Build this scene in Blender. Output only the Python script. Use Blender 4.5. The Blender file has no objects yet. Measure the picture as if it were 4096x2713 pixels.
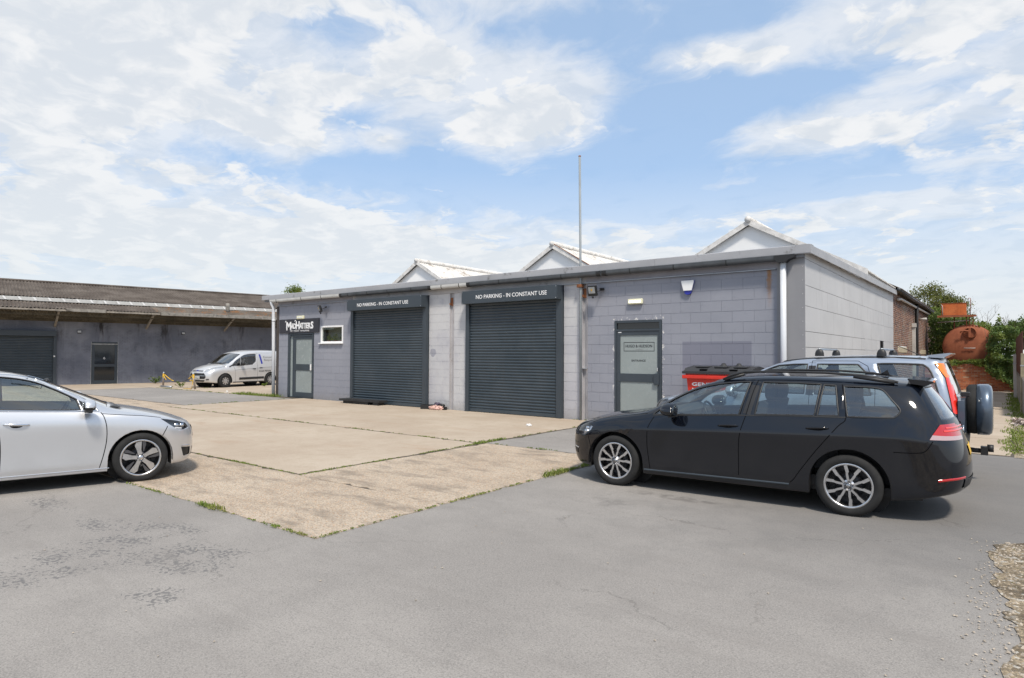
import bpy, bmesh, math, random
from mathutils import Vector, Matrix
from mathutils.bvhtree import BVHTree
R = math.radians
random.seed(7)
SC = bpy.context.scene
COL = SC.collection

# ------------------------------------------------------------------ camera
CAM_H = 1.66
_yaw, _pit, _rol = R(37.654), R(1.380), R(0.270)
F = Vector((-math.sin(_yaw)*math.cos(_pit), math.cos(_yaw)*math.cos(_pit), math.sin(_pit)))
_r = Vector((math.cos(_yaw), math.sin(_yaw), 0)); _u = _r.cross(F)
RT = _r*math.cos(_rol) + _u*math.sin(_rol); UP = -_r*math.sin(_rol) + _u*math.cos(_rol)
cd = bpy.data.cameras.new('camera'); cam = bpy.data.objects.new('camera', cd); COL.objects.link(cam)
cd.sensor_fit = 'HORIZONTAL'; cd.sensor_width = 36.0; cd.lens = 22.326; cd.clip_end = 3000; cd.clip_start = 0.05
m = Matrix.Identity(4)
for i in range(3):
    m[i][0] = RT[i]; m[i][1] = UP[i]; m[i][2] = -F[i]
m[0][3], m[1][3], m[2][3] = 0, 0, CAM_H
cam.matrix_world = m
SC.camera = cam

# ------------------------------------------------------------------ node helpers
def nd(nt, t, props=None, **ins):
    n = nt.nodes.new(t)
    for k, v in (props or {}).items(): setattr(n, k, v)
    for k, v in ins.items():
        key = int(k[1:]) if (k[0] == 'i' and k[1:].isdigit()) else k.replace('_', ' ')
        s = n.inputs[key]
        if isinstance(v, bpy.types.NodeSocket): nt.links.new(v, s)
        else: s.default_value = v
    return n
def mth(nt, op, a, b=None, c=None, clamp=False):
    kw = {'i0': a}
    if b is not None: kw['i1'] = b
    if c is not None: kw['i2'] = c
    return nd(nt, 'ShaderNodeMath', {'operation': op, 'use_clamp': clamp}, **kw).outputs[0]
def vmt(nt, op, a, b=None, out=0):
    kw = {'i0': a}
    if b is not None: kw['i1'] = b
    return nd(nt, 'ShaderNodeVectorMath', {'operation': op}, **kw).outputs[out]
def mixc(nt, f, a, b, blend='MIX'):
    a = tuple(a)+(1,) if isinstance(a, (tuple, list)) and len(a) == 3 else a
    b = tuple(b)+(1,) if isinstance(b, (tuple, list)) and len(b) == 3 else b
    return nd(nt, 'ShaderNodeMix', {'data_type': 'RGBA', 'blend_type': blend}, i0=f, i6=a, i7=b).outputs[2]
def smooth(nt, x, lo, hi, a=0.0, b=1.0):
    return nd(nt, 'ShaderNodeMapRange', {'interpolation_type': 'SMOOTHSTEP'}, Value=x, From_Min=lo, From_Max=hi, To_Min=a, To_Max=b).outputs[0]
def noise(nt, vec, scale, detail=4.0, rough=.55, dist=0.0, out=0):
    return nd(nt, 'ShaderNodeTexNoise', None, Vector=vec, Scale=scale, Detail=detail, Roughness=rough, Distortion=dist).outputs[out]

# ------------------------------------------------------------------ world: sky with clouds, and the sun
SUN_EL, SUN_AZ = R(57), Vector((0.766, -0.643))      # the sun, veiled by thin cloud, stands behind the photographer
W = bpy.data.worlds.new('World'); SC.world = W; W.use_nodes = True
nt = W.node_tree; nt.nodes.clear()
sky = nd(nt, 'ShaderNodeTexSky', {'sky_type': 'NISHITA', 'sun_disc': False, 'sun_elevation': SUN_EL,
        'sun_rotation': math.atan2(SUN_AZ.x, SUN_AZ.y), 'air_density': 1.0, 'dust_density': 1.6, 'ozone_density': 1.6})
dirv = nd(nt, 'ShaderNodeTexCoord').outputs['Generated']
sep = nd(nt, 'ShaderNodeSeparateXYZ', None, i0=dirv)
dx, dy, dz = sep.outputs
zc = mth(nt, 'MAXIMUM', dz, 0.0)
den = mth(nt, 'ADD', zc, 0.16)
pl = nd(nt, 'ShaderNodeCombineXYZ', None, i0=mth(nt, 'DIVIDE', dx, den), i1=mth(nt, 'DIVIDE', dy, den), i2=0.0).outputs[0]
az = mth(nt, 'ARCTAN2', mth(nt, 'MULTIPLY', dx, -1.0), dy)
ae = nd(nt, 'ShaderNodeCombineXYZ', None, i0=az, i1=dz, i2=0.0).outputs[0]
CLOUD_MASSES = [  # azimuth, height, half-sizes, weight : where cloud gathers (+) and where the sky is clear (-)
    (.63, .360, .115, .045, .34), (.60, .395, .07, .025, .16), (.69, .330, .06, .028, .16),
    (.80, .42, .09, .032, .32), (1.00, .31, .07, .030, .30), (.92, .375, .09, .026, .24), (.86, .315, .035, .016, .28),
    (.23, .305, .12, .022, .20), (.06, .29, .12, .045, .24), (.35, .416, .09, .022, .20), (.27, .408, .04, .018, .16),
    (.02, .41, .14, .05, .22), (.16, .43, .05, .03, .1), (.12, .195, .22, .018, .16), (.30, .205, .06, .016, .14),
    (.45, .272, .025, .012, .16), (.30, .246, .07, .009, .12),
    (.85, .165, .36, .036, .26), (.60, .14, .6, .026, .20), (1.20, .15, .26, .055, .24),
    (1.32, .29, .22, .12, .27), (1.18, .41, .20, .08, .24), (1.35, .40, .18, .10, .22), (1.05, .47, .18, .05, .15),
    (.87, .275, .16, .026, -.20), (.50, .255, .20, .045, -.22), (.25, .255, .22, .03, -.16), (.40, .345, .10, .05, -.20),
    (.45, .46, .24, .035, -.14), (.20, .365, .12, .02, -.16), (.15, .225, .25, .014, -.12), (.65, .46, .10, .02, -.08),
    (1.12, .27, .08, .02, -.10), (.74, .295, .05, .025, -.14), (.90, .345, .05, .016, -.12), (.98, .44, .10, .025, -.10), (.50, .40, .10, .05, -.12), (.72, .39, .03, .02, -.10), (.50, .30, .09, .03, -.10), (.06, .14, .12, .02, -.10)]
bias = 0.0
for a0, h0, sa, sh, w in CLOUD_MASSES:
    d = vmt(nt, 'SUBTRACT', ae, (a0, h0, 0)); d = vmt(nt, 'MULTIPLY', d, (1/sa, 1/sh, 0))
    d2 = vmt(nt, 'DOT_PRODUCT', d, d, out=1)
    g = mth(nt, 'MULTIPLY', mth(nt, 'EXPONENT', mth(nt, 'MULTIPLY', d2, -1.0)), w)
    bias = g if isinstance(bias, float) else mth(nt, 'ADD', bias, g)
warp = vmt(nt, 'SCALE', vmt(nt, 'SUBTRACT', noise(nt, pl, 3.0, 4, .55, out=1), (.5, .5, .5)), None)
warp.node.inputs['Scale'].default_value = 0.30
plw = vmt(nt, 'ADD', pl, warp)
n0 = noise(nt, plw, 1.2, 4, .5)
n1 = noise(nt, plw, 4.0, 12, .57)
n2 = noise(nt, plw, 11.0, 8, .60)
dens = mth(nt, 'ADD', mth(nt, 'ADD', mth(nt, 'MULTIPLY', n1, .62), mth(nt, 'MULTIPLY', n2, .16)), mth(nt, 'MULTIPLY', n0, .22))
dens = mth(nt, 'ADD', dens, mth(nt, 'MULTIPLY', bias, .62))
cl = smooth(nt, dens, .520, .625, 0.0, .90)                       # cumulus
ci = smooth(nt, mth(nt, 'ADD', noise(nt, vmt(nt, 'MULTIPLY', plw, (1.0, 1.6, 1.0)), 1.6, 9, .62), mth(nt, 'MULTIPLY', bias, .75)), .38, .64, 0.08, .70)   # thin high veil
haze = smooth(nt, dz, .34, .02, 0.0, .88)
cov = mth(nt, 'MAXIMUM', mth(nt, 'MAXIMUM', cl, ci), haze)
rel = vmt(nt, 'ADD', plw, (.045, .060, 0))                         # light falls in from the sun's side
d2_ = mth(nt, 'SUBTRACT', noise(nt, rel, 4.0, 8, .57), n1)
shade = smooth(nt, mth(nt, 'ADD', mth(nt, 'MULTIPLY', d2_, 1.3), mth(nt, 'MULTIPLY', dens, .55)), .22, .48)
ccol = mixc(nt, shade, (1.0, .995, .985), (.80, .835, .875))
ccol = mixc(nt, smooth(nt, dz, .32, .0, 0, .8), ccol, (.87, .905, .92))
skyc = mixc(nt, .55, mixc(nt, 1.0, sky.outputs[0], (.15, .162, .18), 'MULTIPLY'), (.45, .665, .935))
bg1 = nd(nt, 'ShaderNodeBackground', None, Color=skyc, Strength=1.0)
bg2 = nd(nt, 'ShaderNodeBackground', None, Color=ccol, Strength=.95)
mx = nd(nt, 'ShaderNodeMixShader', None, i0=cov, i1=bg1.outputs[0], i2=bg2.outputs[0])
nd(nt, 'ShaderNodeOutputWorld', None, Surface=mx.outputs[0])
sd = bpy.data.lights.new('sun', 'SUN'); sd.energy = 4.1; sd.angle = R(7); sd.color = (1, .92, .81)
sun = bpy.data.objects.new('sun', sd); COL.objects.link(sun)
_sd = Vector((SUN_AZ.x*math.cos(SUN_EL), SUN_AZ.y*math.cos(SUN_EL), math.sin(SUN_EL)))
sun.rotation_euler = _sd.to_track_quat('Z', 'Y').to_euler(); sun.location = (-20, -25, 40)
vs = SC.view_settings
SC.display_settings.display_device = 'sRGB'
vs.view_transform = 'Standard'; vs.look = 'None'; vs.gamma = 1.0; vs.exposure = 0.0; vs.use_curve_mapping = False

# ------------------------------------------------------------------ object helpers
def tag(o, label=None, cat=None, group=None, kind=None):
    if label: o['label'] = label
    if cat: o['category'] = cat
    if group: o['group'] = group
    if kind: o['kind'] = kind
    return o
def setp(o, parent, world=True):
    if parent is not None:
        o.parent = parent
        if world: o.matrix_parent_inverse = pinv(parent)
def pinv(p):
    mm = Matrix.Identity(4); q = p
    while q is not None:
        mm = (q.matrix_parent_inverse if q.parent else Matrix.Identity(4)) @ q.matrix_basis @ mm; q = q.parent
    return mm.inverted()
def thing(name, label, cat, loc=(0, 0, 0), rz=0.0, group=None):
    o = bpy.data.objects.new(name, None); COL.objects.link(o); o.empty_display_size = .2
    o.location = loc; o.rotation_euler = (0, 0, rz)
    return tag(o, label, cat, group)
def link(name, me, mat=None, parent=None, world=True, smooth_=False):
    o = bpy.data.objects.new(name, me); COL.objects.link(o)
    if mat is not None and len(me.materials) == 0: me.materials.append(mat)
    if smooth_: me.shade_smooth()
    setp(o, parent, world)
    return o
def copy_tree(o, parent=None):
    c = o.copy(); COL.objects.link(c)
    if parent is not None: c.parent = parent
    for ch in o.children: copy_tree(ch, c)
    return c
class MB:
    """collects simple solids into one mesh"""
    def __init__(s): s.v = []; s.f = []; s.sm = []
    def add(s, vs_, fs, sm=False):
        o = len(s.v); s.v += [tuple(q) for q in vs_]
        for f in fs: s.f.append(tuple(i+o for i in f)); s.sm.append(sm)
        return s
    def box(s, x0, x1, y0, y1, z0, z1, bev=0.0):
        if bev <= 0:
            v = [(x, y, z) for z in (z0, z1) for y in (y0, y1) for x in (x0, x1)]
            return s.add(v, [(0, 2, 3, 1), (4, 5, 7, 6), (0, 1, 5, 4), (2, 6, 7, 3), (0, 4, 6, 2), (1, 3, 7, 5)])
        bm = bmesh.new(); bmesh.ops.create_cube(bm, size=1)
        for q in bm.verts: q.co = ((x0+x1)/2+q.co.x*(x1-x0), (y0+y1)/2+q.co.y*(y1-y0), (z0+z1)/2+q.co.z*(z1-z0))
        bmesh.ops.bevel(bm, geom=bm.edges[:], offset=bev, segments=2, affect='EDGES', profile=.5)
        return s.bm(bm)
    def bm(s, bm, mat=None, sm=False):
        bm.verts.ensure_lookup_table(); bm.verts.index_update()
        vs_ = [(mat @ q.co if mat else q.co) for q in bm.verts]
        s.add([tuple(q) for q in vs_], [[q.index for q in f.verts] for f in bm.faces], sm); bm.free(); return s
    def tube(s, pts, r, seg=10, cap=True, r2=None):
        pts = [Vector(q) for q in pts]; n = len(pts); rings = []
        up = Vector((0, 0, 1))
        for i, q in enumerate(pts):
            t = (pts[min(i+1, n-1)]-pts[max(i-1, 0)]).normalized()
            a = t.cross(up) if abs(t.dot(up)) < .95 else t.cross(Vector((1, 0, 0)))
            a.normalize(); b = t.cross(a)
            rr = r if r2 is None else r+(r2-r)*i/max(1, n-1)
            rings.append([q+(a*math.cos(2*math.pi*k/seg)+b*math.sin(2*math.pi*k/seg))*rr for k in range(seg)])
        v = [w for ring in rings for w in ring]
        fs = [(i*seg+k, i*seg+(k+1) % seg, (i+1)*seg+(k+1) % seg, (i+1)*seg+k) for i in range(n-1) for k in range(seg)]
        if cap: fs += [tuple(range(seg))[::-1], tuple((n-1)*seg+k for k in range(seg))]
        return s.add(v, fs, True)
    def prism(s, poly, axis, a, b, sm=False):
        """extrude a 2d polygon; axis 'x': (y,z), 'y': (x,z), 'z': (x,y)"""
        def p3(q, t): return {'x': (t, q[0], q[1]), 'y': (q[0], t, q[1]), 'z': (q[0], q[1], t)}[axis]
        n = len(poly); v = [p3(q, a) for q in poly]+[p3(q, b) for q in poly]
        return s.add(v, [tuple(range(n))[::-1], tuple(range(n, 2*n))]+[(i, (i+1) % n, n+(i+1) % n, n+i) for i in range(n)], sm)
    def lathe(s, prof, axis='y', seg=32, c=(0, 0, 0), sm=True, close=False):
        """prof: list of (r, h) turned round an axis through c"""
        v = []; n = len(prof)
        for k in range(seg):
            a = 2*math.pi*k/seg
            for r_, h_ in prof:
                ca, sa = r_*math.cos(a), r_*math.sin(a)
                q = {'y': (ca, h_, sa), 'z': (ca, sa, h_), 'x': (h_, ca, sa)}[axis]
                v.append((q[0]+c[0], q[1]+c[1], q[2]+c[2]))
        fs = [(k*n+i, k*n+i+1, ((k+1) % seg)*n+i+1, ((k+1) % seg)*n+i) for k in range(seg) for i in range(n-1)]
        return s.add(v, fs, sm)
    def mesh(s, name, recalc=True):
        me = bpy.data.meshes.new(name); me.from_pydata(s.v, [], s.f); me.update()
        if recalc:
            bm = bmesh.new(); bm.from_mesh(me); bmesh.ops.recalc_face_normals(bm, faces=bm.faces[:]); bm.to_mesh(me); bm.free()
        me.polygons.foreach_set('use_smooth', s.sm if len(s.sm) == len(me.polygons) else [False]*len(me.polygons))
        return me
    def build(s, name, mat, parent=None, world=True, **kw):
        return link(name, s.mesh(name, kw.pop('recalc', True)), mat, parent, world)
def box(name, mat, parent, x0, x1, y0, y1, z0, z1, bev=0.0, world=True):
    return MB().box(x0, x1, y0, y1, z0, z1, bev).build(name, mat, parent, world)
def text_mesh(txt, size, extrude=.002, offset=0.0, sx=1.0, align='LEFT', spacing=1.0):
    c = bpy.data.curves.new('txt', 'FONT'); c.body = txt; c.size = size; c.extrude = extrude; c.offset = offset
    c.align_x = align; c.space_character = spacing; c.resolution_u = 3
    o = bpy.data.objects.new('txt', c); COL.objects.link(o)
    me = bpy.data.meshes.new_from_object(o.evaluated_get(bpy.context.evaluated_depsgraph_get()))
    bpy.data.objects.remove(o); bpy.data.curves.remove(c)
    if sx != 1.0:
        for q in me.vertices: q.co.x *= sx
    return me
def fit_text(me, width, height=None):
    xs = [q.co.x for q in me.vertices]; ys = [q.co.y for q in me.vertices]
    x0, w = min(xs), max(xs)-min(xs); y0, h = min(ys), max(ys)-min(ys)
    for q in me.vertices:
        q.co.x = (q.co.x-x0)*width/w
        q.co.y = (q.co.y-y0)*(height/h if height else width/w)
    return me
# lettering on a wall that faces -Y : local x -> world x, local y -> world z
def wall_text(name, txt, x0, x1, z0, z1, y, mat, parent, bold=.0, world=True):
    me = fit_text(text_mesh(txt, .2, .0015, bold), x1-x0, z1-z0)
    for q in me.vertices: q.co = Vector((x0+q.co.x, y-.001-q.co.z, z0+q.co.y))
    for part in words(me, len(txt.split())): o = link(name, part, mat, parent, world)
    return o
def words(me, n):
    """split a text mesh at its n-1 widest gaps along x"""
    if n < 2: return [me]
    bm = bmesh.new(); bm.from_mesh(me); seen = set(); ext = []
    for v in bm.verts:
        if v in seen: continue
        st_ = [v]; comp = []; seen.add(v)
        while st_:
            w = st_.pop(); comp.append(w)
            for e in w.link_edges:
                u = e.other_vert(w)
                if u not in seen: seen.add(u); st_.append(u)
        ext.append((min(w.co.x for w in comp), max(w.co.x for w in comp)))
    ext.sort(); gaps = []; hi = ext[0][1]
    for a, b in ext[1:]:
        gaps.append((a-hi, (a+hi)/2)); hi = max(hi, b)
    cuts = sorted(g[1] for g in sorted(gaps)[-(n-1):]); out = []
    for lo_, hi_ in zip([-1e9]+cuts, cuts+[1e9]):
        b2 = bm.copy(); bmesh.ops.delete(b2, geom=[v for v in b2.verts if not lo_ < v.co.x <= hi_], context='VERTS')
        m2 = bpy.data.meshes.new(me.name); b2.to_mesh(m2); b2.free(); out.append(m2)
    bm.free(); return out

def inpoly(p, poly):
    x, y = p; c = False; n = len(poly); j = n-1
    for i in range(n):
        xi, yi = poly[i]; xj, yj = poly[j]
        if (yi > y) != (yj > y) and x < (xj-xi)*(y-yi)/(yj-yi)+xi: c = not c
        j = i
    return c
def ellip(c, r, seg=16, rings=10, pw=1.0):
    bm = bmesh.new(); bmesh.ops.create_uvsphere(bm, u_segments=seg, v_segments=rings, radius=1)
    for q in bm.verts:
        s = [math.copysign(abs(t)**pw, t) for t in q.co]
        q.co = (c[0]+s[0]*r[0], c[1]+s[1]*r[1], c[2]+s[2]*r[2])
    return bm

# ------------------------------------------------------------------ materials
def newmat(name):
    mt = bpy.data.materials.new(name); mt.use_nodes = True
    nt = mt.node_tree; b = nt.nodes['Principled BSDF']
    return mt, nt, b
def pos(nt): return nd(nt, 'ShaderNodeNewGeometry').outputs['Position']
def setb(nt, b, **kw):
    for k, v in kw.items():
        s = b.inputs[k.replace('_', ' ')]
        if isinstance(v, bpy.types.NodeSocket): nt.links.new(v, s)
        else: s.default_value = tuple(v)+(1,) if isinstance(v, tuple) and len(v) == 3 else v
def bumpn(nt, b, h, strength=.3, dist=.01):
    n = nd(nt, 'ShaderNodeBump', None, Strength=strength, Distance=dist, Height=h)
    nt.links.new(n.outputs[0], b.inputs['Normal'])
def pbr(name, col, rough=.6, metal=0.0, coat=0.0, var=0.0, vs_=3.0, bump=0.0, bs=60.0, spec=.5, dirt=None, objc=False, rv=0.0):
    mt, nt, b = newmat(name)
    p = nd(nt, 'ShaderNodeTexCoord').outputs['Object'] if objc else pos(nt)
    c = tuple(col)+(1,)
    if var > 0:
        n = noise(nt, p, vs_, 6, .6)
        f = nd(nt, 'ShaderNodeMapRange', None, Value=n, From_Min=.3, From_Max=.7, To_Min=1-var, To_Max=1+var).outputs[0]
        c = vmt(nt, 'SCALE', tuple(col)); c.node.inputs['Scale'].default_value = 1; nt.links.new(f, c.node.inputs['Scale'])
    if dirt:
        dcol, amt, sc = dirt
        c = mixc(nt, smooth(nt, noise(nt, p, sc, 8, .65), .62-amt, .72), c, dcol)
    setb(nt, b, Base_Color=c, Roughness=rough, Metallic=metal, Specular_IOR_Level=spec)
    if rv > 0:
        rr = nd(nt, 'ShaderNodeMapRange', None, Value=noise(nt, p, vs_*2, 5, .6), From_Min=.3, From_Max=.7, To_Min=max(.02, rough-rv), To_Max=min(1, rough+rv)).outputs[0]
        setb(nt, b, Roughness=rr)
    if coat > 0: setb(nt, b, Coat_Weight=coat, Coat_Roughness=.03)
    if bump > 0: bumpn(nt, b, noise(nt, p, bs, 3, .6), bump, .01)
    return mt
M = {}
M['black'] = pbr('black plastic', (.016, .016, .017), .5, var=.2)
M['rubber'] = pbr('tyre rubber', (.022, .022, .022), .85, var=.25, vs_=9, spec=.3)
M['seam'] = pbr('panel gap', (.004, .004, .005), .9, spec=.1)
M['darkgrey'] = pbr('dark grey coated steel', (.040, .052, .064), .42, var=.10, vs_=1.5, rv=.08)
def mat_slat():
    mt, nt, b = newmat('slate grey shutter steel'); p = pos(nt)
    c = mixc(nt, smooth(nt, noise(nt, p, 1.2, 6, .6), .35, .7), (.036, .052, .066), (.052, .068, .082))
    c = mixc(nt, smooth(nt, noise(nt, vmt(nt, 'MULTIPLY', p, (1, 1, .25)), 5, 6, .7), .55, .75, 0, .30), c, (.10, .10, .10))
    c = mixc(nt, smooth(nt, noise(nt, p, 13, 4, .7), .725, .74, 0, .8), c, (.45, .45, .45))
    setb(nt, b, Base_Color=c, Roughness=nd(nt, 'ShaderNodeMapRange', None, Value=noise(nt, p, 3, 5, .6), From_Min=.3, From_Max=.7, To_Min=.28, To_Max=.5).outputs[0]); return mt
M['slat'] = mat_slat() if True else pbr('slate grey shutter steel', (.046, .060, .073), .36, var=.12, vs_=2.5, rv=.1, dirt=((.12, .12, .12), .02, 9))
M['white'] = pbr('white plastic', (.80, .80, .79), .4, var=.04)
M['cream'] = pbr('cream lamp plastic', (.72, .70, .50), .35)
M['chrome'] = pbr('chrome', (.75, .76, .78), .12, 1.0)
M['lampwhite'] = pbr('lamp reflector', (.55, .56, .57), .25, .4, var=.3, vs_=14)
M['mirror'] = pbr('mirror glass', (.30, .33, .34), .05, 1.0)
M['alloy'] = pbr('machined alloy', (.62, .62, .63), .28, 1.0, var=.12, vs_=20)
M['alloydark'] = pbr('dark alloy', (.035, .035, .038), .4, .6)
M['alloygrey'] = pbr('grey alloy', (.13, .13, .14), .35, .8)
M['steel'] = pbr('galvanised steel', (.40, .43, .46), .45, .75, var=.15, vs_=4)
M['rust'] = pbr('rust', (.20, .075, .03), .9, var=.4, vs_=12, bump=.4, bs=80)
M['seat'] = pbr('seat cloth', (.050, .052, .056), .9)
M['trim'] = pbr('grey trim', (.26, .27, .27), .8)
M['signblack'] = pbr('black sign board', (.028, .028, .036), .5, var=.1)
M['letter'] = pbr('white lettering', (.82, .82, .82), .5)
M['letterdark'] = pbr('dark lettering', (.02, .022, .024), .5)
M['lettergrey'] = pbr('grey lettering', (.16, .16, .17), .5)
M['pipegrey'] = pbr('pale grey pvc', (.62, .64, .67), .38, var=.06, vs_=2)
M['pipedark'] = pbr('dark weathered gutter', (.060, .066, .072), .5, var=.35, vs_=3)
M['gutwhite'] = pbr('white gutter', (.52, .52, .50), .5, var=.10, vs_=3, dirt=((.20, .19, .17), .03, 5))
M['fascia'] = pbr('grey metal roof trim', (.36, .36, .37), .5, .15, var=.10, vs_=1.2, dirt=((.16, .155, .15), .02, 3))
M['blue'] = pbr('blue plastic', (.02, .03, .32), .3)
M['yellow'] = pbr('yellow tape', (.66, .40, .03), .6, var=.15, vs_=20)
M['plate'] = pbr('number plate', (.75, .75, .72), .4)
M['lampglass'] = None

def glassmat(name, tint=(.80, .86, .85), refl=1.0, rough=.0, base=.03):
    mt = bpy.data.materials.new(name); mt.use_nodes = True; nt = mt.node_tree; nt.nodes.clear()
    bf = nd(nt, 'ShaderNodeNewGeometry').outputs['Backfacing']
    fr = nd(nt, 'ShaderNodeFresnel', None, IOR=mth(nt, 'ADD', 1.5, mth(nt, 'MULTIPLY', bf, -.8333))).outputs[0]
    f = mth(nt, 'MULTIPLY', fr, refl, clamp=True)
    f = mth(nt, 'ADD', f, base, clamp=True)
    t = nd(nt, 'ShaderNodeBsdfTransparent', None, Color=tuple(tint)+(1,))
    g = nd(nt, 'ShaderNodeBsdfGlossy', None, Color=(1, 1, 1, 1), Roughness=rough)
    mx = nd(nt, 'ShaderNodeMixShader', None, i0=f, i1=t.outputs[0], i2=g.outputs[0])
    nd(nt, 'ShaderNodeOutputMaterial', None, Surface=mx.outputs[0]); return mt
M['glass'] = glassmat('car glass', (.74, .82, .80), 1.8, 0.0, .07)
M['clear'] = glassmat('clear lens', (.93, .94, .95), 1.2)
M['pane'] = glassmat('window pane', (.80, .84, .83), 1.5, 0.0, .08)
M['frost'] = pbr('frosted glass', (.27, .305, .30), .25, var=.06, vs_=2, spec=.6, rv=.08)
M['darkglass'] = pbr('dark glass', (.010, .012, .014), .05, spec=.7)
def lampmat(name, col, rough=.12):
    mt, nt, b = newmat(name); p = pos(nt)
    setb(nt, b, Base_Color=tuple(col)+(1,), Roughness=rough, Coat_Weight=1.0, Coat_Roughness=.02, Subsurface_Weight=.0); return mt
M['redlamp'] = lampmat('red lamp', (.42, .008, .008)); M['redlite'] = lampmat('bright red lamp', (.75, .03, .015)); M['orange'] = lampmat('amber lamp', (.80, .20, .01))
M['whitelamp'] = lampmat('white lamp', (.42, .30, .31))
def carpaint(name, col, metal, rough, ior=1.5, cr=.10, dirt=.10):
    mt, nt, b = newmat(name)
    p = nd(nt, 'ShaderNodeTexCoord').outputs['Object']
    d = noise(nt, p, 3, 6, .65)
    sx = nd(nt, 'ShaderNodeSeparateXYZ', None, i0=p).outputs[2]
    dust = mth(nt, 'MULTIPLY', smooth(nt, sx, .75, .15), smooth(nt, d, .35, .75), clamp=True)
    c = mixc(nt, mth(nt, 'MULTIPLY', dust, dirt), col, (.16, .145, .125))
    setb(nt, b, Base_Color=c, Metallic=metal, Roughness=rough, Specular_IOR_Level=.0, Coat_Weight=1.0, Coat_IOR=ior, Coat_Roughness=nd(nt, 'ShaderNodeMapRange', None, Value=dust, To_Min=cr, To_Max=cr+.08).outputs[0])
    bumpn(nt, b, noise(nt, p, 900, 2, .5), .012, .001)
    return mt
M['paint_dark'] = carpaint('near black metallic paint', (.0028, .0042, .0080), .0, .4, 1.60, .06, .03)
M['paint_silver'] = carpaint('bright silver paint', (.66, .67, .69), .72, .34, 1.5, .05)
M['paint_blue'] = carpaint('pale blue silver paint', (.36, .405, .475), .6, .33, 1.5, .05)
M['paint_slate'] = carpaint('slate blue paint', (.10, .13, .17), .6, .33)
M['paint_van'] = carpaint('warm silver paint', (.64, .64, .64), .5, .35, 1.5, .06)
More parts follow.
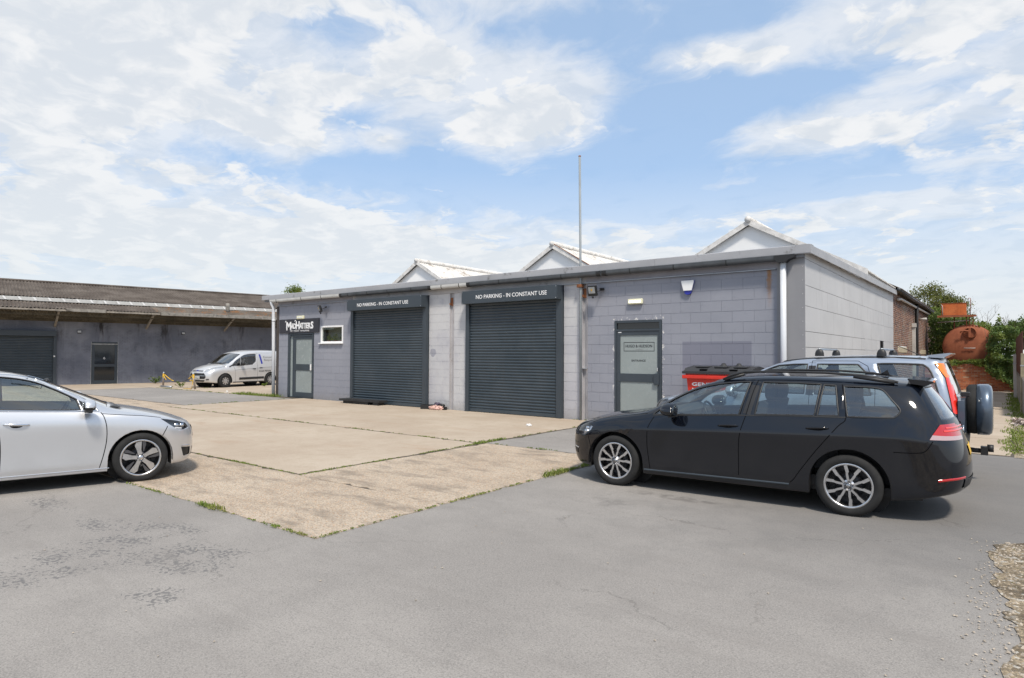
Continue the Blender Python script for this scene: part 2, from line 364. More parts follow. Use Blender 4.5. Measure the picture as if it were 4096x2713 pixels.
# ------------------------------------------------------------------ ground
def mat_asphalt():
    mt, nt, b = newmat('worn asphalt'); p = pos(nt)
    big = noise(nt, p, .35, 5, .6); mid = noise(nt, p, 2.2, 6, .65); fine = noise(nt, p, 90, 3, .7); spk = nd(nt, 'ShaderNodeTexVoronoi', None, Vector=p, Scale=140).outputs['Distance']
    c = mixc(nt, smooth(nt, big, .35, .68), (.225, .210, .195), (.290, .271, .250))
    c = mixc(nt, smooth(nt, mid, .42, .75, 0, .55), c, (.195, .183, .170))
    c = mixc(nt, smooth(nt, fine, .42, .66, 0, .45), c, (.40, .378, .35))
    c = mixc(nt, smooth(nt, nd(nt, 'ShaderNodeSeparateColor', None, i0=nd(nt, 'ShaderNodeTexVoronoi', None, Vector=p, Scale=150).outputs['Color']).outputs[0], .66, .95, 0, .42), c, (.115, .11, .105))
    # darker tone towards the east side and the back
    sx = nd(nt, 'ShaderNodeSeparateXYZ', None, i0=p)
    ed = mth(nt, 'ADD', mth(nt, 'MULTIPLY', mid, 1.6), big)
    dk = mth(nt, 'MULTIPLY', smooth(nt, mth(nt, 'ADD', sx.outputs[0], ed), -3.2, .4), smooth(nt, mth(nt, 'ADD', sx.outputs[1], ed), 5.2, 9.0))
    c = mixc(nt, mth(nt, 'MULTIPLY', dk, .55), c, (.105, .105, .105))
    # splash marks in front of the silver car, oil under the dark one
    def patch(cx, cy, rx, ry):
        d = vmt(nt, 'MULTIPLY', vmt(nt, 'SUBTRACT', p, (cx, cy, 0)), (1/rx, 1/ry, 0)); return smooth(nt, vmt(nt, 'LENGTH', d, out=1), 1.0, .35)
    blob = noise(nt, vmt(nt, 'MULTIPLY', p, (1.0, 1.0, 1.0)), 30, 3, .55, .5)
    reg = patch(-5.95, 2.2, .75, .95)
    for q in ((-5.7, 1.65, .45, .45), (-5.2, 2.5, .65, .5), (-4.58, 1.93, .30, .28), (-6.9, 2.5, .6, .3), (-6.2, 2.75, .7, .35), (-8.3, 2.45, .8, .22), (-5.0, 2.75, .4, .25)): reg = mth(nt, 'MAXIMUM', reg, patch(*q))
    reg = mth(nt, 'MULTIPLY', reg, smooth(nt, noise(nt, p, 3.2, 3, .5), .30, .62))
    sp = smooth(nt, mth(nt, 'ADD', blob, mth(nt, 'MULTIPLY', reg, .17)), .655, .685)
    sp = mth(nt, 'MULTIPLY', sp, smooth(nt, reg, .02, .25))
    c = mixc(nt, mth(nt, 'MULTIPLY', sp, .70), c, (.10, .10, .102))
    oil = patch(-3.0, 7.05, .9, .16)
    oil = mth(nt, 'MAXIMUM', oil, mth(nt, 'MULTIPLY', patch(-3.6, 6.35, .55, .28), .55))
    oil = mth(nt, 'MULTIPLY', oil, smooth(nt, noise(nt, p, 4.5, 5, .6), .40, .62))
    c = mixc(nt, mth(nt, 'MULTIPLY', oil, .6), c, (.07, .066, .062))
    strk = noise(nt, vmt(nt, 'MULTIPLY', p, (.5, 2.2, 1)), 1.6, 7, .68)
    c = mixc(nt, smooth(nt, strk, .48, .72, 0, .40), c, (.205, .19, .175))
    c = mixc(nt, smooth(nt, noise(nt, p, 11, 6, .72), .60, .74, 0, .45), c, (.19, .18, .17))
    wp = vmt(nt, 'ADD', p, vmt(nt, 'MULTIPLY', vmt(nt, 'SUBTRACT', noise(nt, p, 1.7, 5, .6, out=1), (.5, .5, .5)), (.9, .9, 0)))
    ck = nd(nt, 'ShaderNodeTexVoronoi', {'feature': 'DISTANCE_TO_EDGE'}, Vector=wp, Scale=.42).outputs['Distance']
    ckm = mth(nt, 'MULTIPLY', smooth(nt, ck, .0045, .0015), smooth(nt, noise(nt, p, .6, 3, .5), .47, .58))
    c = mixc(nt, mth(nt, 'MULTIPLY', ckm, .30), c, (.07, .066, .06))
    pale = smooth(nt, noise(nt, p, 5.5, 7, .7), .66, .76, 0, .5)
    c = mixc(nt, pale, c, (.42, .41, .39))
    setb(nt, b, Base_Color=c, Roughness=.92, Specular_IOR_Level=.25)
    bumpn(nt, b, mth(nt, 'ADD', fine, mth(nt, 'MULTIPLY', spk, .6)), .30, .004); return mt
def mat_concrete(name, rough_agg, tone=1.0):
    mt, nt, b = newmat(name); p = pos(nt)
    big = noise(nt, p, .55, 6, .62); mid = noise(nt, p, 3.0, 6, .7); fine = noise(nt, p, 70, 3, .7)
    v = nd(nt, 'ShaderNodeTexVoronoi', None, Vector=p, Scale=62 if rough_agg else 85, Randomness=1.0)
    base = mixc(nt, smooth(nt, big, .34, .68), (.385*tone, .315*tone, .245*tone), (.455*tone, .388*tone, .310*tone))
    base = mixc(nt, smooth(nt, mid, .45, .75, 0, .55), base, (.335*tone, .275*tone, .205*tone))
    if rough_agg:
        hue = nd(nt, 'ShaderNodeSeparateColor', None, i0=v.outputs['Color']).outputs
        peb = mixc(nt, smooth(nt, hue[0], .25, .75), (.20, .155, .115), (.56, .46, .35)); peb = mixc(nt, smooth(nt, hue[1], .80, .95), peb, (.50, .27, .12)); peb = mixc(nt, smooth(nt, hue[2], .82, .95), peb, (.62, .60, .56))
        base = mixc(nt, smooth(nt, v.outputs['Distance'], .62, .30, 0, .80), base, peb)
        dirt = smooth(nt, noise(nt, vmt(nt, 'MULTIPLY', p, (.55, 1.4, 1)), 2.2, 6, .7), .46, .70, 0, .72)
        base = mixc(nt, dirt, base, (.185, .155, .125))
    else:
        hue = nd(nt, 'ShaderNodeSeparateColor', None, i0=v.outputs['Color']).outputs
        base = mixc(nt, smooth(nt, hue[0], .1, .9, 0, .28), base, (.30, .235, .17))
        st = smooth(nt, noise(nt, vmt(nt, 'MULTIPLY', p, (.35, 1.3, 1)), 1.3, 6, .65), .55, .75, 0, .40)
        base = mixc(nt, st, base, (.33, .215, .135))
    setb(nt, b, Base_Color=base, Roughness=.93, Specular_IOR_Level=.2)
    bumpn(nt, b, mth(nt, 'ADD', mth(nt, 'MULTIPLY', v.outputs['Distance'], -1.0 if rough_agg else -.3), mth(nt, 'MULTIPLY', fine, .5)), .6 if rough_agg else .35, .008); return mt
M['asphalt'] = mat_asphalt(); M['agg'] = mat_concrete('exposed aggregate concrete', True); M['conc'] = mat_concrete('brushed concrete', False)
M['concpale'] = mat_concrete('pale yard concrete', False, 1.0)
M['soil'] = pbr('joint soil', (.075, .062, .045), .95, var=.3, vs_=12, bump=.4)
def mat_gravel():
    mt, nt, b = newmat('gravelly earth'); p = pos(nt)
    v = nd(nt, 'ShaderNodeTexVoronoi', None, Vector=p, Scale=38); hue = nd(nt, 'ShaderNodeSeparateColor', None, i0=v.outputs['Color']).outputs
    c = mixc(nt, hue[0], (.17, .13, .085), (.46, .37, .25)); c = mixc(nt, smooth(nt, hue[1], .8, .95), c, (.55, .52, .46))
    c = mixc(nt, smooth(nt, noise(nt, p, 3.0, 7, .7), .42, .66), c, (.105, .08, .05)); c = mixc(nt, smooth(nt, noise(nt, p, 7, 5, .7), .60, .72, 0, .6), c, (.10, .12, .04))
    setb(nt, b, Base_Color=c, Roughness=.95); bumpn(nt, b, mth(nt, 'ADD', noise(nt, p, 60, 4, .7), mth(nt, 'MULTIPLY', v.outputs['Distance'], -1.2)), .9, .02); return mt
M['gravel'] = mat_gravel()
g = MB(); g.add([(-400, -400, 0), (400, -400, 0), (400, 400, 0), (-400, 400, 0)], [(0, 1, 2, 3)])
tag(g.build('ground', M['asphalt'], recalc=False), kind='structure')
def slab_mesh(x0, x1, y0, y1, z0, z1, jag=.012, step=.10, seed=0):
    """a cast slab with slightly crumbled edges"""
    rn = random.Random(seed); P = []
    def side(a, b, nrm):
        L_ = math.dist(a, b); n = max(2, int(L_/step)); ph = rn.random()*9
        for i in range(n):
            t = i/n; j = jag*(math.sin(ph+t*L_*2.1)*.5+(rn.random()-.5)*1.3)-(jag*3.0 if rn.random() < .035 else 0)
            P.append((a[0]+(b[0]-a[0])*t+nrm[0]*j, a[1]+(b[1]-a[1])*t+nrm[1]*j))
    side((x0, y0), (x1, y0), (0, -1)); side((x1, y0), (x1, y1), (1, 0)); side((x1, y1), (x0, y1), (0, 1)); side((x0, y1), (x0, y0), (-1, 0))
    n = len(P); mb = MB(); mb.add([(p[0], p[1], z0) for p in P]+[(p[0], p[1], z1) for p in P], [tuple(range(n, 2*n))]+[(i, (i+1) % n, n+(i+1) % n, n+i) for i in range(n)])
    return mb.mesh('slab')
# concrete apron before the block workshop: a bed with cast slabs
apron = tag(MB().box(-31.9, -4.95, 3.52, 13.84, -.05, .003).build('concrete_apron', M['soil']), kind='structure')
SL = [(-20.25, -4.88, 3.46, 5.105, 'agg'), (-7.58, -4.90, 5.11, 9.08, 'agg'), (-20.25, -7.66, 5.15, 8.97, 'conc'),
      (-20.35, -7.72, 9.03, 13.83, 'conc'), (-32.0, -20.30, 3.46, 9.55, 'agg')]
for i, (x0, x1, y0, y1, mt) in enumerate(SL):
    link('slab', slab_mesh(x0, x1, y0, y1, -.03, .009 if mt == 'conc' else .007, .016, .11, i), M[mt], apron)
# asphalt infills let into the apron
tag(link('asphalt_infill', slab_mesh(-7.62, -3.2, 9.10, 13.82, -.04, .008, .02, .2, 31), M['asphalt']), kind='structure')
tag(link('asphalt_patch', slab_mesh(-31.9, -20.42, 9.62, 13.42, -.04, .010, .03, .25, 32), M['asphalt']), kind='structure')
yard = tag(link('yard_concrete', slab_mesh(-60, -22.25, 13.48, 60, -.04, .012, .02, .3, 33), M['concpale']), kind='structure')
tag(link('wall_foot_concrete', slab_mesh(-60, -32.05, -25, 13.44, -.04, .011, .02, .3, 34), M['concpale']), kind='structure')
# alley between the brick side wall and the fence: cast bays
alley = tag(MB().box(-3.10, .30, 13.40, 38.2, -.05, .004).build('alley_bed', M['soil']), kind='structure')
yy = 13.45; i = 40
for w in (2.6, 2.3, 1.5, 1.7, 1.4, 2.4, 3.0, 3.2, 3.4, 3.1):
    link('slab', slab_mesh(-3.08, .12+.012*(yy-13.4)+random.uniform(-.03, .03), yy, min(yy+w-.03, 38.2), -.03, .012, .02, .15, i), M['conc'], alley); yy += w; i += 1
def verge(name, pts, seed):
    n = len(pts); mb = MB(); mb.add([(p[0], p[1], .006+(.02 if p[0] > .5 else 0)) for p in pts], [tuple(range(n))]); o = mb.build(name, M['gravel'], recalc=False); return tag(o, kind='structure')
rn = random.Random(5)
edge = [(.05, 3.2), (.02, 4.2), (.03, 5.05), (.0, 5.35), (-.05, 5.9), (-.08, 6.5), (-.085, 7.02)]
P = []
for a, b in zip(edge[:-1], edge[1:]):
    for t in range(12): P.append((a[0]+(b[0]-a[0])*t/12+rn.gauss(0, .008)+.03*math.sin(len(P)*.37)+.015*math.sin(len(P)*1.3), a[1]+(b[1]-a[1])*t/12+rn.uniform(-.02, .02)))
verge('gravel_verge', [(3.5, 3.2)]+[(.10, 1.5)]+P+[(-.085, 7.05), (.14, 7.28), (3.5, 7.35)][0:], 1)
tag(MB().add([(.14, 13.3, .005), (3.0, 13.3, .03), (3.0, 40, .03), (.42, 40, .005)], [(0, 1, 2, 3)]).build('fence_verge', M['gravel'], recalc=False), kind='structure')
# ---- weeds and moss along the slab joints (uncountable)
def leafmat(name, c1, c2, c3=None, tr=.35):
    mt, nt, b = newmat(name); rnd = nd(nt, 'ShaderNodeNewGeometry').outputs['Random Per Island']; p = pos(nt)
    c = mixc(nt, rnd, c1, c2)
    if c3: c = mixc(nt, smooth(nt, noise(nt, p, 1.3, 3, .5), .55, .68, 0, .8), c, c3)
    setb(nt, b, Base_Color=c, Roughness=.55, Specular_IOR_Level=.3)
    t = nd(nt, 'ShaderNodeBsdfTranslucent', None, Color=mixc(nt, .5, c, (.20, .26, .03)))
    mx = nd(nt, 'ShaderNodeMixShader', None, i0=tr, i1=b.outputs[0], i2=t.outputs[0])
    nt.links.new(mx.outputs[0], nt.nodes['Material Output'].inputs['Surface']); return mt
M['grass'] = leafmat('joint moss and grass', (.11, .17, .03), (.24, .29, .06), (.26, .25, .08))
def blades(mb, x, y, z, n, spread, h, rn, w=.006):
    for _ in range(n):
        a = rn.uniform(0, 6.283); r_ = spread*math.sqrt(rn.random()); px, py = x+r_*math.cos(a), y+r_*math.sin(a)
        hh = h*rn.uniform(.35, 1.0); ln = rn.uniform(.2, .9)*hh; b = rn.uniform(0, 6.283); dx_, dy_ = math.cos(b), math.sin(b)
        mb.add([(px-dy_*w, py+dx_*w, z), (px+dy_*w, py-dx_*w, z), (px+dx_*ln*.5+dy_*w*.6, py+dy_*ln*.5-dx_*w*.6, z+hh*.65), (px+dx_*ln, py+dy_*ln, z+hh)], [(0, 1, 2), (0, 2, 3)])
def weed_line(name, segs, seed):
    rn = random.Random(seed); mb = MB()
    for (a, b, dens_, h, sp) in segs:
        L_ = math.dist(a, b); n = int(L_/.03); ph = rn.random()*10
        for i in range(n):
            t = i/n; k = .5+.5*math.sin(ph+t*L_*1.7)*math.sin(ph*2+t*L_*4.3)
            if rn.random() > dens_*(.12+k*1.0): continue
            blades(mb, a[0]+(b[0]-a[0])*t, a[1]+(b[1]-a[1])*t, .012, rn.randint(6, 11), sp*(.6+k*1.1), h*(.30+.42*k), rn, .009)
    o = mb.build(name, M['grass'], recalc=False); return tag(o, 'low moss and grass growing along the concrete slab joints', 'weeds', kind='stuff')
weed_line('joint_weeds', [((-10.6, 5.115), (-7.6, 5.115), .75, .030, .022), ((-7.57, 5.12), (-7.66, 8.95), .9, .034, .028), ((-7.66, 8.85), (-7.70, 9.75), 4, .11, .07), ((-7.7, 9.5), (-7.72, 12.7), .35, .035, .02),
    ((-20.2, 9.0), (-7.75, 9.0), .38, .04, .02), ((-4.87, 3.5), (-4.90, 7.2), .85, .030, .022), ((-4.9, 7.1), (-4.93, 8.3), 4, .12, .06), ((-8.8, 3.43), (-6.9, 3.44), .6, .03, .025),
    ((-6.95, 3.44), (-6.5, 3.44), 3, .09, .04), ((-6.5, 3.44), (-4.86, 3.45), .6, .03, .02), ((-7.4, 9.09), (-5.7, 9.12), .5, .04, .02), ((-20.4, 9.7), (-20.5, 13.2), .45, .05, .03),
    ((-28.0, 13.46), (-24.6, 13.46), .4, .07, .04), ((-24.6, 13.5), (-22.3, 13.6), 2.2, .22, .16), ((-22.3, 13.62), (-21.6, 13.66), 3.5, .22, .12), ((-31, 13.45), (-28, 13.45), .2, .06, .03),
    ((-8.9, 13.80), (-8.1, 13.80), .7, .06, .03), ((-33, 13.9), (-29, 14.8), .12, .10, .10)], 3)
weed_line('verge_weeds', [((.20, 14), (.45, 24), 1.0, .10, .22), ((.35, 24), (.5, 37), 1.2, .14, .25), ((.15, 5), (.25, 7.2), .08, .03, .15), ((.15, 13.5), (.3, 18), .8, .08, .15)], 4)['label'] = 'scrubby weeds growing in the earth strip beside the fence'
# scattered stones and litter chips on the verge and asphalt
rn = random.Random(11); mb = MB()
for i in range(1500):
    if i >= 900: x, y, s = rn.gauss(-.02, .10), rn.uniform(3.2, 7.2), rn.uniform(.003, .011)
    elif i < 500: x, y, s = rn.uniform(.0, .9), rn.uniform(3.4, 7.2), rn.uniform(.006, .018)
    elif i < 800: x, y, s = rn.uniform(.2, 1.0), rn.uniform(13.4, 30), rn.uniform(.008, .03)
    else: x, y, s = rn.uniform(-9, 0), rn.uniform(1.2, 7), rn.uniform(.003, .010)
    a = rn.uniform(0, 3)
    c, sn = math.cos(a)*s, math.sin(a)*s
    mb.add([(x+c, y+sn, .006), (x-sn, y+c, .006), (x-c, y-sn, .006), (x+sn, y-c, .006), (x+rn.uniform(-.3, .3)*s, y, .006+s*.8)], [(0, 1, 4), (1, 2, 4), (2, 3, 4), (3, 0, 4)])
tag(mb.build('loose_stones', pbr('loose stone', (.36, .31, .25), .9, var=.5, vs_=30)), 'small loose stones scattered over verge and asphalt', 'stones', kind='stuff')
# ------------------------------------------------------------------ the block workshop
YW = 13.867
def mat_paint(name, col, blot, chips=True, extras=False, smear=False):
    mt, nt, b = newmat(name); p = pos(nt); sx = nd(nt, 'ShaderNodeSeparateXYZ', None, i0=p); X, _, Z = sx.outputs
    rnd = nd(nt, 'ShaderNodeObjectInfo').outputs['Random']
    n1_ = noise(nt, p, .7, 6, .55); n2_ = noise(nt, p, 7, 6, .65)
    c = mixc(nt, smooth(nt, n1_, .35, .7), col, blot)
    f = nd(nt, 'ShaderNodeMapRange', None, Value=rnd, To_Min=.985, To_Max=1.015).outputs[0]
    c2 = vmt(nt, 'SCALE', c); nt.links.new(f, c2.node.inputs['Scale']); c = c2
    c = mixc(nt, smooth(nt, n2_, .58, .76, 0, .35), c, tuple(q*.72 for q in col))
    if extras:      # newer coat of darker paint on a square patch, and a rust run below the gutter bracket
        def band(v, a, b_, e=.006): return mth(nt, 'MULTIPLY', smooth(nt, v, a-e, a+e), smooth(nt, v, b_+e, b_-e))
        pt = mth(nt, 'MULTIPLY', band(X, -5.78, -4.235), smooth(nt, Z, 1.972, 1.960))
        c = mixc(nt, mth(nt, 'MULTIPLY', pt, .75), c, (.175, .178, .225))
        wob = mth(nt, 'MULTIPLY', mth(nt, 'SUBTRACT', noise(nt, p, 14, 4, .6), .5), .10)
        ru = mth(nt, 'MULTIPLY', band(mth(nt, 'ADD', X, wob), -3.905, -3.825, .03), smooth(nt, mth(nt, 'ADD', Z, mth(nt, 'MULTIPLY', wob, 4.0)), 2.55, 3.40))
        c = mixc(nt, mth(nt, 'MULTIPLY', ru, .8), c, (.30, .14, .035))
    if smear:       # a dab of the lilac paint
        d = vmt(nt, 'MULTIPLY', vmt(nt, 'SUBTRACT', p, (-13.74, 13.867, 1.70)), (1/.13, 0, 1/.14)); dl = mth(nt, 'ADD', vmt(nt, 'LENGTH', d, out=1), mth(nt, 'MULTIPLY', n2_, .8))
        c = mixc(nt, smooth(nt, dl, 1.40, 1.25, 0, .8), c, (.27, .275, .325))
        c = mixc(nt, smooth(nt, noise(nt, p, 2.6, 5, .6), .50, .70, 0, .45), c, (.36, .36, .40))
    if chips:       # flaked paint round the doorway and a few knocks elsewhere
        fl = noise(nt, vmt(nt, 'MULTIPLY', p, (1, 1, .7)), 15, 6, .66, .4)
        d = vmt(nt, 'MULTIPLY', vmt(nt, 'SUBTRACT', p, (-6.9, 13.867, 1.2)), (1, 0, 1)); dd = nd(nt, 'ShaderNodeSeparateXYZ', None, i0=vmt(nt, 'ABSOLUTE', d)).outputs
        dist = mth(nt, 'MAXIMUM', mth(nt, 'SUBTRACT', dd[0], .62), mth(nt, 'SUBTRACT', dd[2], 1.30))
        near = smooth(nt, dist, .22, .0, 0, .205)
        ch = smooth(nt, mth(nt, 'ADD', fl, near), .765, .785)
        c = mixc(nt, mth(nt, 'MULTIPLY', ch, .9), c, (.70, .68, .64))
    c = mixc(nt, mth(nt, 'MULTIPLY', smooth(nt, mth(nt, 'ADD', Z, mth(nt, 'MULTIPLY', n2_, .6)), .72, .22), .45), c, (.19, .18, .165))
    setb(nt, b, Base_Color=c, Roughness=.72, Specular_IOR_Level=.35)
    bumpn(nt, b, mth(nt, 'ADD', noise(nt, p, 120, 3, .6), n2_), .35, .004); return mt
M['lilac'] = mat_paint('lilac grey masonry paint', (.250, .260, .300), (.285, .293, .332), True, True)
M['palewall'] = mat_paint('pale grey masonry paint', (.53, .53, .535), (.44, .44, .47), False, False, True)
M['beam'] = pbr('grey painted concrete beam', (.27, .265, .29), .75, var=.16, vs_=1.5, dirt=((.20, .19, .19), .06, 2.5), bump=.15)
M['beampale'] = pbr('pale painted beam', (.40, .39, .39), .75, var=.14, vs_=1.5, dirt=((.22, .21, .20), .06, 2.5), bump=.15)
M['sheet'] = pbr('cement cladding sheet', (.47, .47, .475), .55, var=.07, vs_=.9, bump=.12, bs=30)
M['sheetdark'] = pbr('dark corner sheet', (.245, .245, .255), .6, var=.08, vs_=1.2)
bld = thing('block_workshop', 'flat roofed block workshop painted lilac and pale grey with two roller shutters', 'building', (-13, YW, 0))
OPEN = [(-21.42, -19.785, 0, 2.415), (-19.375, -18.105, 2.03, 2.645), (-17.56, -13.915, 0, 3.6), (-13.05, -12.88, 0, 3.6), (-12.315, -9.0, 0, 3.6), (-8.53, -8.29, 0, 3.6), (-7.52, -6.28, 0, 2.49)]
def blockmesh():
    b = .005; mb = MB()
    v = [(-.5, .02, -.5), (.5, .02, -.5), (.5, .02, .5), (-.5, .02, .5), (-.5+b, 0, -.5+b*2), (.5-b, 0, -.5+b*2), (.5-b, 0, .5-b*2), (-.5+b, 0, .5-b*2)]
    mb.add(v, [(4, 5, 6, 7), (0, 1, 5, 4), (1, 2, 6, 5), (2, 3, 7, 6), (3, 0, 4, 7)]); return mb.mesh('block', False)
CH, BL = .237, .470
def block_wall(name, x0, x1, mat, me):
    mb = MB(); xs = sorted({x0, x1}|{q for o in OPEN for q in o[:2] if x0 < q < x1}); zs = sorted({0, 3.465}|{q for o in OPEN for q in o[2:] if 0 < q < 3.465})
    for a, b in zip(xs[:-1], xs[1:]):
        for c, d in zip(zs[:-1], zs[1:]):
            mx_, mz_ = (a+b)/2, (c+d)/2
            if any(o[0] <= mx_ <= o[1] and o[2] <= mz_ <= o[3] for o in OPEN): continue
            mb.box(a, b, YW+.005, YW+.20, c, d)
    wall = mb.build(name, mat, bld)
    rn = random.Random(hash(name) % 99 if False else len(name))
    for k in range(15):
        za, zb = CH*k+.015 if k else 0.0, min(CH*(k+1)+.015, 3.462)
        off = -4.879 if k % 2 else -4.879+BL/2
        n0 = math.floor((x0-off)/BL)-1
        for n in range(n0, n0+int((x1-x0)/BL)+4):
            a, b = max(off+n*BL, x0), min(off+(n+1)*BL, x1)
            if b-a < .04: continue
            segs = [(a, b, za, zb)]
            for o in OPEN:
                out = []
                for (p, q, r_, s) in segs:
                    if q <= o[0] or p >= o[1] or s <= o[2]+.002 or r_ >= o[3]-.002: out.append((p, q, r_, s)); continue
                    if p < o[0]: out.append((p, o[0], r_, s))
                    if q > o[1]: out.append((o[1], q, r_, s))
                    m0, m1 = max(p, o[0]), min(q, o[1])
                    if s > o[3]+.03: out.append((m0, m1, o[3], s))
                    if r_ < o[2]-.03: out.append((m0, m1, r_, o[2]))
                segs = out
            for (p, q, r_, s) in segs:
                if q-p < .03 or s-r_ < .03: continue
                ob = bpy.data.objects.new('block', me); COL.objects.link(ob)
                if not me.materials: me.materials.append(mat)
                ob.parent = wall; ob.matrix_parent_inverse = pinv(wall)
                ob.location = ((p+q)/2, YW+rn.uniform(-.0015, .0015), (r_+s)/2); ob.scale = (q-p-.005, 1, s-r_-.0045)
                ob.rotation_euler = (rn.uniform(-.002, .002), 0, rn.uniform(-.0015, .0015))
    return wall
bm1, bm2 = blockmesh(), blockmesh(); bm1.name = 'lilac_block'; bm2.name = 'pale_block'
block_wall('lilac_wall', -22.03, -13.93, M['lilac'], bm1); block_wall('pale_wall', -13.925, -13.04, M['palewall'], bm2); block_wall('pale_wall', -12.89, -12.31, M['palewall'], bm2); block_wall('pale_wall', -9.005, -8.525, M['palewall'], bm2); block_wall('lilac_wall', -8.29, -3.70, M['lilac'], bm1)
# carcass behind, roof deck
box('inner_wall', M['trim'], bld, -22.0, -3.4, YW+1.2, YW+1.3, 0, 3.6); box('roof', pbr('roof felt', (.16, .16, .165), .8, var=.15), bld, -22.9, -3.16, YW-.10, 30, 3.66, 3.74)
box('side_wall_left', M['beam'], bld, -22.03, -21.85, YW+.02, 27, 0, 3.66); box('inner_floor', M['black'], bld, -22, -3.4, YW+.1, YW+1.2, -.02, .016)
for x in (-20.4, -18.7, -15.5, -10.6, -5.5): pass
# beam over the openings, with the light lower flange
box('beam', M['beam'], bld, -22.06, -17.6, YW-.022, YW+.2, 3.472, 3.66); box('beam', M['beampale'], bld, -17.595, -8.32, YW-.018, YW+.2, 3.467, 3.66); box('beam', M['beam'], bld, -8.315, -3.66, YW-.022, YW+.2, 3.472, 3.66)
box('beam_flange', M['steel'], bld, -22.12, -17.52, YW-.06, YW-.023, 3.462, 3.474); box('beam_flange', M['steel'], bld, -8.99, -3.72, YW-.06, YW-.023, 3.462, 3.474)
# roof trim in lengths
xs = [-23.05, -18.7, -14.3, -10.1, -6.4, -3.02]
for a, b in zip(xs[:-1], xs[1:]):
    MB().prism([(YW-.135, 3.745), (YW-.128, 3.90), (YW-.10, 3.915), (YW+.12, 3.915), (YW+.12, 3.90), (YW-.105, 3.893), (YW-.115, 3.75), (YW-.02, 3.74), (YW-.02, 3.725), (YW-.13, 3.728)], 'x', a, b-.004).build('roof_trim', M['fascia'], bld)
ys = [13.74, 17.75, 21.1, 24.0, 27.0]
for i, (a, b) in enumerate(zip(ys[:-1], ys[1:])):
    z0, z1 = 3.915+.155*(a-13.74)/12, 3.915+.155*(b-13.74)/12
    v = []
    for y_, zt in ((a, z0+.004*(i % 2)), (b-.006, z1+.004*(i % 2))):
        v += [(-3.02, y_, zt-.185), (-3.025, y_, zt-.02), (-3.05, y_, zt), (-3.30, y_, zt), (-3.30, y_, zt-.03), (-3.05, y_, zt-.185)]
    MB().add(v, [tuple(range(6)), tuple(range(6, 12))]+[(k, (k+1) % 6, 6+(k+1) % 6, 6+k) for k in range(6)]).build('roof_trim', M['fascia'], bld)
# half-round gutter in white and dark lengths, with brackets
def gprof(r_, z=3.665, y0=YW-.17, n=8, top=.055):
    return [(y0-r_, z+top)]+[(y0+r_*math.cos(math.pi+math.pi*k/n), z+r_*math.sin(math.pi+math.pi*k/n)) for k in range(n+1)]+[(y0+r_, z+top)]
def gutter(x0, x1, mat, z=3.665):
    MB().prism(gprof(.062, z)+gprof(.056, z)[::-1], 'x', x0, x1).build('gutter', mat, bld)
zz = lambda x: 3.70-.002*abs(x+13)
for a, b, mt in ((-22.35, -18.02, 'gutwhite'), (-18.0, -13.72, 'pipedark'), (-13.70, -12.15, 'gutwhite'), (-12.13, -7.80, 'pipedark'), (-7.78, -3.62, 'pipedark')): gutter(a, b, M[mt], 3.665)
for x in (-21.9, -20.3, -19.1, -17.6, -16.6, -15.6, -14.5, -13.2, -12.5, -11.0, -10.0, -8.95, -7.0, -5.9, -4.7):
    MB().prism(gprof(.067, 3.665, top=.05)+gprof(.0625, 3.665, top=.05)[::-1], 'x', x-.012, x+.012).build('gutter_bracket', M['black'], bld)
for x in (-18.0, -13.71, -12.14, -7.86, -7.70):
    MB().prism(gprof(.070, 3.664, top=.052)+gprof(.0625, 3.664, top=.052)[::-1], 'x', x-.06, x+.06).build('gutter_joint', M['black'], bld)
# downpipes
MB().tube([(-22.30, YW-.165, 3.66), (-22.30, YW-.165, 3.58), (-22.27, YW-.10, 3.40), (-22.25, YW-.09, 2.0), (-22.22, YW-.09, .02)], .062, 14).tube([(-22.26, YW-.09, 2.96), (-22.26, YW-.09, 2.88)], .070, 14).build('downpipe', M['pipegrey'], bld)
MB().box(-22.17, -22.04, YW-.02, YW+.1, 0, 3.46).build('corner_strip', pbr('recess shade brown', (.065, .055, .05), .9, var=.3), bld)  # shade of the recess beside the downpipe, put in as dark brown
MB().tube([(-3.555, YW-.12, 3.60), (-3.555, YW-.12, .02)], .060, 16).build('downpipe', M['pipegrey'], bld)
MB().prism([(-3.71, 3.72), (-3.31, 3.72), (-3.31, 3.66), (-3.43, 3.62), (-3.48, 3.57), (-3.63, 3.57), (-3.68, 3.62), (-3.71, 3.66)], 'y', YW-.24, YW-.05).build('hopper', M['black'], bld)
# steel columns let into the front
def column(x0, x1, mat):
    MB().box(x0, x1, YW+.05, YW+.07, 0, 3.46).box(x0, x0+.014, YW-.01, YW+.05, 0, 3.46).box(x1-.014, x1, YW-.01, YW+.05, 0, 3.46).build('steel_column', mat, bld)
colp = pbr('painted steel column', (.42, .41, .42), .6, var=.12, vs_=2, dirt=((.22, .17, .14), .05, 3))
column(-13.045, -12.885, colp); column(-8.445, -8.295, colp); MB().box(-8.53, -8.447, YW+.0, YW+.2, 0, 3.46).build('pier', M['palewall'], bld)
for x in (-12.96, -8.36): MB().box(x-.05, x+.04, YW-.005, YW+.045, 3.10, 3.34, .01).box(x-.06, x-.02, YW-.05, YW+.0, 3.12, 3.18).build('rusty_cleat', M['rust'], bld)
MB().box(-8.43, -8.31, YW-.05, YW+.05, 1.30, 1.315).build('column_shelf', M['steel'], bld)
MB().box(-17.66, -17.58, YW-.06, YW, 3.22, 3.32, .008).build('junction_box', M['white'], bld)
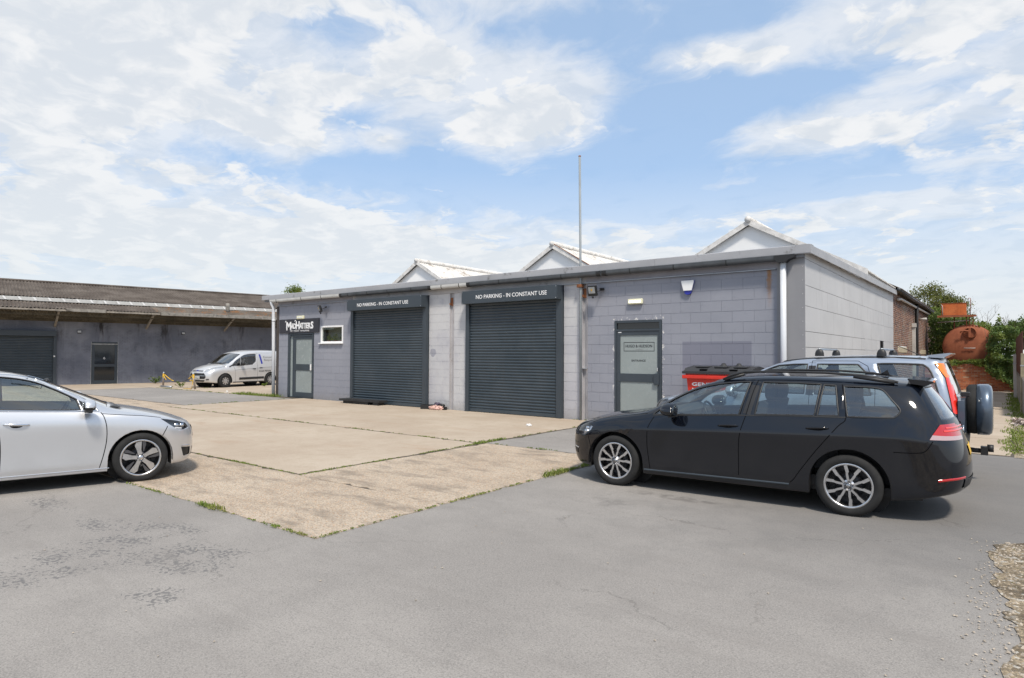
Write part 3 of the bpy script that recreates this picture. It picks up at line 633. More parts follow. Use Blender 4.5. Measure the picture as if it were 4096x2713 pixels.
# ---- roller shutters
def shutter(x0, x1, box0, tx, ztop=3.10):
    sh = MB().box(box0, x1, YW-.335, YW-.001, 3.09, 3.455, .006).build('roller_shutter', M['darkgrey'], bld)
    wall_text('lettering', 'NO PARKING - IN CONSTANT USE', tx[0], tx[1], 3.212, 3.322, YW-.337, M['letter'], sh, .0015)
    gl, gr = .13, .155
    for a, b in ((x0, x0+gl), (x1-gr, x1)):
        MB().box(a, b, YW-.125, YW-.002, 0.014, 3.10, .004).build('guide_rail', M['darkgrey'], sh)
    xa, xb = x0+gl, x1-gr; n = 37; h = (3.12-.11)/n
    prof = [(0, 0), (-.002, .10), (-.016, .28), (-.020, .50), (-.016, .72), (-.002, .88), (0.006, .94), (.006, 1.0), (.012, 1.0), (.012, 0)]
    me = MB().prism([(p[0], p[1]*h) for p in prof], 'x', xa, xb).mesh('slat'); me.materials.append(M['slat'])
    for k in range(n):
        o = bpy.data.objects.new('slat', me); COL.objects.link(o); o.parent = sh; o.matrix_parent_inverse = pinv(sh); o.location = (0, YW-.055+random.uniform(-.001, .001), .11+h*k)
    MB().box(xa, xb, YW-.075, YW-.03, .02, .112, .004).build('bottom_bar', M['slat'], sh)
    MB().box(xa-.06, xb+.06, YW-.03, YW-.005, .014, 3.2).build('back_sheet', M['seam'], sh)
    for q in ((box0+.03, 3.12), (box0+.03, 3.42), (x1-.03, 3.12), (x1-.03, 3.42)): MB().lathe([(0, YW-.339), (.010, YW-.338), (.012, YW-.334)], 'y', 8, (q[0], 0, q[1])).build('screw', M['steel'], sh)
    return sh
shutter(-17.55, -13.925, -17.49, (-16.947, -14.498)); shutter(-12.31, -9.005, -12.285, (-11.732, -9.312))
# ---- doors
def door(x0, x1, ztop, transom, lx0, lx1, lz, panes, extra=None, y=YW):
    d = MB()
    d.box(x0, x0+.055, y-.02, y+.06, 0.012, ztop, .004).box(x1-.055, x1, y-.02, y+.06, 0.012, ztop, .004).box(x0+.056, x1-.056, y-.02, y+.06, ztop-.055, ztop, .004).box(x0+.056, x1-.056, y-.022, y+.06, transom-.02, transom+.03, .004).box(x0, x1, y-.02, y+.08, .014, .05)
    fr_ = d.build('entrance_door', M['darkgrey'], bld)
    lf = MB(); ps = sorted(panes, key=lambda q: q[2])
    zl = [.055]+[q for p in ps for q in (p[2], p[3])]+[lz]
    for i in range(0, len(zl), 2): lf.box(lx0+.001, lx1-.001, y-.006, y+.045, zl[i], zl[i+1], .003)
    for p in ps: lf.box(lx0, p[0], y-.006, y+.045, p[2]+.001, p[3]-.001).box(p[1], lx1, y-.006, y+.045, p[2]+.001, p[3]-.001)
    lf.build('door_leaf', M['darkgrey'], fr_)
    for p in ps: MB().box(p[0]-.01, p[1]+.01, y+.012, y+.022, p[2]-.01, p[3]+.01).build('pane', M['frost'], fr_)
    return fr_
d1 = door(-21.32, -19.80, 2.41, 2.30, -21.06, -19.86, 2.28, [(-20.90, -19.90, 1.26, 2.18), (-20.90, -19.90, .22, 1.03)])
MB().box(-21.264, -21.062, YW+.02, YW+.03, .05, 2.28).build('pane', M['frost'], d1); MB().box(-21.08, -21.05, YW-.015, YW+.05, .05, 2.28).build('mullion', M['darkgrey'], d1)
MB().box(-19.975, -19.91, YW-.03, YW-.006, 1.04, 1.26, .004).build('handle_plate', M['white'], d1); box('reveal', M['darkgrey'], bld, -21.42, -21.325, YW-.004, YW+.2, 0, 2.41)
box('reveal', M['black'], bld, -21.42, -19.79, YW+.10, YW+.12, 0, 2.41)
d2 = door(-7.514, -6.285, 2.485, 2.25, -7.455, -6.345, 2.235, [(-7.368, -6.39, 1.21, 2.13), (-7.368, -6.39, .18, 1.01)])
MB().box(-7.456, -6.343, YW+.02, YW+.04, 2.285, 2.425).build('transom_light', M['darkglass'], d2); box('reveal', M['black'], bld, -7.52, -6.28, YW+.10, YW+.12, 0, 2.48)
MB().box(-6.475, -6.34, YW-.045, YW-.006, .96, 1.22, .006).build('lock_case', M['darkgrey'], d2); MB().box(-6.385, -6.355, YW-.06, YW-.03, 1.28, 1.36, .004).build('door_handle', M['chrome'], d2); MB().box(-7.42, -7.33, YW-.012, YW-.005, 2.195, 2.215).build('door_closer', M['white'], d2)
yg = YW+.0115
wall_text('lettering', 'HUGO & HUDSON', -7.225, -6.534, 1.838, 1.906, yg, M['letterdark'], d2, .002); wall_text('lettering', 'ENTRANCE', -7.066, -6.70, 1.50, 1.548, yg, M['letterdark'], d2, .002); wall_text('lettering', 'L O N D O N', -6.963, -6.776, 1.782, 1.804, yg, M['trim'], d2)
fr2 = MB(); t = .013
fr2.box(-7.276, -6.475, yg-.002, yg-.0005, 1.746, 1.746+t).box(-7.276, -6.475, yg-.002, yg-.0005, 1.966-t, 1.966).box(-7.276, -7.276+t, yg-.002, yg-.0005, 1.746+t, 1.966-t).box(-6.475-t, -6.475, yg-.002, yg-.0005, 1.746+t, 1.966-t); fr2.build('sign_border', M['letterdark'], d2)
# ---- small white window, with plants standing on its inner sill
w = MB().box(-19.375, -19.315, YW-.012, YW+.07, 2.03, 2.645, .004).box(-18.165, -18.105, YW-.012, YW+.07, 2.03, 2.645, .004).box(-19.314, -18.166, YW-.012, YW+.07, 2.585, 2.645, .004).box(-19.314, -18.166, YW-.012, YW+.07, 2.03, 2.09, .004).build('window', M['white'], bld)
MB().box(-19.30, -18.18, YW+.02, YW+.028, 2.10, 2.57).build('pane', M['pane'], w); MB().box(-19.44, -18.10, YW-.075, YW+.0, 2.0, 2.035, .004).build('window_sill', M['white'], w)
MB().box(-19.37, -18.11, YW+.07, YW+.35, 2.0, 2.03).build('inner_sill', M['white'], w); MB().box(-19.37, -18.11, YW+.32, YW+.33, 2.03, 2.63).build('curtain', pbr('beige curtain', (.62, .58, .50), .9, var=.1, vs_=8), w); MB().box(-19.28, -18.7, YW+.045, YW+.05, 2.52, 2.56).build('blind', M['white'], w)
M['plant'] = leafmat('house plant leaf', (.34, .42, .05), (.62, .60, .10)); M['plantdark'] = leafmat('dark house plant leaf', (.18, .27, .09), (.30, .38, .12))
def potplant(label, x, y, z, mat, n, s, seed):
    t = thing('potted_plant', label, 'plant', (x, y, z), 0, 'plants on the workshop window sill'); rn = random.Random(seed)
    MB().lathe([(.0, 0), (.045, 0), (.06, .09), (.052, .09), (.045, .08), (0, .08)], 'z', 14).build('pot', pbr('clay pot', (.30, .10, .05), .8), t, False)
    mb = MB()
    for _ in range(n):
        a, e, r_ = rn.uniform(0, 6.28), rn.uniform(-.1, 1.4), s*rn.uniform(.4, 1.0)
        c = Vector((r_*math.cos(a)*math.cos(e)*1.1, r_*math.sin(a)*math.cos(e)*.35, .10+r_*math.sin(e)*1.15)); d = Vector((math.cos(a), math.sin(a), rn.uniform(-.6, .6))).normalized(); sd_ = d.cross(Vector((rn.uniform(-.4, .4), rn.uniform(-.4, .4), 1))).normalized()
        L_ = s*rn.uniform(.25, .45); mb.add([c-d*L_*.5, c+sd_*L_*.28, c+d*L_*.5, c-sd_*L_*.28], [(0, 1, 2, 3)])
        if rn.random() < .3: mb.tube([(0, 0, .08), tuple(c)], .003, 4, False)
    mb.build('leaves', mat, t, False, recalc=False)
potplant('yellow green leafy house plant behind the small white window', -19.02, YW+.105, 2.04, M['plant'], 200, .17, 1); potplant('dark spiky house plant beside the yellow green one in the small window', -18.66, YW+.115, 2.04, M['plant'], 90, .20, 2); potplant('small pale house plant at the shutter side of the small window', -18.33, YW+.105, 2.04, M['plantdark'], 100, .13, 3)
# ---- cladding on the east side: lapped cement sheets, each its own piece
sw = box('side_wall', M['seam'], bld, -3.32, -3.165, YW+.03, 27.0, 0, 3.86)
box('corner_sheet', M['sheetdark'], bld, -3.64, -3.155, YW-.045, YW-.03, 0, 3.76); box('corner_back', M['sheetdark'], bld, -3.70, -3.17, YW-.029, YW+.2, 0, 3.70)
for z in [.4+.28*k for k in range(12)]:
    for x in (-3.60, -3.20): MB().lathe([(0, YW-.050), (.007, YW-.049), (.009, YW-.045)], 'y', 6, (x, 0, z)).build('rivet', M['sheet'], bld)
rows = [(0, .42, 1.36), (.42, .93, 1.36), (.93, 1.36, .68), (1.36, 1.834, 1.36), (1.834, 2.158, 1.36), (2.158, 2.676, 1.36), (2.676, 3.10, .545), (3.10, 3.64, 1.33), (3.64, 3.95, 1.33)]
rn = random.Random(21)
for i, (za, zb, wd) in enumerate(rows):
    y = YW-.045; k = 0
    while y < 26.9:
        wdd = wd if k or i % 2 else wd*.78
        y2 = min(y+wdd, 27.0)
        zt = zb if zb < 3.9 else 3.80+.155*(y-13.74)/12
        if not (za < 2.1 < zb+.1 and False):
            MB().box(-3.162+rn.uniform(-.001, .001), -3.150+rn.uniform(-.0012, .0025), y+.0035, y2-.0035, za+.004, zt-.005).build('cladding_sheet', M['sheet'], sw)
        y = y2; k += 1
MB().box(-3.16, -3.14, 23.75, 24.5, 1.90, 2.16).build('vent', M['seam'], bld); MB().box(-3.16, -3.137, 24.32, 24.5, 1.92, 2.14).build('vent_flap', M['sheetdark'], bld)
# ---- things fixed to the front
sgn = thing('shop_sign', 'black shop sign with white lettering above the left hand door', 'sign', (-20.7, YW, 2.68))
MB().box(-21.963, -19.452, YW-.035, YW-.006, 2.42, 2.94, .004).build('board', M['signblack'], sgn)
def glyph(ch, x0, x1, z0, z1, bold):
    me = fit_text(text_mesh(ch, .3, .002, bold), x1-x0, z1-z0)
    for q in me.vertices: q.co = Vector((x0+q.co.x, YW-.037-q.co.z, z0+q.co.y))
    link('letter', me, M['letter'], sgn)
for ch, a, b, z0, z1 in (('M', -21.49, -21.17, 2.525, 2.84), ('A', -21.185, -21.03, 2.575, 2.785), ('D', -21.035, -20.865, 2.575, 2.775), ('H', -20.875, -20.635, 2.545, 2.855), ('A', -20.645, -20.47, 2.575, 2.785),
                         ('T', -20.515, -20.345, 2.57, 2.79), ('T', -20.375, -20.205, 2.565, 2.785), ('E', -20.225, -20.09, 2.575, 2.785), ('R', -20.105, -19.94, 2.56, 2.785), ('S', -19.945, -19.785, 2.56, 2.825)): glyph(ch, a, b, z0, z1, .012)
for (x, z, r_, s_) in ((-21.525, 2.845, .030, 1), (-20.905, 2.86, .030, 1)):     # curled serifs on the two capitals
    MB().tube([(x+r_*math.cos(a)*1.0, YW-.038, z+r_*math.sin(a)) for a in [.2+.45*k for k in range(9)]], .013, 6).build('serif', M['letter'], sgn)
for (x0, x1, z) in ((-21.50, -21.41, 2.52), (-21.25, -21.13, 2.52), (-20.89, -20.79, 2.54), (-20.72, -20.62, 2.54)): MB().prism([(x0, z), (x1, z), ((x0+x1)/2, z+.03)], 'y', YW-.039, YW-.036).build('serif', M['letter'], sgn)
x = -21.20                                                          # the small strapline is too fine to read
for word in (3, 0, 7, 0, 12):
    if word == 0: MB().lathe([(0, YW-.039), (.012, YW-.038), (.012, YW-.035)], 'y', 10, (x+.02, 0, 2.497)).build('strapline', M['letter'], sgn); x += .065; continue
    for k in range(word): MB().box(x+k*.045, x+k*.045+.012, YW-.039, YW-.036, 2.472, 2.522).box(x+k*.045+.0125, x+k*.045+.034, YW-.039, YW-.036, 2.472 if k % 2 else 2.512, 2.482 if k % 2 else 2.522).build('strapline', M['letter'], sgn)
    x += word*.045+.03
def emission(name, col, s):
    mt, nt, b = newmat(name); setb(nt, b, Base_Color=tuple(col)+(1,), Emission_Color=tuple(col)+(1,), Emission_Strength=s); return mt
M['led'] = emission('lit led', (1, .97, .85), 2.2)
def bulkhead(label, x, z, wd, hd_, lit):
    t = thing('bulkhead_light', label, 'light', (x, YW, z))
    MB().box(x-wd/2, x+wd/2, YW-.075, YW-.002, z-hd_/2, z+hd_/2, .022).build('lamp_body', M['cream'], t)
    if lit:
        for k in range(10): MB().box(x-wd*.38+k*wd*.084-.008, x-wd*.38+k*wd*.084+.008, YW-.079, YW-.074, z-hd_*.22, z+hd_*.22, .003).build('led', M['led'], t)
    else: MB().box(x-wd*.36, x+wd*.36, YW-.079, YW-.074, z-hd_*.16, z+hd_*.16, .006).build('tube', M['white'], t)
bulkhead('unlit cream bulkhead light above the black shop sign', -20.575, 2.99, .42, .125, False); bulkhead('lit cream bulkhead light with row of leds above the right hand door', -6.94, 2.938, .385, .13, True)
def floodlight(label, x, z, rz, rx, s=1.0):
    t = thing('floodlight', label, 'floodlight', (x, YW-.22, z)); t.rotation_euler = (rx, 0, rz)
    MB().box(-.13*s, .13*s, -.03, .03, -.13*s, .13*s, .010).build('lamp_body', M['black'], t, False)
    MB().box(-.095*s, .095*s, -.036, -.0305, -.06*s, .10*s, .002).build('reflector', M['steel'], t, False); MB().box(-.02*s, .02*s, -.040, -.0365, .0, .05*s).build('led', M['yellow'], t, False)
    for k in range(6): MB().box(-.10*s+k*.036*s, -.10*s+k*.036*s+.008, .0302, .055, -.10*s, .10*s).build('cooling_fin', M['black'], t, False)
    MB().lathe([(0, -.02), (.02, -.018), (.024, .0), (.024, .03), (0, .03)], 'z', 12, (0, -.02, -.165*s)).build('motion_sensor', M['black'], t, False)
    MB().tube([(.135*s, 0, -.02), (.15*s, .10, -.02), (.15*s, .19, .0)], .012, 6).box(.10*s, .22*s, .17, .2, -.03, .03).build('bracket', M['black'], t, False)
floodlight('black floodlight between the shop sign and left hand shutter', -19.15, 3.24, R(-22), R(18)); floodlight('black floodlight with motion sensor beside the tall pole', -8.02, 3.24, R(-4), R(14))
al = thing('alarm_box', 'white and blue alarm box high on the lilac wall', 'alarm', (-5.635, YW, 3.19))
MB().prism([(-5.78, 3.345), (-5.48, 3.345), (-5.495, 3.29), (-5.56, 3.06), (-5.60, 3.035), (-5.66, 3.035), (-5.70, 3.06), (-5.765, 3.29)], 'y', YW-.055, YW-.004).build('blue_base', M['blue'], al)
MB().prism([(-5.772, 3.352), (-5.488, 3.352), (-5.484, 3.32), (-5.535, 3.125), (-5.725, 3.125), (-5.776, 3.32)], 'y', YW-.075, YW-.050).build('white_cover', M['white'], al)
pole = thing('mast', 'tall thin galvanised mast clamped to the front beam', 'pole', (-8.43, YW-.10, 0))
MB().tube([(-8.425, YW-.10, .02), (-8.434, YW-.10, 3.40), (-8.47, YW-.10, 6.71)], .030, 10).build('pipe', pbr('mast steel', (.24, .265, .28), .6, .0, var=.1, vs_=3), pole)
MB().lathe([(.032, 6.70), (.033, 6.73), (0, 6.735)], 'z', 10, (-8.47, YW-.10, 0)).build('cap', M['rust'], pole); MB().box(-8.52, -8.38, YW-.16, YW-.02, 3.36, 3.44, .01).build('clamp', M['rust'], pole)
# ------------------------------------------------------------------ corrugated sheets
def corrugated(mb, s0, s1, A, Bq, pitch=.146, amp=.024, rows=3, per=6, jit=0.0, rn=None):
    """A, Bq: (y, z) lower and upper edge; corrugations run up the slope; x is the long direction"""
    n = int((s1-s0)/pitch*per); dy_, dz_ = Bq[0]-A[0], Bq[1]-A[1]; L_ = math.hypot(dy_, dz_); ny, nz = -dz_/L_, dy_/L_
    if nz < 0: ny, nz = -ny, -nz
    v = []; f = []
    for r_ in range(rows+1):
        t = r_/rows; sg = rn.uniform(-jit, jit) if rn else 0
        for i in range(n+1):
            x = s0+i*pitch/per; h = amp*math.sin(2*math.pi*i/per)+sg
            v.append((x, A[0]+dy_*t+ny*h, A[1]+dz_*t+nz*h))
    for r_ in range(rows):
        for i in range(n): f.append((r_*(n+1)+i, r_*(n+1)+i+1, (r_+1)*(n+1)+i+1, (r_+1)*(n+1)+i))
    mb.add(v, f, True); return mb
def mat_roof(name, dark, light, moss, mossamt=.0, spots=.5):
    mt, nt, b = newmat(name); p = pos(nt)
    c = mixc(nt, smooth(nt, noise(nt, p, 1.1, 6, .65), .35, .7), dark, light)
    c = mixc(nt, smooth(nt, noise(nt, p, 9, 5, .7), .50, .72, 0, .6), c, tuple(q*.5 for q in dark))
    c = mixc(nt, smooth(nt, noise(nt, p, 13, 5, .7), .64, .72, 0, spots), c, (.48, .46, .42))
    c = mixc(nt, smooth(nt, noise(nt, p, 2.3, 6, .7), .60-mossamt, .70-mossamt*.5, 0, .75 if mossamt else .35), c, moss)
    setb(nt, b, Base_Color=c, Roughness=.95, Specular_IOR_Level=.15); bumpn(nt, b, noise(nt, p, 40, 4, .7), .5, .01); return mt
M['asb'] = mat_roof('lichened cement roof', (.080, .066, .056), (.145, .125, .108), (.12, .07, .04)); M['asbmoss'] = mat_roof('mossy cement roof', (.10, .085, .07), (.18, .158, .135), (.24, .10, .03), .10, .7)
M['asbwhite'] = mat_roof('white cement roof', (.55, .53, .50), (.66, .65, .62), (.20, .14, .09), .07, .5)
M['underroof'] = mat_roof('roof underside', (.085, .074, .056), (.15, .13, .095), (.06, .052, .042), 0, .1)
def mat_darkbrick():
    mt, nt, b = newmat('painted brickwork'); tc = nd(nt, 'ShaderNodeTexCoord').outputs['Object']; sx = nd(nt, 'ShaderNodeSeparateXYZ', None, i0=tc); X, _, Z = sx.outputs
    uv = nd(nt, 'ShaderNodeCombineXYZ', None, i0=X, i1=Z, i2=0.0).outputs[0]
    br = nd(nt, 'ShaderNodeTexBrick', {'offset': .5}, Vector=uv, Scale=1.0, Brick_Width=.225, Row_Height=.075, Mortar_Size=.010, Mortar_Smooth=.3, Color1=(1, 1, 1, 1), Color2=(.86, .86, .86, 1), Mortar=(.52, .52, .54, 1))
    n1_ = noise(nt, uv, .55, 5, .6); n2_ = noise(nt, uv, 3.5, 7, .7)
    c = mixc(nt, smooth(nt, n1_, .34, .66), (.150, .162, .200), (.230, .242, .280))
    str_ = noise(nt, vmt(nt, 'MULTIPLY', uv, (1, .22, 1)), 2.4, 6, .65)
    c = mixc(nt, smooth(nt, str_, .54, .78, 0, .5), c, (.32, .33, .355)); c = mixc(nt, smooth(nt, noise(nt, vmt(nt, 'MULTIPLY', uv, (1, .6, 1)), 1.3, 8, .72), .52, .72, 0, .60), c, (.085, .09, .108))
    run = mth(nt, 'MULTIPLY', smooth(nt, noise(nt, vmt(nt, 'MULTIPLY', uv, (1, .16, 1)), 1.0, 6, .68), .53, .64), smooth(nt, Z, 1.2, 3.1)); c = mixc(nt, mth(nt, 'MULTIPLY', run, .85), c, (.024, .020, .018))
    lines = smooth(nt, noise(nt, uv, .9, 5, .65), .46, .66, .10, .85); mul = mixc(nt, lines, (1, 1, 1), br.outputs['Color']); c = mixc(nt, 1.0, c, mul, 'MULTIPLY')
    setb(nt, b, Base_Color=c, Roughness=.8, Specular_IOR_Level=.25); bumpn(nt, b, mth(nt, 'SUBTRACT', 1.0, br.outputs['Fac']), .3, .006); return mt
M['darkbrick'] = mat_darkbrick()
# ------------------------------------------------------------------ the far warehouse
wh = thing('warehouse', 'long dark painted brick warehouse with lichened corrugated roof and canopy', 'building', (-38.366, 8.05, 0), R(78.15))
def WB(): return MB()
box('wall', M['darkbrick'], wh, -16, 4.80, 0, .3, 0, 3.9, 0, False); box('wall', M['darkbrick'], wh, 5.98, 36, 0, .3, 0, 3.9, 0, False); box('wall', M['darkbrick'], wh, 4.801, 5.979, 0, .3, 2.205, 3.9, 0, False)
box('end_wall', M['darkbrick'], wh, 35.7, 36, .301, 8.0, 0, 4.1, 0, False)
rn = random.Random(9); mb = MB()
for a in range(-16, 36, 4): corrugated(mb, a, a+4.02, (-.38, 4.385+rn.uniform(-.01, .01)), (4.0, 5.50), rows=3, rn=rn, jit=.006)
mb.build('roof', M['asb'], wh, False); mb = MB(); corrugated(mb, -16, 36, (8.4, 4.40), (4.0, 5.50), rows=1); mb.build('roof', M['asb'], wh, False)
MB().tube([(-16, 4.0, 5.52), (36, 4.0, 5.52)], .07, 8).build('ridge_cap', M['asb'], wh, False)
for a, b, mt in ((-16, 7.4, 'asb'), (7.4, 36, 'asbmoss')):
    mb = MB(); corrugated(mb, a, b, (-2.02, 3.745), (-.30, 4.17), rows=2, amp=.026, rn=rn, jit=.01); mb.build('canopy_roof', M[mt], wh, False)
mb = MB(); corrugated(mb, -16, 36, (-1.95, 3.635), (-.0, 3.31), rows=2, amp=.03); mb.build('canopy_soffit', M['underroof'], wh, False)
for y, z in ((-.06, 3.23), (-.75, 3.34), (-1.45, 3.455)): box('purlin', M['underroof'], wh, -16, 36, y-.05, y+.05, z-.02, z+.12, 0, False)
# eave board: painted timber to the left, cement edging to the right, one broken length between
M['eave'] = pbr('weathered eave board', (.26, .235, .20), .9, var=.3, vs_=4, dirt=((.11, .09, .07), .08, 6)); M['edging'] = pbr('lichened cement edging', (.24, .225, .20), .95, var=.35, vs_=6, dirt=((.09, .085, .08), .10, 5))
for a, b in ((-16, -6), (-5.99, 1.0), (1.01, 4.1), (5.15, 7.55)): box('eave_board', M['eave'], wh, a, b, -2.06, -2.02, 3.635, 3.715, 0, False)
MB().prism([(3.45, 3.76), (5.12, 3.78), (5.12, 3.62), (3.75, 3.625)], 'y', -2.12, -2.08).build('broken_edging', M['edging'], wh, False)
for a, b in ((7.58, 11.0), (11.01, 14.5), (14.51, 20), (20.01, 36)): MB().box(a, b, -2.12, -2.05, 3.60, 3.775, .01).build('edging', M['edging'], wh, False)
# white flashing gutter between the two roofs, with its straps
MB().prism([(-.46, 4.17), (-.46, 4.335), (-.44, 4.345), (-.43, 4.345), (-.42, 4.20), (-.25, 4.19), (-.25, 4.17)], 'x', -16, 36).build('box_gutter', M['gutwhite'], wh, False)
sm_ = MB().add([(0, -.468, 4.19), (.085, -.468, 4.19), (-.02, -.468, 4.35), (-.105, -.468, 4.35), (0, -.46, 4.19), (.085, -.46, 4.19), (-.02, -.46, 4.35), (-.105, -.46, 4.35)], [(0, 1, 2, 3), (4, 7, 6, 5), (0, 4, 5, 1), (1, 5, 6, 2), (2, 6, 7, 3), (3, 7, 4, 0)]).mesh('strap'); sm_.materials.append(M['white'])
for k in range(-8, 28):
    o = bpy.data.objects.new('gutter_strap', sm_); COL.objects.link(o); o.parent = wh; o.location = (1.22+k*.585, 0, 0)
for s in (-4.8, -.8, 3.24, 7.29, 11.32, 15.35, 19.4):
    MB().prism([(-.02, 2.92), (-.02, 3.02), (-1.78, 3.66), (-1.84, 3.66), (-1.84, 3.58), (-1.70, 3.56)], 'x', s-.045, s+.045).box(s-.09, s+.09, -1.98, -1.70, 3.60, 3.64).build('bracket', M['eave'], wh, False)
MB().lathe([(.0, .0), (.11, 0), (.11, .62), (.085, .64), (0, .64)], 'z', 12, (11.2, -1.0, 3.86)).build('vent_stub', M['edging'], wh, False)
# roller shutter of the warehouse: slats too fine to tell apart
sh = MB().box(-1.2, 3.30, -.30, -.002, 2.45, 2.72, .008).build('roller_shutter', M['darkgrey'], wh, False)
for a, b in ((-1.2, -1.06), (3.19, 3.33)): MB().box(a, b, -.12, -.001, .012, 2.46).build('guide_rail', M['darkgrey'], sh, False)
mb = MB(); n = 31; h = 2.42/n
for k in range(n): mb.prism([(-.03, .03+h*k), (-.046, .03+h*(k+.25)), (-.05, .03+h*(k+.5)), (-.046, .03+h*(k+.75)), (-.03, .03+h*(k+.94)), (-.02, .03+h*(k+.97)), (-.02, .03+h*k)], 'x', -1.05, 3.18)
tag(mb.build('slats', M['slat'], sh, False), kind='stuff'); MB().box(3.20, 3.27, -.14, -.12, 1.42, 1.49, .005).build('lock', M['white'], sh, False)
d = MB().box(4.81, 4.88, -.02, .07, .012, 2.2).box(5.91, 5.975, -.02, .07, .012, 2.2).box(4.881, 5.909, -.02, .07, 2.06, 2.2).box(4.881, 5.909, -.02, .07, .91, 1.05).box(4.881, 5.909, -.02, .07, .012, .2).box(4.881, 4.95, -.01, .06, .2, 2.06).box(5.845, 5.909, -.01, .06, .2, 2.06).build('entrance_door', M['darkgrey'], wh, False)
for z0, z1 in ((.2, .91), (1.05, 2.06)): MB().box(4.95, 5.845, .02, .03, z0, z1).build('pane', M['darkglass'], d, False)
box('door_recess', M['seam'], wh, 4.79, 5.99, .10, .12, 0, 2.25, 0, False)
MB().box(4.79, 4.808, -.006, .03, 0, 2.22).box(5.977, 5.995, -.006, .03, 0, 2.22).box(4.808, 5.977, -.03, -.021, 2.07, 2.115).build('door_flashing', pbr('chalky mastic', (.42, .42, .41), .9, var=.4, vs_=8), wh, False)
me = fit_text(text_mesh('6', .15, .001, .0), .085, .125)
for q in me.vertices: q.co = Vector((5.34+q.co.x, .0185-q.co.z, 1.30+q.co.y))
link('door_number', me, M['letter'], d, False)
for s, z, lab in ((4.26, 2.715, 'small square lamp on the warehouse wall near the door numbered six'), (9.12, 2.75, 'small square lamp on the warehouse wall behind the panel van')):
    lt = thing('wall_lamp', lab, 'light'); lt.location = (wh.matrix_basis @ Matrix.Rotation(R(78.15), 4, 'Z') @ Vector((0, 0, 0)))*0+Vector((0, 0, 0))
    ca, sa = math.cos(R(78.15)), math.sin(R(78.15)); lt.location = (-38.366+ca*s, 8.05+sa*s, z); lt.rotation_euler = (0, 0, R(78.15))
    MB().prism([(-.10, .02), (-.002, .09), (-.002, -.09), (-.04, -.09), (-.12, -.05)], 'x', -.08, .08).build('lamp_body', M['black'], lt, False); MB().add([(-.075, -.105, .02), (.075, -.105, .02), (.075, -.008, .085), (-.075, -.008, .085)], [(0, 1, 2, 3)]).add([(-.075, -.125, -.045), (.075, -.125, -.045), (.075, -.105, .019), (-.075, -.105, .019)], [(0, 1, 2, 3)]).build('lamp_glass', M['white'], lt, False)
# ------------------------------------------------------------------ gabled sheds behind the workshop
M['gable'] = pbr('white gable board', (.84, .84, .83), .7, var=.05, vs_=.8); M['barge'] = pbr('weathered barge board', (.66, .64, .61), .9, var=.22, vs_=5, dirt=((.20, .17, .13), .06, 6))
def shed(rx, hw, ez, label, rz_=6.0, y0=21.0, y1=45.6, rusty=False):
    t = thing('gabled_shed', label, 'building', (rx, y0, 0), 0, 'gabled sheds behind the workshop')
    MB().prism([(rx-hw, 0), (rx+hw, 0), (rx+hw, ez), (rx, rz_-.12), (rx-hw, ez)], 'y', y0, y1).build('walls', M['gable'], t)
    sl = (rz_-ez)/hw
    for sg in (1, -1):
        mb = MB(); v0 = len(mb.v)
        corrugated(mb, 0, y1-y0+.15, (hw+.1, ez-sl*.1), (0.0, rz_), rows=4, amp=.022)
        mb.v = [(rx+sg*q[1], y0-.10+q[0], q[2]) for q in mb.v]; mb.build('roof', M['asbwhite'], t)
        bw = .15; off = .05
        MB().prism([(rx+sg*.0, rz_+off), (rx+sg*(hw+.1), ez-sl*.1+off), (rx+sg*(hw+.1), ez-sl*.1+off-bw*1.15), (rx+sg*.0, rz_+off-bw*1.15)], 'y', y0-.16, y0-.11).build('barge_board', M['barge'], t)
    MB().tube([(rx, y0-.20, rz_+.055), (rx, y1, rz_+.055)], .105, 12).build('ridge_cap', M['barge'], t)
    if rusty: MB().tube([(rx+.12, y0-.17, rz_+.02), (rx+hw*.5, y0-.17, rz_+.06-sl*hw*.5)], .018, 6).build('rusty_trim', M['rust'], t)
    return t
shed(-6.46, 3.30, 4.20, 'white gabled shed nearest the clad side wall'); shed(-14.1, 3.80, 3.80, 'white gabled shed with orange rust line behind the mast', rusty=True); shed(-21.8, 3.80, 3.80, 'white gabled shed with brown stained roof farthest from the clad wall')
# ------------------------------------------------------------------ brick side building down the alley
def mat_brick(name, c1, c2, c3, dirt):
    mt, nt, b = newmat(name); r_ = nd(nt, 'ShaderNodeNewGeometry').outputs['Random Per Island']; p = pos(nt)
    c = mixc(nt, smooth(nt, r_, .15, .6), c1, c2); c = mixc(nt, smooth(nt, r_, .86, .93), c, c3)
    c = mixc(nt, smooth(nt, noise(nt, p, .8, 5, .6), .45, .68, 0, .6), c, dirt)
    setb(nt, b, Base_Color=c, Roughness=.92); bumpn(nt, b, noise(nt, p, 60, 3, .6), .4, .005); return mt
M['brickbrown'] = mat_brick('brown brick', (.13, .065, .045), (.235, .115, .068), (.085, .055, .045), (.27, .21, .145)); M['brickred'] = mat_brick('orange red brick', (.30, .095, .045), (.42, .145, .065), (.46, .30, .20), (.24, .09, .05))
M['mortar'] = pbr('lime mortar', (.33, .30, .26), .95, var=.2, vs_=6)
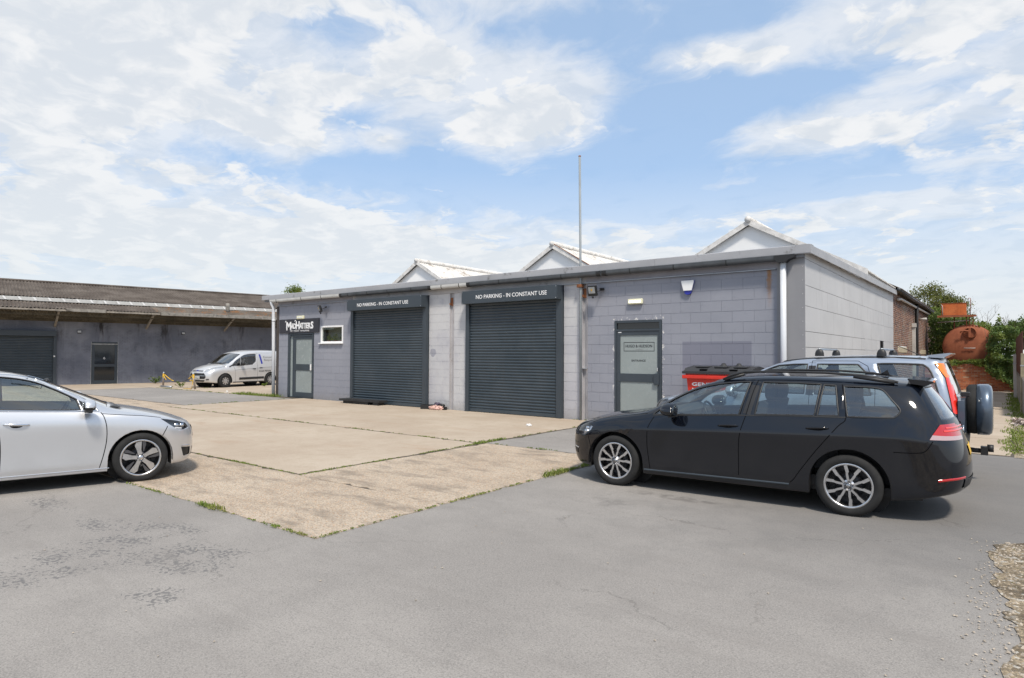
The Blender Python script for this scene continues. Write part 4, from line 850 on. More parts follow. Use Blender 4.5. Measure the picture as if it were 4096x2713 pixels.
def bricks(name, mat, parent, a0, a1, z0, z1, place, bl=.2255, ch=.0762, skip=None, prot=.010, seed=2):
    """place(a, z, depth)->world point; a along the wall, depth outwards"""
    rn = random.Random(seed); mb = MB(); k = 0; z = z0
    while z+ch <= z1+.01:
        x = a0-(bl/2 if k % 2 else 0)
        while x < a1:
            p, q = max(x+.006, a0), min(x+bl-.006, a1)
            if q-p > .03 and not (skip and skip((p+q)/2, z+ch/2)):
                d_ = prot+rn.uniform(-.003, .004); zb, zt = z+.005, z+ch-.005
                v = [place(p, zb, 0), place(q, zb, 0), place(q, zt, 0), place(p, zt, 0), place(p, zb, d_), place(q, zb, d_), place(q, zt, d_), place(p, zt, d_)]
                mb.add(v, [(4, 5, 6, 7), (0, 1, 5, 4), (1, 2, 6, 5), (2, 3, 7, 6), (3, 0, 4, 7)])
            x += bl
        z += ch; k += 1
    return tag(mb.build(name, mat, parent), kind='stuff')
bb = thing('brick_outbuilding', 'long brown brick side building with black downpipe and sagging eaves', 'building', (-3.3, 36, 0))
box('wall', M['mortar'], bb, -3.60, -3.165, 27.02, 45.6, 0, 4.12)
LT = [(28.35, 31.1, 1.80, 2.02), (34.4, 35.6, 1.78, 2.0), (36.6, 39.5, 1.76, 1.98), (41, 43, 1.75, 1.97)]
bricks('bricks', M['brickbrown'], bb, 27.02, 45.6, 0, 4.11, lambda a, z, d_: (-3.165+d_, a, z), skip=lambda a, z: any(q[0] < a < q[1] and q[2] < z < q[3] for q in LT))
for q in LT: MB().box(-3.17, -3.135, q[0], q[1], q[2], q[3], .006).build('stone_lintel', pbr('buff stone', (.42, .36, .25), .9, var=.15, vs_=4), bb)
mb = MB(); corrugated(mb, 0, 18.9, (0, 0), (1.0, .55), rows=2, amp=.024); mb.v = [(-2.86-q[1], 26.95+q[0], 4.10+q[2]) for q in mb.v]; mb.build('eaves_sheet', M['asb'], bb)
MB().tube([(-2.95, 26.9, 4.10), (-2.93, 31, 4.05), (-2.94, 36, 4.07), (-2.95, 45.6, 4.06)], .065, 8).build('gutter', M['pipedark'], bb); box('soffit', M['underroof'], bb, -3.16, -2.92, 27.0, 45.6, 4.03, 4.06)
MB().tube([(-3.02, 34.0, 4.05), (-3.04, 33.9, 3.9), (-3.06, 33.85, .02)], .075, 12).build('downpipe', M['black'], bb)
wpm = pbr('weathered white pipe', (.46, .44, .41), .6, var=.2, vs_=3)
MB().tube([(-3.10, 27.9, 3.80), (-3.05, 28.3, 3.84), (-3.05, 45.3, 3.90), (-3.02, 45.6, 3.86), (-2.95, 45.7, 3.6)], .05, 8).build('white_pipe', wpm, bb)
MB().box(-3.15, -3.02, 33.1, 33.25, .02, 2.95).box(-3.15, -3.0, 33.05, 33.35, 2.95, 3.12).build('white_duct', wpm, bb); MB().tube([(-3.15, 36.2, 3.42), (-2.85, 36.0, 3.44)], .06, 10).build('flue', wpm, bb)
# ------------------------------------------------------------------ back wall, tanks
bw = thing('brick_back_wall', 'low orange red brick wall closing the alley below the rusty tank', 'wall', (-1.3, 38.2, 0))
box('wall', M['mortar'], bw, -3.1, .70, 38.16, 38.5, 0, 1.30); bricks('bricks', M['brickred'], bw, -3.1, .70, .0, 1.30, lambda a, z, d_: (a, 38.16-d_, z), seed=5)
for s in (-2.4, -.6): box('tank_cradle', M['mortar'], bw, s-.15, s+.15, 38.9, 42.5, 0, 1.55)
def mat_rust(name, base, dark, pale):
    mt, nt, b = newmat(name); p = pos(nt); c = mixc(nt, smooth(nt, noise(nt, p, 1.6, 6, .6), .38, .68), base, pale); c = mixc(nt, smooth(nt, noise(nt, p, 4.5, 7, .7), .50, .74, 0, .8), c, dark)
    st = noise(nt, vmt(nt, 'MULTIPLY', p, (1, 1, .18)), 4, 6, .65); c = mixc(nt, smooth(nt, st, .50, .72, 0, .55), c, tuple(q*.7 for q in base)); c = mixc(nt, smooth(nt, noise(nt, p, 18, 4, .7), .66, .74, 0, .6), c, (.30, .26, .22))
    setb(nt, b, Base_Color=c, Roughness=.8, Specular_IOR_Level=.3); bumpn(nt, b, noise(nt, p, 30, 4, .7), .35, .008); return mt
M['tank'] = mat_rust('rusty red oxide', (.27, .085, .042), (.13, .042, .026), (.32, .11, .055)); M['tankorange'] = mat_rust('faded orange paint', (.50, .125, .035), (.22, .06, .025), (.54, .16, .05))
tk = thing('storage_tank', 'large rusty red cylindrical tank with round manhole on its end', 'tank', (-1.36, 40.5, 1.16)); cx, cz_, r_ = -1.30, 2.15, 1.10
prof = [(r_*math.sin(a)*1.0, 38.92-.34*math.cos(a)) for a in [math.pi/2*k/12 for k in range(13)]]+[(r_, 42.4), (r_*.7, 42.6), (0, 42.7)]
MB().lathe(prof, 'y', 56, (cx, 0, cz_)).build('shell', M['tank'], tk)
MB().lathe([(.24, 38.52), (.27, 38.52), (.285, 38.60), (.285, 38.80)], 'y', 32, (-1.24, 0, 2.83)).lathe([(0, 38.60), (.235, 38.60)], 'y', 32, (-1.24, 0, 2.83)).build('manhole', M['tank'], tk)
MB().box(-1.30, -1.20, 38.44, 38.51, 2.60, 3.08, .008).build('manhole_bar', M['tank'], tk); MB().tube([(-1.62, 38.45, 2.84), (-1.58, 38.42, 2.92), (-1.42, 38.42, 2.93), (-1.28, 38.44, 2.90)], .035, 8).build('manhole_arm', M['tank'], tk)
MB().tube([(-1.50, 38.52, 2.07), (-1.03, 38.52, 2.07)], .018, 8).build('hand_rail', wpm, tk); MB().lathe([(.0, 38.55), (.03, 38.56), (.03, 38.66)], 'y', 10, (-1.26, 0, 1.92)).build('plug', M['tank'], tk)
st = thing('header_tank', 'small orange steel header tank on a rusty frame above the big tank', 'tank', (-1.9, 39.0, 3.22))
MB().box(-2.41, -1.39, 38.65, 39.35, 3.72, 4.32, .01).build('tank_box', M['tankorange'], st); MB().box(-2.43, -1.37, 38.63, 39.37, 4.315, 4.335).build('tank_lid', M['tank'], st)
MB().box(-2.58, -.98, 38.6, 39.4, 3.66, 3.70).box(-2.58, -.98, 38.58, 38.62, 3.62, 3.72).build('platform', M['tank'], st)
for x in (-1.38, -1.25, -1.12): MB().tube([(x, 38.75, 3.66), (x, 38.80, 3.1)], .022, 6).build('post', M['tank'], st)
for x in (-1.9,): MB().tube([(x, 39.2, 3.66), (x, 39.2, 2.2)], .03, 6).build('post', M['tank'], st)
MB().tube([(-1.22, 38.7, 3.66), (-1.20, 38.7, 4.52), (-1.23, 38.7, 4.55), (-1.29, 38.7, 4.55), (-1.31, 38.7, 4.42)], .016, 6).tube([(-1.39, 38.8, 4.24), (-1.20, 38.7, 4.24)], .012, 6).build('vent_pipe', M['tank'], st)
MB().tube([(-2.35, 38.62, 3.72), (-2.36, 38.60, 4.20), (-2.40, 38.6, 4.26)], .02, 6).build('sight_pipe', wpm, st); MB().tube([(-2.95, 45.4, 3.50), (-2.60, 39.2, 3.40), (-1.20, 38.8, 3.46)], .028, 8).build('feed_pipe', wpm, st)
# ------------------------------------------------------------------ fence on the east boundary
fe = thing('boundary_fence', 'rusty corrugated sheet fence with grey boards along the alley', 'fence', (.5, 30, 0))
mb = MB(); corrugated(mb, 0, 11.5, (0, .95), (.02, 2.47), rows=2, pitch=.10, amp=.014); mb.v = [(.50+q[1], 25.5+q[0], q[2]) for q in mb.v]; mb.build('rusty_sheet', mat_rust('rusty sheet', (.10, .045, .035), (.05, .028, .025), (.14, .06, .04)), fe)
M['oldboard'] = pbr('weathered grey board', (.22, .20, .175), .9, var=.3, vs_=5, dirt=((.10, .09, .07), .1, 5))
y = 22.0
while y < 36.8:
    w_ = random.uniform(.24, .34); MB().box(.46+random.uniform(0, .02), .485, y, y+w_-.012, 0, 1.02+random.uniform(-.06, .05)).build('board', M['oldboard'], fe); y += w_
def post(label, x, y, h, wd, mat, tilt=0.0):
    t = thing('fence_post', label, 'post', (x, y, 0)); t.rotation_euler = (0, tilt, 0)
    MB().box(-wd/2, wd/2, -wd/2, wd/2, -.1, h, .012).build('post_shaft', mat, t, False); MB().box(-wd*.56, wd*.56, -wd*.56, wd*.56, h*.78, h*.80).build('post_band', M['steel'], t, False)
post('thick mossy concrete fence post standing before the grey boards', .50, 24.6, 1.76, .17, pbr('mossy concrete', (.25, .22, .15), .95, var=.3, vs_=6), R(1)); post('slim white fence post at the end of the rusty sheet', .40, 32.5, 1.75, .10, wpm, 0)
tag(MB().tube([(.32, 15.0, .05), (.62, 16.6, .45)], .03, 4).tube([(.62, 16.6, .45), (.70, 17.0, .55)], .03, 4).build('metal_bar', M['steel']), 'grey metal bar leaning over the earth strip by the fence', 'bar')
mb = MB(); rn = random.Random(77)
for k in range(60):
    c = Vector((.36+rn.uniform(-.14, .16), 19.8+rn.uniform(-.5, .5), .02+rn.random()*.12)); a = Vector((rn.uniform(-1, 1), rn.uniform(-1, 1), rn.uniform(-.3, .3))).normalized()*.09; b = Vector((rn.uniform(-1, 1), rn.uniform(-1, 1), rn.uniform(-.3, .6))).normalized()*.08
    mb.add([c-a, c-b, c+a, c+b], [(0, 1, 2, 3)])
tag(mb.build('litter_heap', pbr('faded litter', (.45, .38, .34), .8, var=.5, vs_=14), recalc=False), 'pale crumpled litter heaped on the verge under the fence', 'litter')
# ------------------------------------------------------------------ ivy and trees
M['ivy'] = leafmat('ivy leaf', (.052, .095, .024), (.125, .185, .045), (.20, .24, .055), .32); M['treeleaf'] = leafmat('tree leaf', (.09, .11, .03), (.18, .18, .05), (.22, .16, .05)); M['ivylight'] = leafmat('light ivy leaf', (.08, .13, .025), (.19, .24, .05), (.24, .24, .05))
M['bark'] = pbr('bark', (.11, .085, .06), .95, var=.3, vs_=5, bump=.5, bs=20)
def leaf(mb, c, s, rn, n=None):
    d = Vector((rn.gauss(0, 1), rn.gauss(0, 1), rn.gauss(-.3, .6))).normalized()
    nn = n if n is not None else Vector((rn.gauss(0, 1), rn.gauss(0, 1), rn.gauss(.4, 1))); sd_ = d.cross(nn)
    if sd_.length < 1e-3: return
    sd_.normalize(); up_ = sd_.cross(d)*.12*s
    mb.add([c-d*s*.5, c+sd_*s*.42-d*s*.1, c+d*s*.55-up_, c-sd_*s*.42-d*s*.1], [(0, 1, 2, 3)])
def ivy(label, polys, seed, mat='ivy', size=.095):
    rn = random.Random(seed); t = thing('ivy', label, 'ivy', (sum(q[0] for q in polys[0][0])/len(polys[0][0]), polys[0][1], 0)); mb = MB(); st_ = MB()
    for poly, y0, y1, n in polys:
        lo = (min(q[0] for q in poly), min(q[1] for q in poly)); hi = (max(q[0] for q in poly), max(q[1] for q in poly)); k = 0; tries = 0
        while k < n and tries < n*20:
            tries += 1; x, z = rn.uniform(lo[0], hi[0]), rn.uniform(lo[1], hi[1]); w_ = .10*math.sin(x*9)+.08*math.sin(z*11)
            if not inpoly((x+rn.gauss(0, .05), z+rn.gauss(0, .05)), poly): continue
            dep = rn.random()**2; yv = y0+(y1-y0)*dep+w_+.12*math.sin(x*5+z*7)
            leaf(mb, Vector((x, yv, z)), size*rn.uniform(.6, 1.25), rn, Vector((rn.gauss(0, .5), -1, rn.gauss(.3, .5)))); k += 1
        for _ in range(5):
            x = rn.uniform(lo[0], hi[0]); st_.tube([(x, (y0+y1)/2+.1, lo[1]), (x+rn.uniform(-.2, .2), (y0+y1)/2+.12, (lo[1]+hi[1])/2), (x+rn.uniform(-.2, .2), (y0+y1)/2+.1, hi[1]-.15)], .018, 5, True, .006)
    mb.build('leaves', M[mat], t, recalc=False); st_.build('stem', M['bark'], t)
ivy('thick dark ivy climbing over the wall and fence beside the tank', [([(-.66, 1.30), (-.50, 1.75), (-.55, 2.2), (-.42, 2.75), (-.30, 3.05), (.1, 3.12), (.62, 2.95), (.70, .10), (.42, .08), (.28, .35), (.02, .55), (-.35, .72), (-.62, 1.0)], 37.65, 38.5, 6500), ([(-.35, 2.9), (-.2, 3.25), (-.08, 3.70), (.0, 3.3), (.12, 3.05)], 38.3, 38.6, 160)], 1)
ivy('fringe of light ivy along the top of the low brick wall', [([(-2.6, 1.18), (-2.4, 1.45), (-1.6, 1.42), (-1.0, 1.46), (-.5, 1.55), (-.5, 1.2), (-.95, 1.22), (-1.5, 1.30), (-2.0, 1.2)], 38.0, 38.35, 1500)], 2, 'ivylight', .085)
ivy('dark ivy filling the gap between the brown brick building and tank', [([(-3.05, .3), (-3.05, 3.7), (-2.7, 4.0), (-2.3, 3.7), (-1.6, 3.62), (-1.1, 3.5), (-1.3, 3.2), (-2.0, 3.0), (-2.35, 2.5), (-2.42, 1.9), (-2.3, 1.2), (-2.5, .2)], 39.6, 40.6, 4200)], 3)
ivy('bright creeper hanging from the far eaves of the brick building', [([(-3.35, 3.9), (-3.3, 4.55), (-2.8, 4.45), (-2.55, 4.1), (-2.7, 3.7), (-3.0, 3.6)], 44.2, 45.2, 700), ([(-3.10, .6), (-3.10, 2.5), (-2.98, 2.6), (-2.93, 1.2), (-2.96, .5)], 43.6, 45.4, 500)], 4, 'ivylight', .11)
ivy('loose ivy growing along the top of the tank', [([(-.75, 3.0), (-1.0, 3.3), (-.8, 3.42), (-.4, 3.2), (-.25, 2.9), (-.4, 2.7)], 39.0, 41.5, 700)], 6, 'ivylight', .09)
def tree(name, label, x, y, crowns, trunk_h, seed, mat, n, size, tr=.25):
    rn = random.Random(seed); t = thing(name, label, 'tree', (x, y, 0), 0); tb = MB(); top = max(c[2] for c in crowns)
    tb.tube([(x, y, 0), (x+.1, y, trunk_h*.5), (x, y, trunk_h), (crowns[0][0], crowns[0][1], crowns[0][2])], tr, 9, True, tr*.35)
    mb = MB()
    for (cx_, cy_, cz0, rx, ry, rz_) in crowns:
        tips = []
        for _ in range(26):
            a, e = rn.uniform(0, 6.283), rn.uniform(-.5, 1.4); q = Vector((cx_+rx*.82*math.cos(a)*math.cos(e), cy_+ry*.82*math.sin(a)*math.cos(e), cz0+rz_*.82*math.sin(e))); tips.append(q)
            tb.tube([(x, y, trunk_h*.9), ((x+q.x)/2+rn.uniform(-.2, .2), (y+q.y)/2, (trunk_h+q.z)/2), tuple(q)], tr*.28, 5, False, .02)
        for k in range(n):
            q = rn.choice(tips); s = .42*min(rx, rz_)
            c = q+Vector((rn.gauss(0, .5)*s, rn.gauss(0, .5)*s, rn.gauss(0, .42)*s)); leaf(mb, c, size*rn.uniform(.6, 1.3), rn)
    mb.build('crown', mat, t, recalc=False); tb.build('trunk', M['bark'], t)
tree('broadleaf_tree', 'brown green broadleaf tree rising behind the brick outbuilding', -5.2, 70, [(-5.3, 70, 6.2, 1.9, 1.9, 1.9), (-3.7, 70.5, 5.6, 1.5, 1.4, 1.5), (-6.4, 70, 5.2, 1.2, 1.2, 1.2)], 3.4, 3, M['treeleaf'], 3600, .135)
tree('ivy_clad_tree', 'lower green tree behind the orange header tank', -3.4, 52, [(-3.3, 52, 3.7, 1.0, 1.0, 1.0), (-2.0, 52, 3.5, 1.2, 1.0, .9)], 2.0, 8, M['ivylight'], 2400, .115)
tree('far_tree', 'dark distant tree showing above the ivy beside the fence', 1.5, 90, [(1.2, 90, 4.3, 1.1, 1.1, 1.3), (2.6, 90, 4.6, 1.6, 1.5, 1.5)], 2.4, 4, M['ivy'], 3000, .16)
tree('hedge_tree', 'small pale tree top just showing above the workshop roof edge', -66.8, 44.0, [(-66.8, 44.0, 7.7, 1.5, 1.5, 1.9), (-68.3, 43.2, 6.9, 1.0, 1.0, 1.0)], 4.5, 5, M['ivylight'], 2600, .14)
bt = thing('bare_tree', 'thin leafless sapling with bare twigs behind the tanks', 'tree', (-.9, 46, 0)); mb = MB(); rn = random.Random(12)
def twig(p, d, L_, r_, lv):
    q = p+d*L_; mid_ = p+d*L_*.5+Vector((rn.uniform(-.06, .06), 0, rn.uniform(-.03, .05)))*L_; mb.tube([tuple(p), tuple(mid_), tuple(q)], r_, 4, False, r_*.55)
    if lv == 0: return
    for _ in range(rn.randint(2, 4)):
        t_ = rn.uniform(.35, 1.0); nd_ = (d+Vector((rn.uniform(-.9, .9), rn.uniform(-.6, .6), rn.uniform(-.35, .55)))).normalized(); twig(p+d*L_*t_, nd_, L_*rn.uniform(.45, .7), r_*.5, lv-1)
for a in ((.35, .0, .9), (.8, 0, .75), (-.35, 0, 1.0), (1.1, 0, .45)): twig(Vector((-1.0, 46, 2.6)), Vector(a).normalized(), 1.35, .018, 3)
mb.tube([(-.9, 46, 0), (-1.0, 46, 2.65)], .05, 6, True, .025); mb.build('trunk', M['bark'], bt)
def weedplant(label, x, y, n, h, seed, mat='ivylight'):
    t = thing('weed', label, 'weed', (x, y, 0)); rn = random.Random(seed); mb = MB(); sb = MB()
    for _ in range(n):
        a = rn.uniform(0, 6.28); e = Vector((math.cos(a)*h*rn.uniform(.2, .9), math.sin(a)*h*rn.uniform(.2, .9), h*rn.uniform(.3, 1))); sb.tube([(0, 0, 0), tuple(e)], .004, 4, False)
        for k in range(6): leaf(mb, e*rn.uniform(.4, 1.05)+Vector((rn.gauss(0, .02), rn.gauss(0, .02), .02)), .07, rn)
    mb.build('leaves', M[mat], t, False, recalc=False); sb.build('stalks', M[mat], t, False, recalc=False)
weedplant('leafy green weed at the foot of the warehouse wall', -35.95, 15.3, 26, .36, 1, 'ivy'); weedplant('spindly weed growing between the two steel posts', -31.0, 14.4, 12, .42, 2); weedplant('low weed under the parked panel van', -29.2, 17.6, 10, .16, 3)
# ------------------------------------------------------------------ smaller things in the yard
M['binred'] = pbr('red bin plastic', (.62, .030, .015), .38, var=.06); M['binlid'] = pbr('black bin lid', (.030, .031, .033), .55, var=.2)
b_ = thing('wheeled_bin', 'large red wheeled bin with black lid by the lilac wall', 'bin', (-4.62, 13.2, 0))
b0, b1, f0, f1 = -5.27, -3.97, 12.80, 13.72
MB().add([(b0+.10, f0+.10, .18), (b1-.10, f0+.10, .18), (b1-.10, f1-.06, .18), (b0+.10, f1-.06, .18), (b0+.02, f0+.02, 1.17), (b1-.02, f0+.02, 1.17), (b1-.02, f1, 1.17), (b0+.02, f1, 1.17)], [(0, 1, 5, 4), (1, 2, 6, 5), (2, 3, 7, 6), (3, 0, 4, 7), (3, 2, 1, 0)]).build('bin_body', M['binred'], b_)
MB().box(b0-.06, b1+.06, f0-.045, f1+.02, 1.17, 1.245, .012).box(b0-.0, b1+.0, f0+.0, f1, 1.246, 1.285).build('rim', M['binred'], b_)
lid = MB().prism([(f0-.05, 1.275), (f0-.05, 1.325), (f0+.06, 1.335), (f0+.12, 1.385), (f0+.55, 1.435), (f1-.05, 1.40), (f1+.06, 1.31), (f1+.06, 1.275)], 'x', b0-.055, b1+.055).build('lid', M['binlid'], b_)
for x in (b0+.28, b0+.90): MB().box(x, x+.16, f0+.05, f0+.10, 1.345, 1.375, .008).build('lid_grip', M['seam'], lid)
for x in (-4.62, -4.30): MB().lathe([(.0, 1.50), (.035, 1.49), (.06, 1.45), (.10, 1.425), (.12, 1.40)], 'z', 14, (x, f0+.45, 0)).build('lid_knob', M['binlid'], lid)
for x in (b0+.15, b0+.55, b0+.95): MB().box(x, x+.26, f0+.15, f0+.60, 1.40, 1.43, .01).build('lid_rib', M['binlid'], lid)
wall_text('lettering', 'GENERAL', b0+.13, b0+.86, 1.02, 1.095, f0+.026, M['letter'], b_, .006); wall_text('lettering', 'WASTE', b0+.13, b0+.66, .90, .975, f0+.034, M['letter'], b_, .006)
for x in (b0+.18, b1-.18):
    for y in (f0+.2, f1-.2): MB().lathe([(0, x-.025), (.085, x-.025), (.09, x), (.085, x+.025), (0, x+.025)], 'x', 18, (0, y, .095)).build('castor', M['rubber'], b_); MB().box(x-.03, x+.03, y-.03, y+.03, .12, .20).build('castor_fork', M['steel'], b_)
for x in (b0-.05, b1+.05): MB().tube([(x, 13.2, 1.16), (x, 13.2, 1.05)], .03, 8).build('trunnion', M['steel'], b_)
# chain barrier by the van
M['postbrown'] = pbr('scuffed steel post', (.30, .26, .23), .4, .6, var=.2, vs_=8)
def steelpost(label, x, y, h, tilt):
    t = thing('steel_post', label, 'post', (x, y, .012), 0, 'steel posts of the chain barrier'); t.rotation_euler = (0, tilt, R(38))
    MB().tube([(0, 0, 0), (0, 0, h)], .042, 14).build('shaft', M['postbrown'], t, False); MB().lathe([(0, h+.07), (.03, h+.06), (.046, h+.02), (.046, h)], 'z', 14).build('cap', M['steel'], t, False); MB().lathe([(.0445, h-.20), (.0455, h-.19), (.0455, h-.03), (.0445, h-.02)], 'z', 14).build('tape_band', M['yellow'], t, False)
steelpost('upright scuffed steel post with yellow tape, end of the chain barrier', -32.03, 14.0, .66, R(2)); steelpost('leaning scuffed steel post with yellow tape before the van', -28.96, 14.05, .70, R(-8))
ch = thing('chain', 'slack black chain with yellow tape hung between the two steel posts', 'chain', (-30.5, 14.05, .3))
def catp(t): return Vector((-32.0+2.98*t, 14.02+.03*t, .68-.42*math.sin(math.pi*t)**.8+.05*t))
MB().tube([tuple(catp(k/16)) for k in range(17)], .012, 6).build('links', M['black'], ch)
for a, b in ((.04, .24), (.26, .34), (.82, .97)): MB().tube([tuple(catp(a+(b-a)*k/5)+Vector((0, -.012, .004))) if False else tuple(catp(a+(b-a)*k/5)+Vector((0, -.010, .006))) for k in range(6)], .020, 6).build('tape', M['yellow'], ch)
MB().tube([(-32.0, 13.98, .62), (-31.85, 13.97, .50), (-31.62, 13.96, .36)], .018, 6).build('tape_end', M['yellow'], ch); MB().tube([(-28.98, 13.99, .62), (-29.02, 13.97, .3), (-29.10, 13.95, .03), (-29.8, 13.93, .022)], .016, 6).build('tape_end', M['yellow'], ch); MB().tube([(-29.0, 13.99, .40), (-29.35, 13.97, .40)], .016, 6).build('tape_end', M['yellow'], ch)
tag(MB().tube([(-31.85, 13.83, .056), (-30.85, 13.86, .056)], .044, 12).build('fallen_post', M['steel']), 'pale fallen steel post lying between the two upright posts', 'post')
tag(MB().box(-31.6, -28.4, 13.50, 13.58, .011, .045, .006).build('timber_strip', pbr('bleached timber', (.46, .40, .29), .9, var=.2, vs_=6)), 'bleached timber strip lying on the yard edge before the posts', 'timber')
tag(MB().lathe([(.0, .09), (.035, .085), (.038, .075), (.045, .01), (.0, .01)], 'z', 14, (-25.6, 13.75, .0)).build('paper_cup', M['white']), 'white paper cup standing on the yard concrete before the van', 'cup')
# black timber step and rubbish by the shutters
stp = thing('timber_step', 'long black timber step lying before the left hand shutter', 'step', (-16.6, 13.5, 0)); M['blackwood'] = pbr('black stained timber', (.022, .022, .023), .6, var=.3, vs_=5)
MB().add([(-17.55, 13.30, .10), (-15.65, 13.38, .10), (-15.65, 13.74, .10), (-17.55, 13.70, .10), (-17.55, 13.30, .165), (-15.65, 13.38, .165), (-15.65, 13.74, .165), (-17.55, 13.70, .165)], [(0, 1, 5, 4), (1, 2, 6, 5), (2, 3, 7, 6), (3, 0, 4, 7), (4, 5, 6, 7), (3, 2, 1, 0)]).build('tread', M['blackwood'], stp)
for a, b in ((-17.46, -17.0), (-16.98, -16.2), (-15.95, -15.72)): MB().box(a, b, 13.40, 13.66, .014, .10).build('bearer', M['blackwood'], stp)
cr_ = thing('black_tray', 'empty black plastic tray beside the left hand shutter', 'tray', (-13.72, 13.62, .014)); cr_.rotation_euler = (0, 0, R(25))
MB().box(-.17, .17, -.13, .13, 0, .012).box(-.17, .17, -.13, -.115, .0121, .12).box(-.17, .17, .115, .13, .0121, .12).box(-.17, -.155, -.1149, .1149, .0121, .12).box(.155, .17, -.1149, .1149, .0121, .12).build('tray_shell', M['black'], cr_, False); MB().box(-.10, .14, -.05, .09, .013, .09, .02).build('tray_rim', pbr('khaki plastic', (.12, .10, .05), .6), cr_, False)
def crumple(name, label, cat, c, r_, mat, seed, flat=.5):
    rn = random.Random(seed); bm = bmesh.new(); bmesh.ops.create_icosphere(bm, subdivisions=3, radius=1)
    for q in bm.verts:
        k = 1+.30*math.sin(q.co.x*5+seed)*math.sin(q.co.y*6)+rn.uniform(-.16, .16); q.co = Vector((c[0]+q.co.x*k*r_[0], c[1]+q.co.y*k*r_[1], max(.015, c[2]+q.co.z*k*r_[2])))
    tag(MB().bm(bm).build(name, mat), label, cat)
crumple('plastic_bag', 'crumpled pink and white plastic bag on the ground between the shutters', 'bag', (-13.30, 13.56, .06), (.24, .10, .075), pbr('printed bag', (.62, .40, .34), .45, var=.5, vs_=9), 4)
crumple('dark_cloth', 'dark bundle of cloth behind the pink plastic bag', 'cloth', (-13.36, 13.70, .12), (.14, .09, .09), pbr('dark cloth', (.06, .05, .075), .8, var=.5, vs_=12), 7)
tag(MB().tube([(-13.26, 13.70, .13), (-13.05, 13.62, .13)], .055, 14).build('black_tube', M['black']), 'short black cardboard tube lying on the rubbish by the pale wall', 'tube')
crumple('black_sack', 'small black sack against the foot of the pale wall', 'sack', (-13.06, 13.66, .05), (.09, .08, .06), M['black'], 9)
crumple('paper_scrap', 'white paper scrap lying on the concrete before the right hand shutter', 'paper', (-8.66, 11.88, .03), (.075, .05, .03), M['white'], 13)
# ------------------------------------------------------------------ cars
# A body is a wrap-around control net: stations run from the nose centre round one flank to the tail centre,
# rows run from the sill up over the belt line to the roof centre line; it is mirrored and subdivided.
def station(low, up):
    """low: six (x,y,z) sill->belt ; up: edge (x,y,z), centre (x,z), bulge of the side glass"""
    r5 = Vector(low[5]); e = Vector(up[0]); c = Vector((up[1][0], 0, up[1][1])); b = up[2] if len(up) > 2 else .02
    r6 = (r5+e)/2+Vector((0, b if r5.y > 0 or e.y > 0 else 0, b*.3))
    r8 = Vector((e.x*.42+c.x*.58, e.y*.52, c.z-(c.z-e.z)*.26))
    return [Vector(q) for q in low]+[r6, e, r8, c]
def low(x, y, zb, zw, zc, zbelt, i4=0.0, i5=.04, dx=(0, 0, 0, 0, 0, 0), i3=.024, i1=.040):
    f = 1 if y > 0 else 0
    return [(x+dx[0], max(0, y-.12)*f, zb+.015), (x+dx[1], max(0, y-i1)*f, zb), (x+dx[2], max(0, y-.024)*f, zb+.10),
            (x+dx[3], max(0, y-i3)*f, zw), (x+dx[4], (y-i4)*f, zc), (x+dx[5], max(0, y-i5)*f, zbelt)]
def shell(sts, creases, levels=3):
    bm = bmesh.new(); cl_ = bm.edges.layers.float.new('crease_edge'); vv = {}
    S, RW = len(sts), len(sts[0])
    for sgn in (1, -1):
        for s in range(S):
            for r in range(RW):
                q = sts[s][r]
                onc = abs(q.y) < 1e-6
                if sgn == -1 and onc: vv[(s, r, -1)] = vv[(s, r, 1)]; continue
                vv[(s, r, sgn)] = bm.verts.new((q.x, q.y*sgn, q.z))
        for s in range(S-1):
            for r in range(RW-1):
                a = [vv[(s, r, sgn)], vv[(s+1, r, sgn)], vv[(s+1, r+1, sgn)], vv[(s, r+1, sgn)]]
                if sgn == 1: a.reverse()
                u = []
                for w in a:
                    if w not in u: u.append(w)
                if len(u) > 2:
                    try: bm.faces.new(u)
                    except ValueError: pass
    for sgn in (1, -1):
        for (kind, idx, lo, hi, wgt) in creases:
            for t in range(lo, hi):
                a, b = ((vv[(t, idx, sgn)], vv[(t+1, idx, sgn)]) if kind == 'row' else (vv[(idx, t, sgn)], vv[(idx, t+1, sgn)]))
                e = bm.edges.get((a, b))
                if e: e[cl_] = wgt
    bmesh.ops.recalc_face_normals(bm, faces=bm.faces[:])
    me = bpy.data.meshes.new('shell'); bm.to_mesh(me); bm.free()
    o = bpy.data.objects.new('shell', me); COL.objects.link(o)
    md = o.modifiers.new('s', 'SUBSURF'); md.levels = levels; md.subdivision_type = 'CATMULL_CLARK'; md.boundary_smooth = 'PRESERVE_CORNERS'
    me2 = bpy.data.meshes.new_from_object(o.evaluated_get(bpy.context.evaluated_depsgraph_get()))
    bpy.data.objects.remove(o); bpy.data.meshes.remove(me)
    bm = bmesh.new(); bm.from_mesh(me2); bpy.data.meshes.remove(me2)
    up = sum((f.normal.z for f in bm.faces if f.calc_center_median().z > 1.25), 0)
    if up < 0: bmesh.ops.reverse_faces(bm, faces=bm.faces[:])
    return bm
AX = {'y': ((0, 2), 1), 'x': ((1, 2), 0), 'z': ((0, 1), 2)}
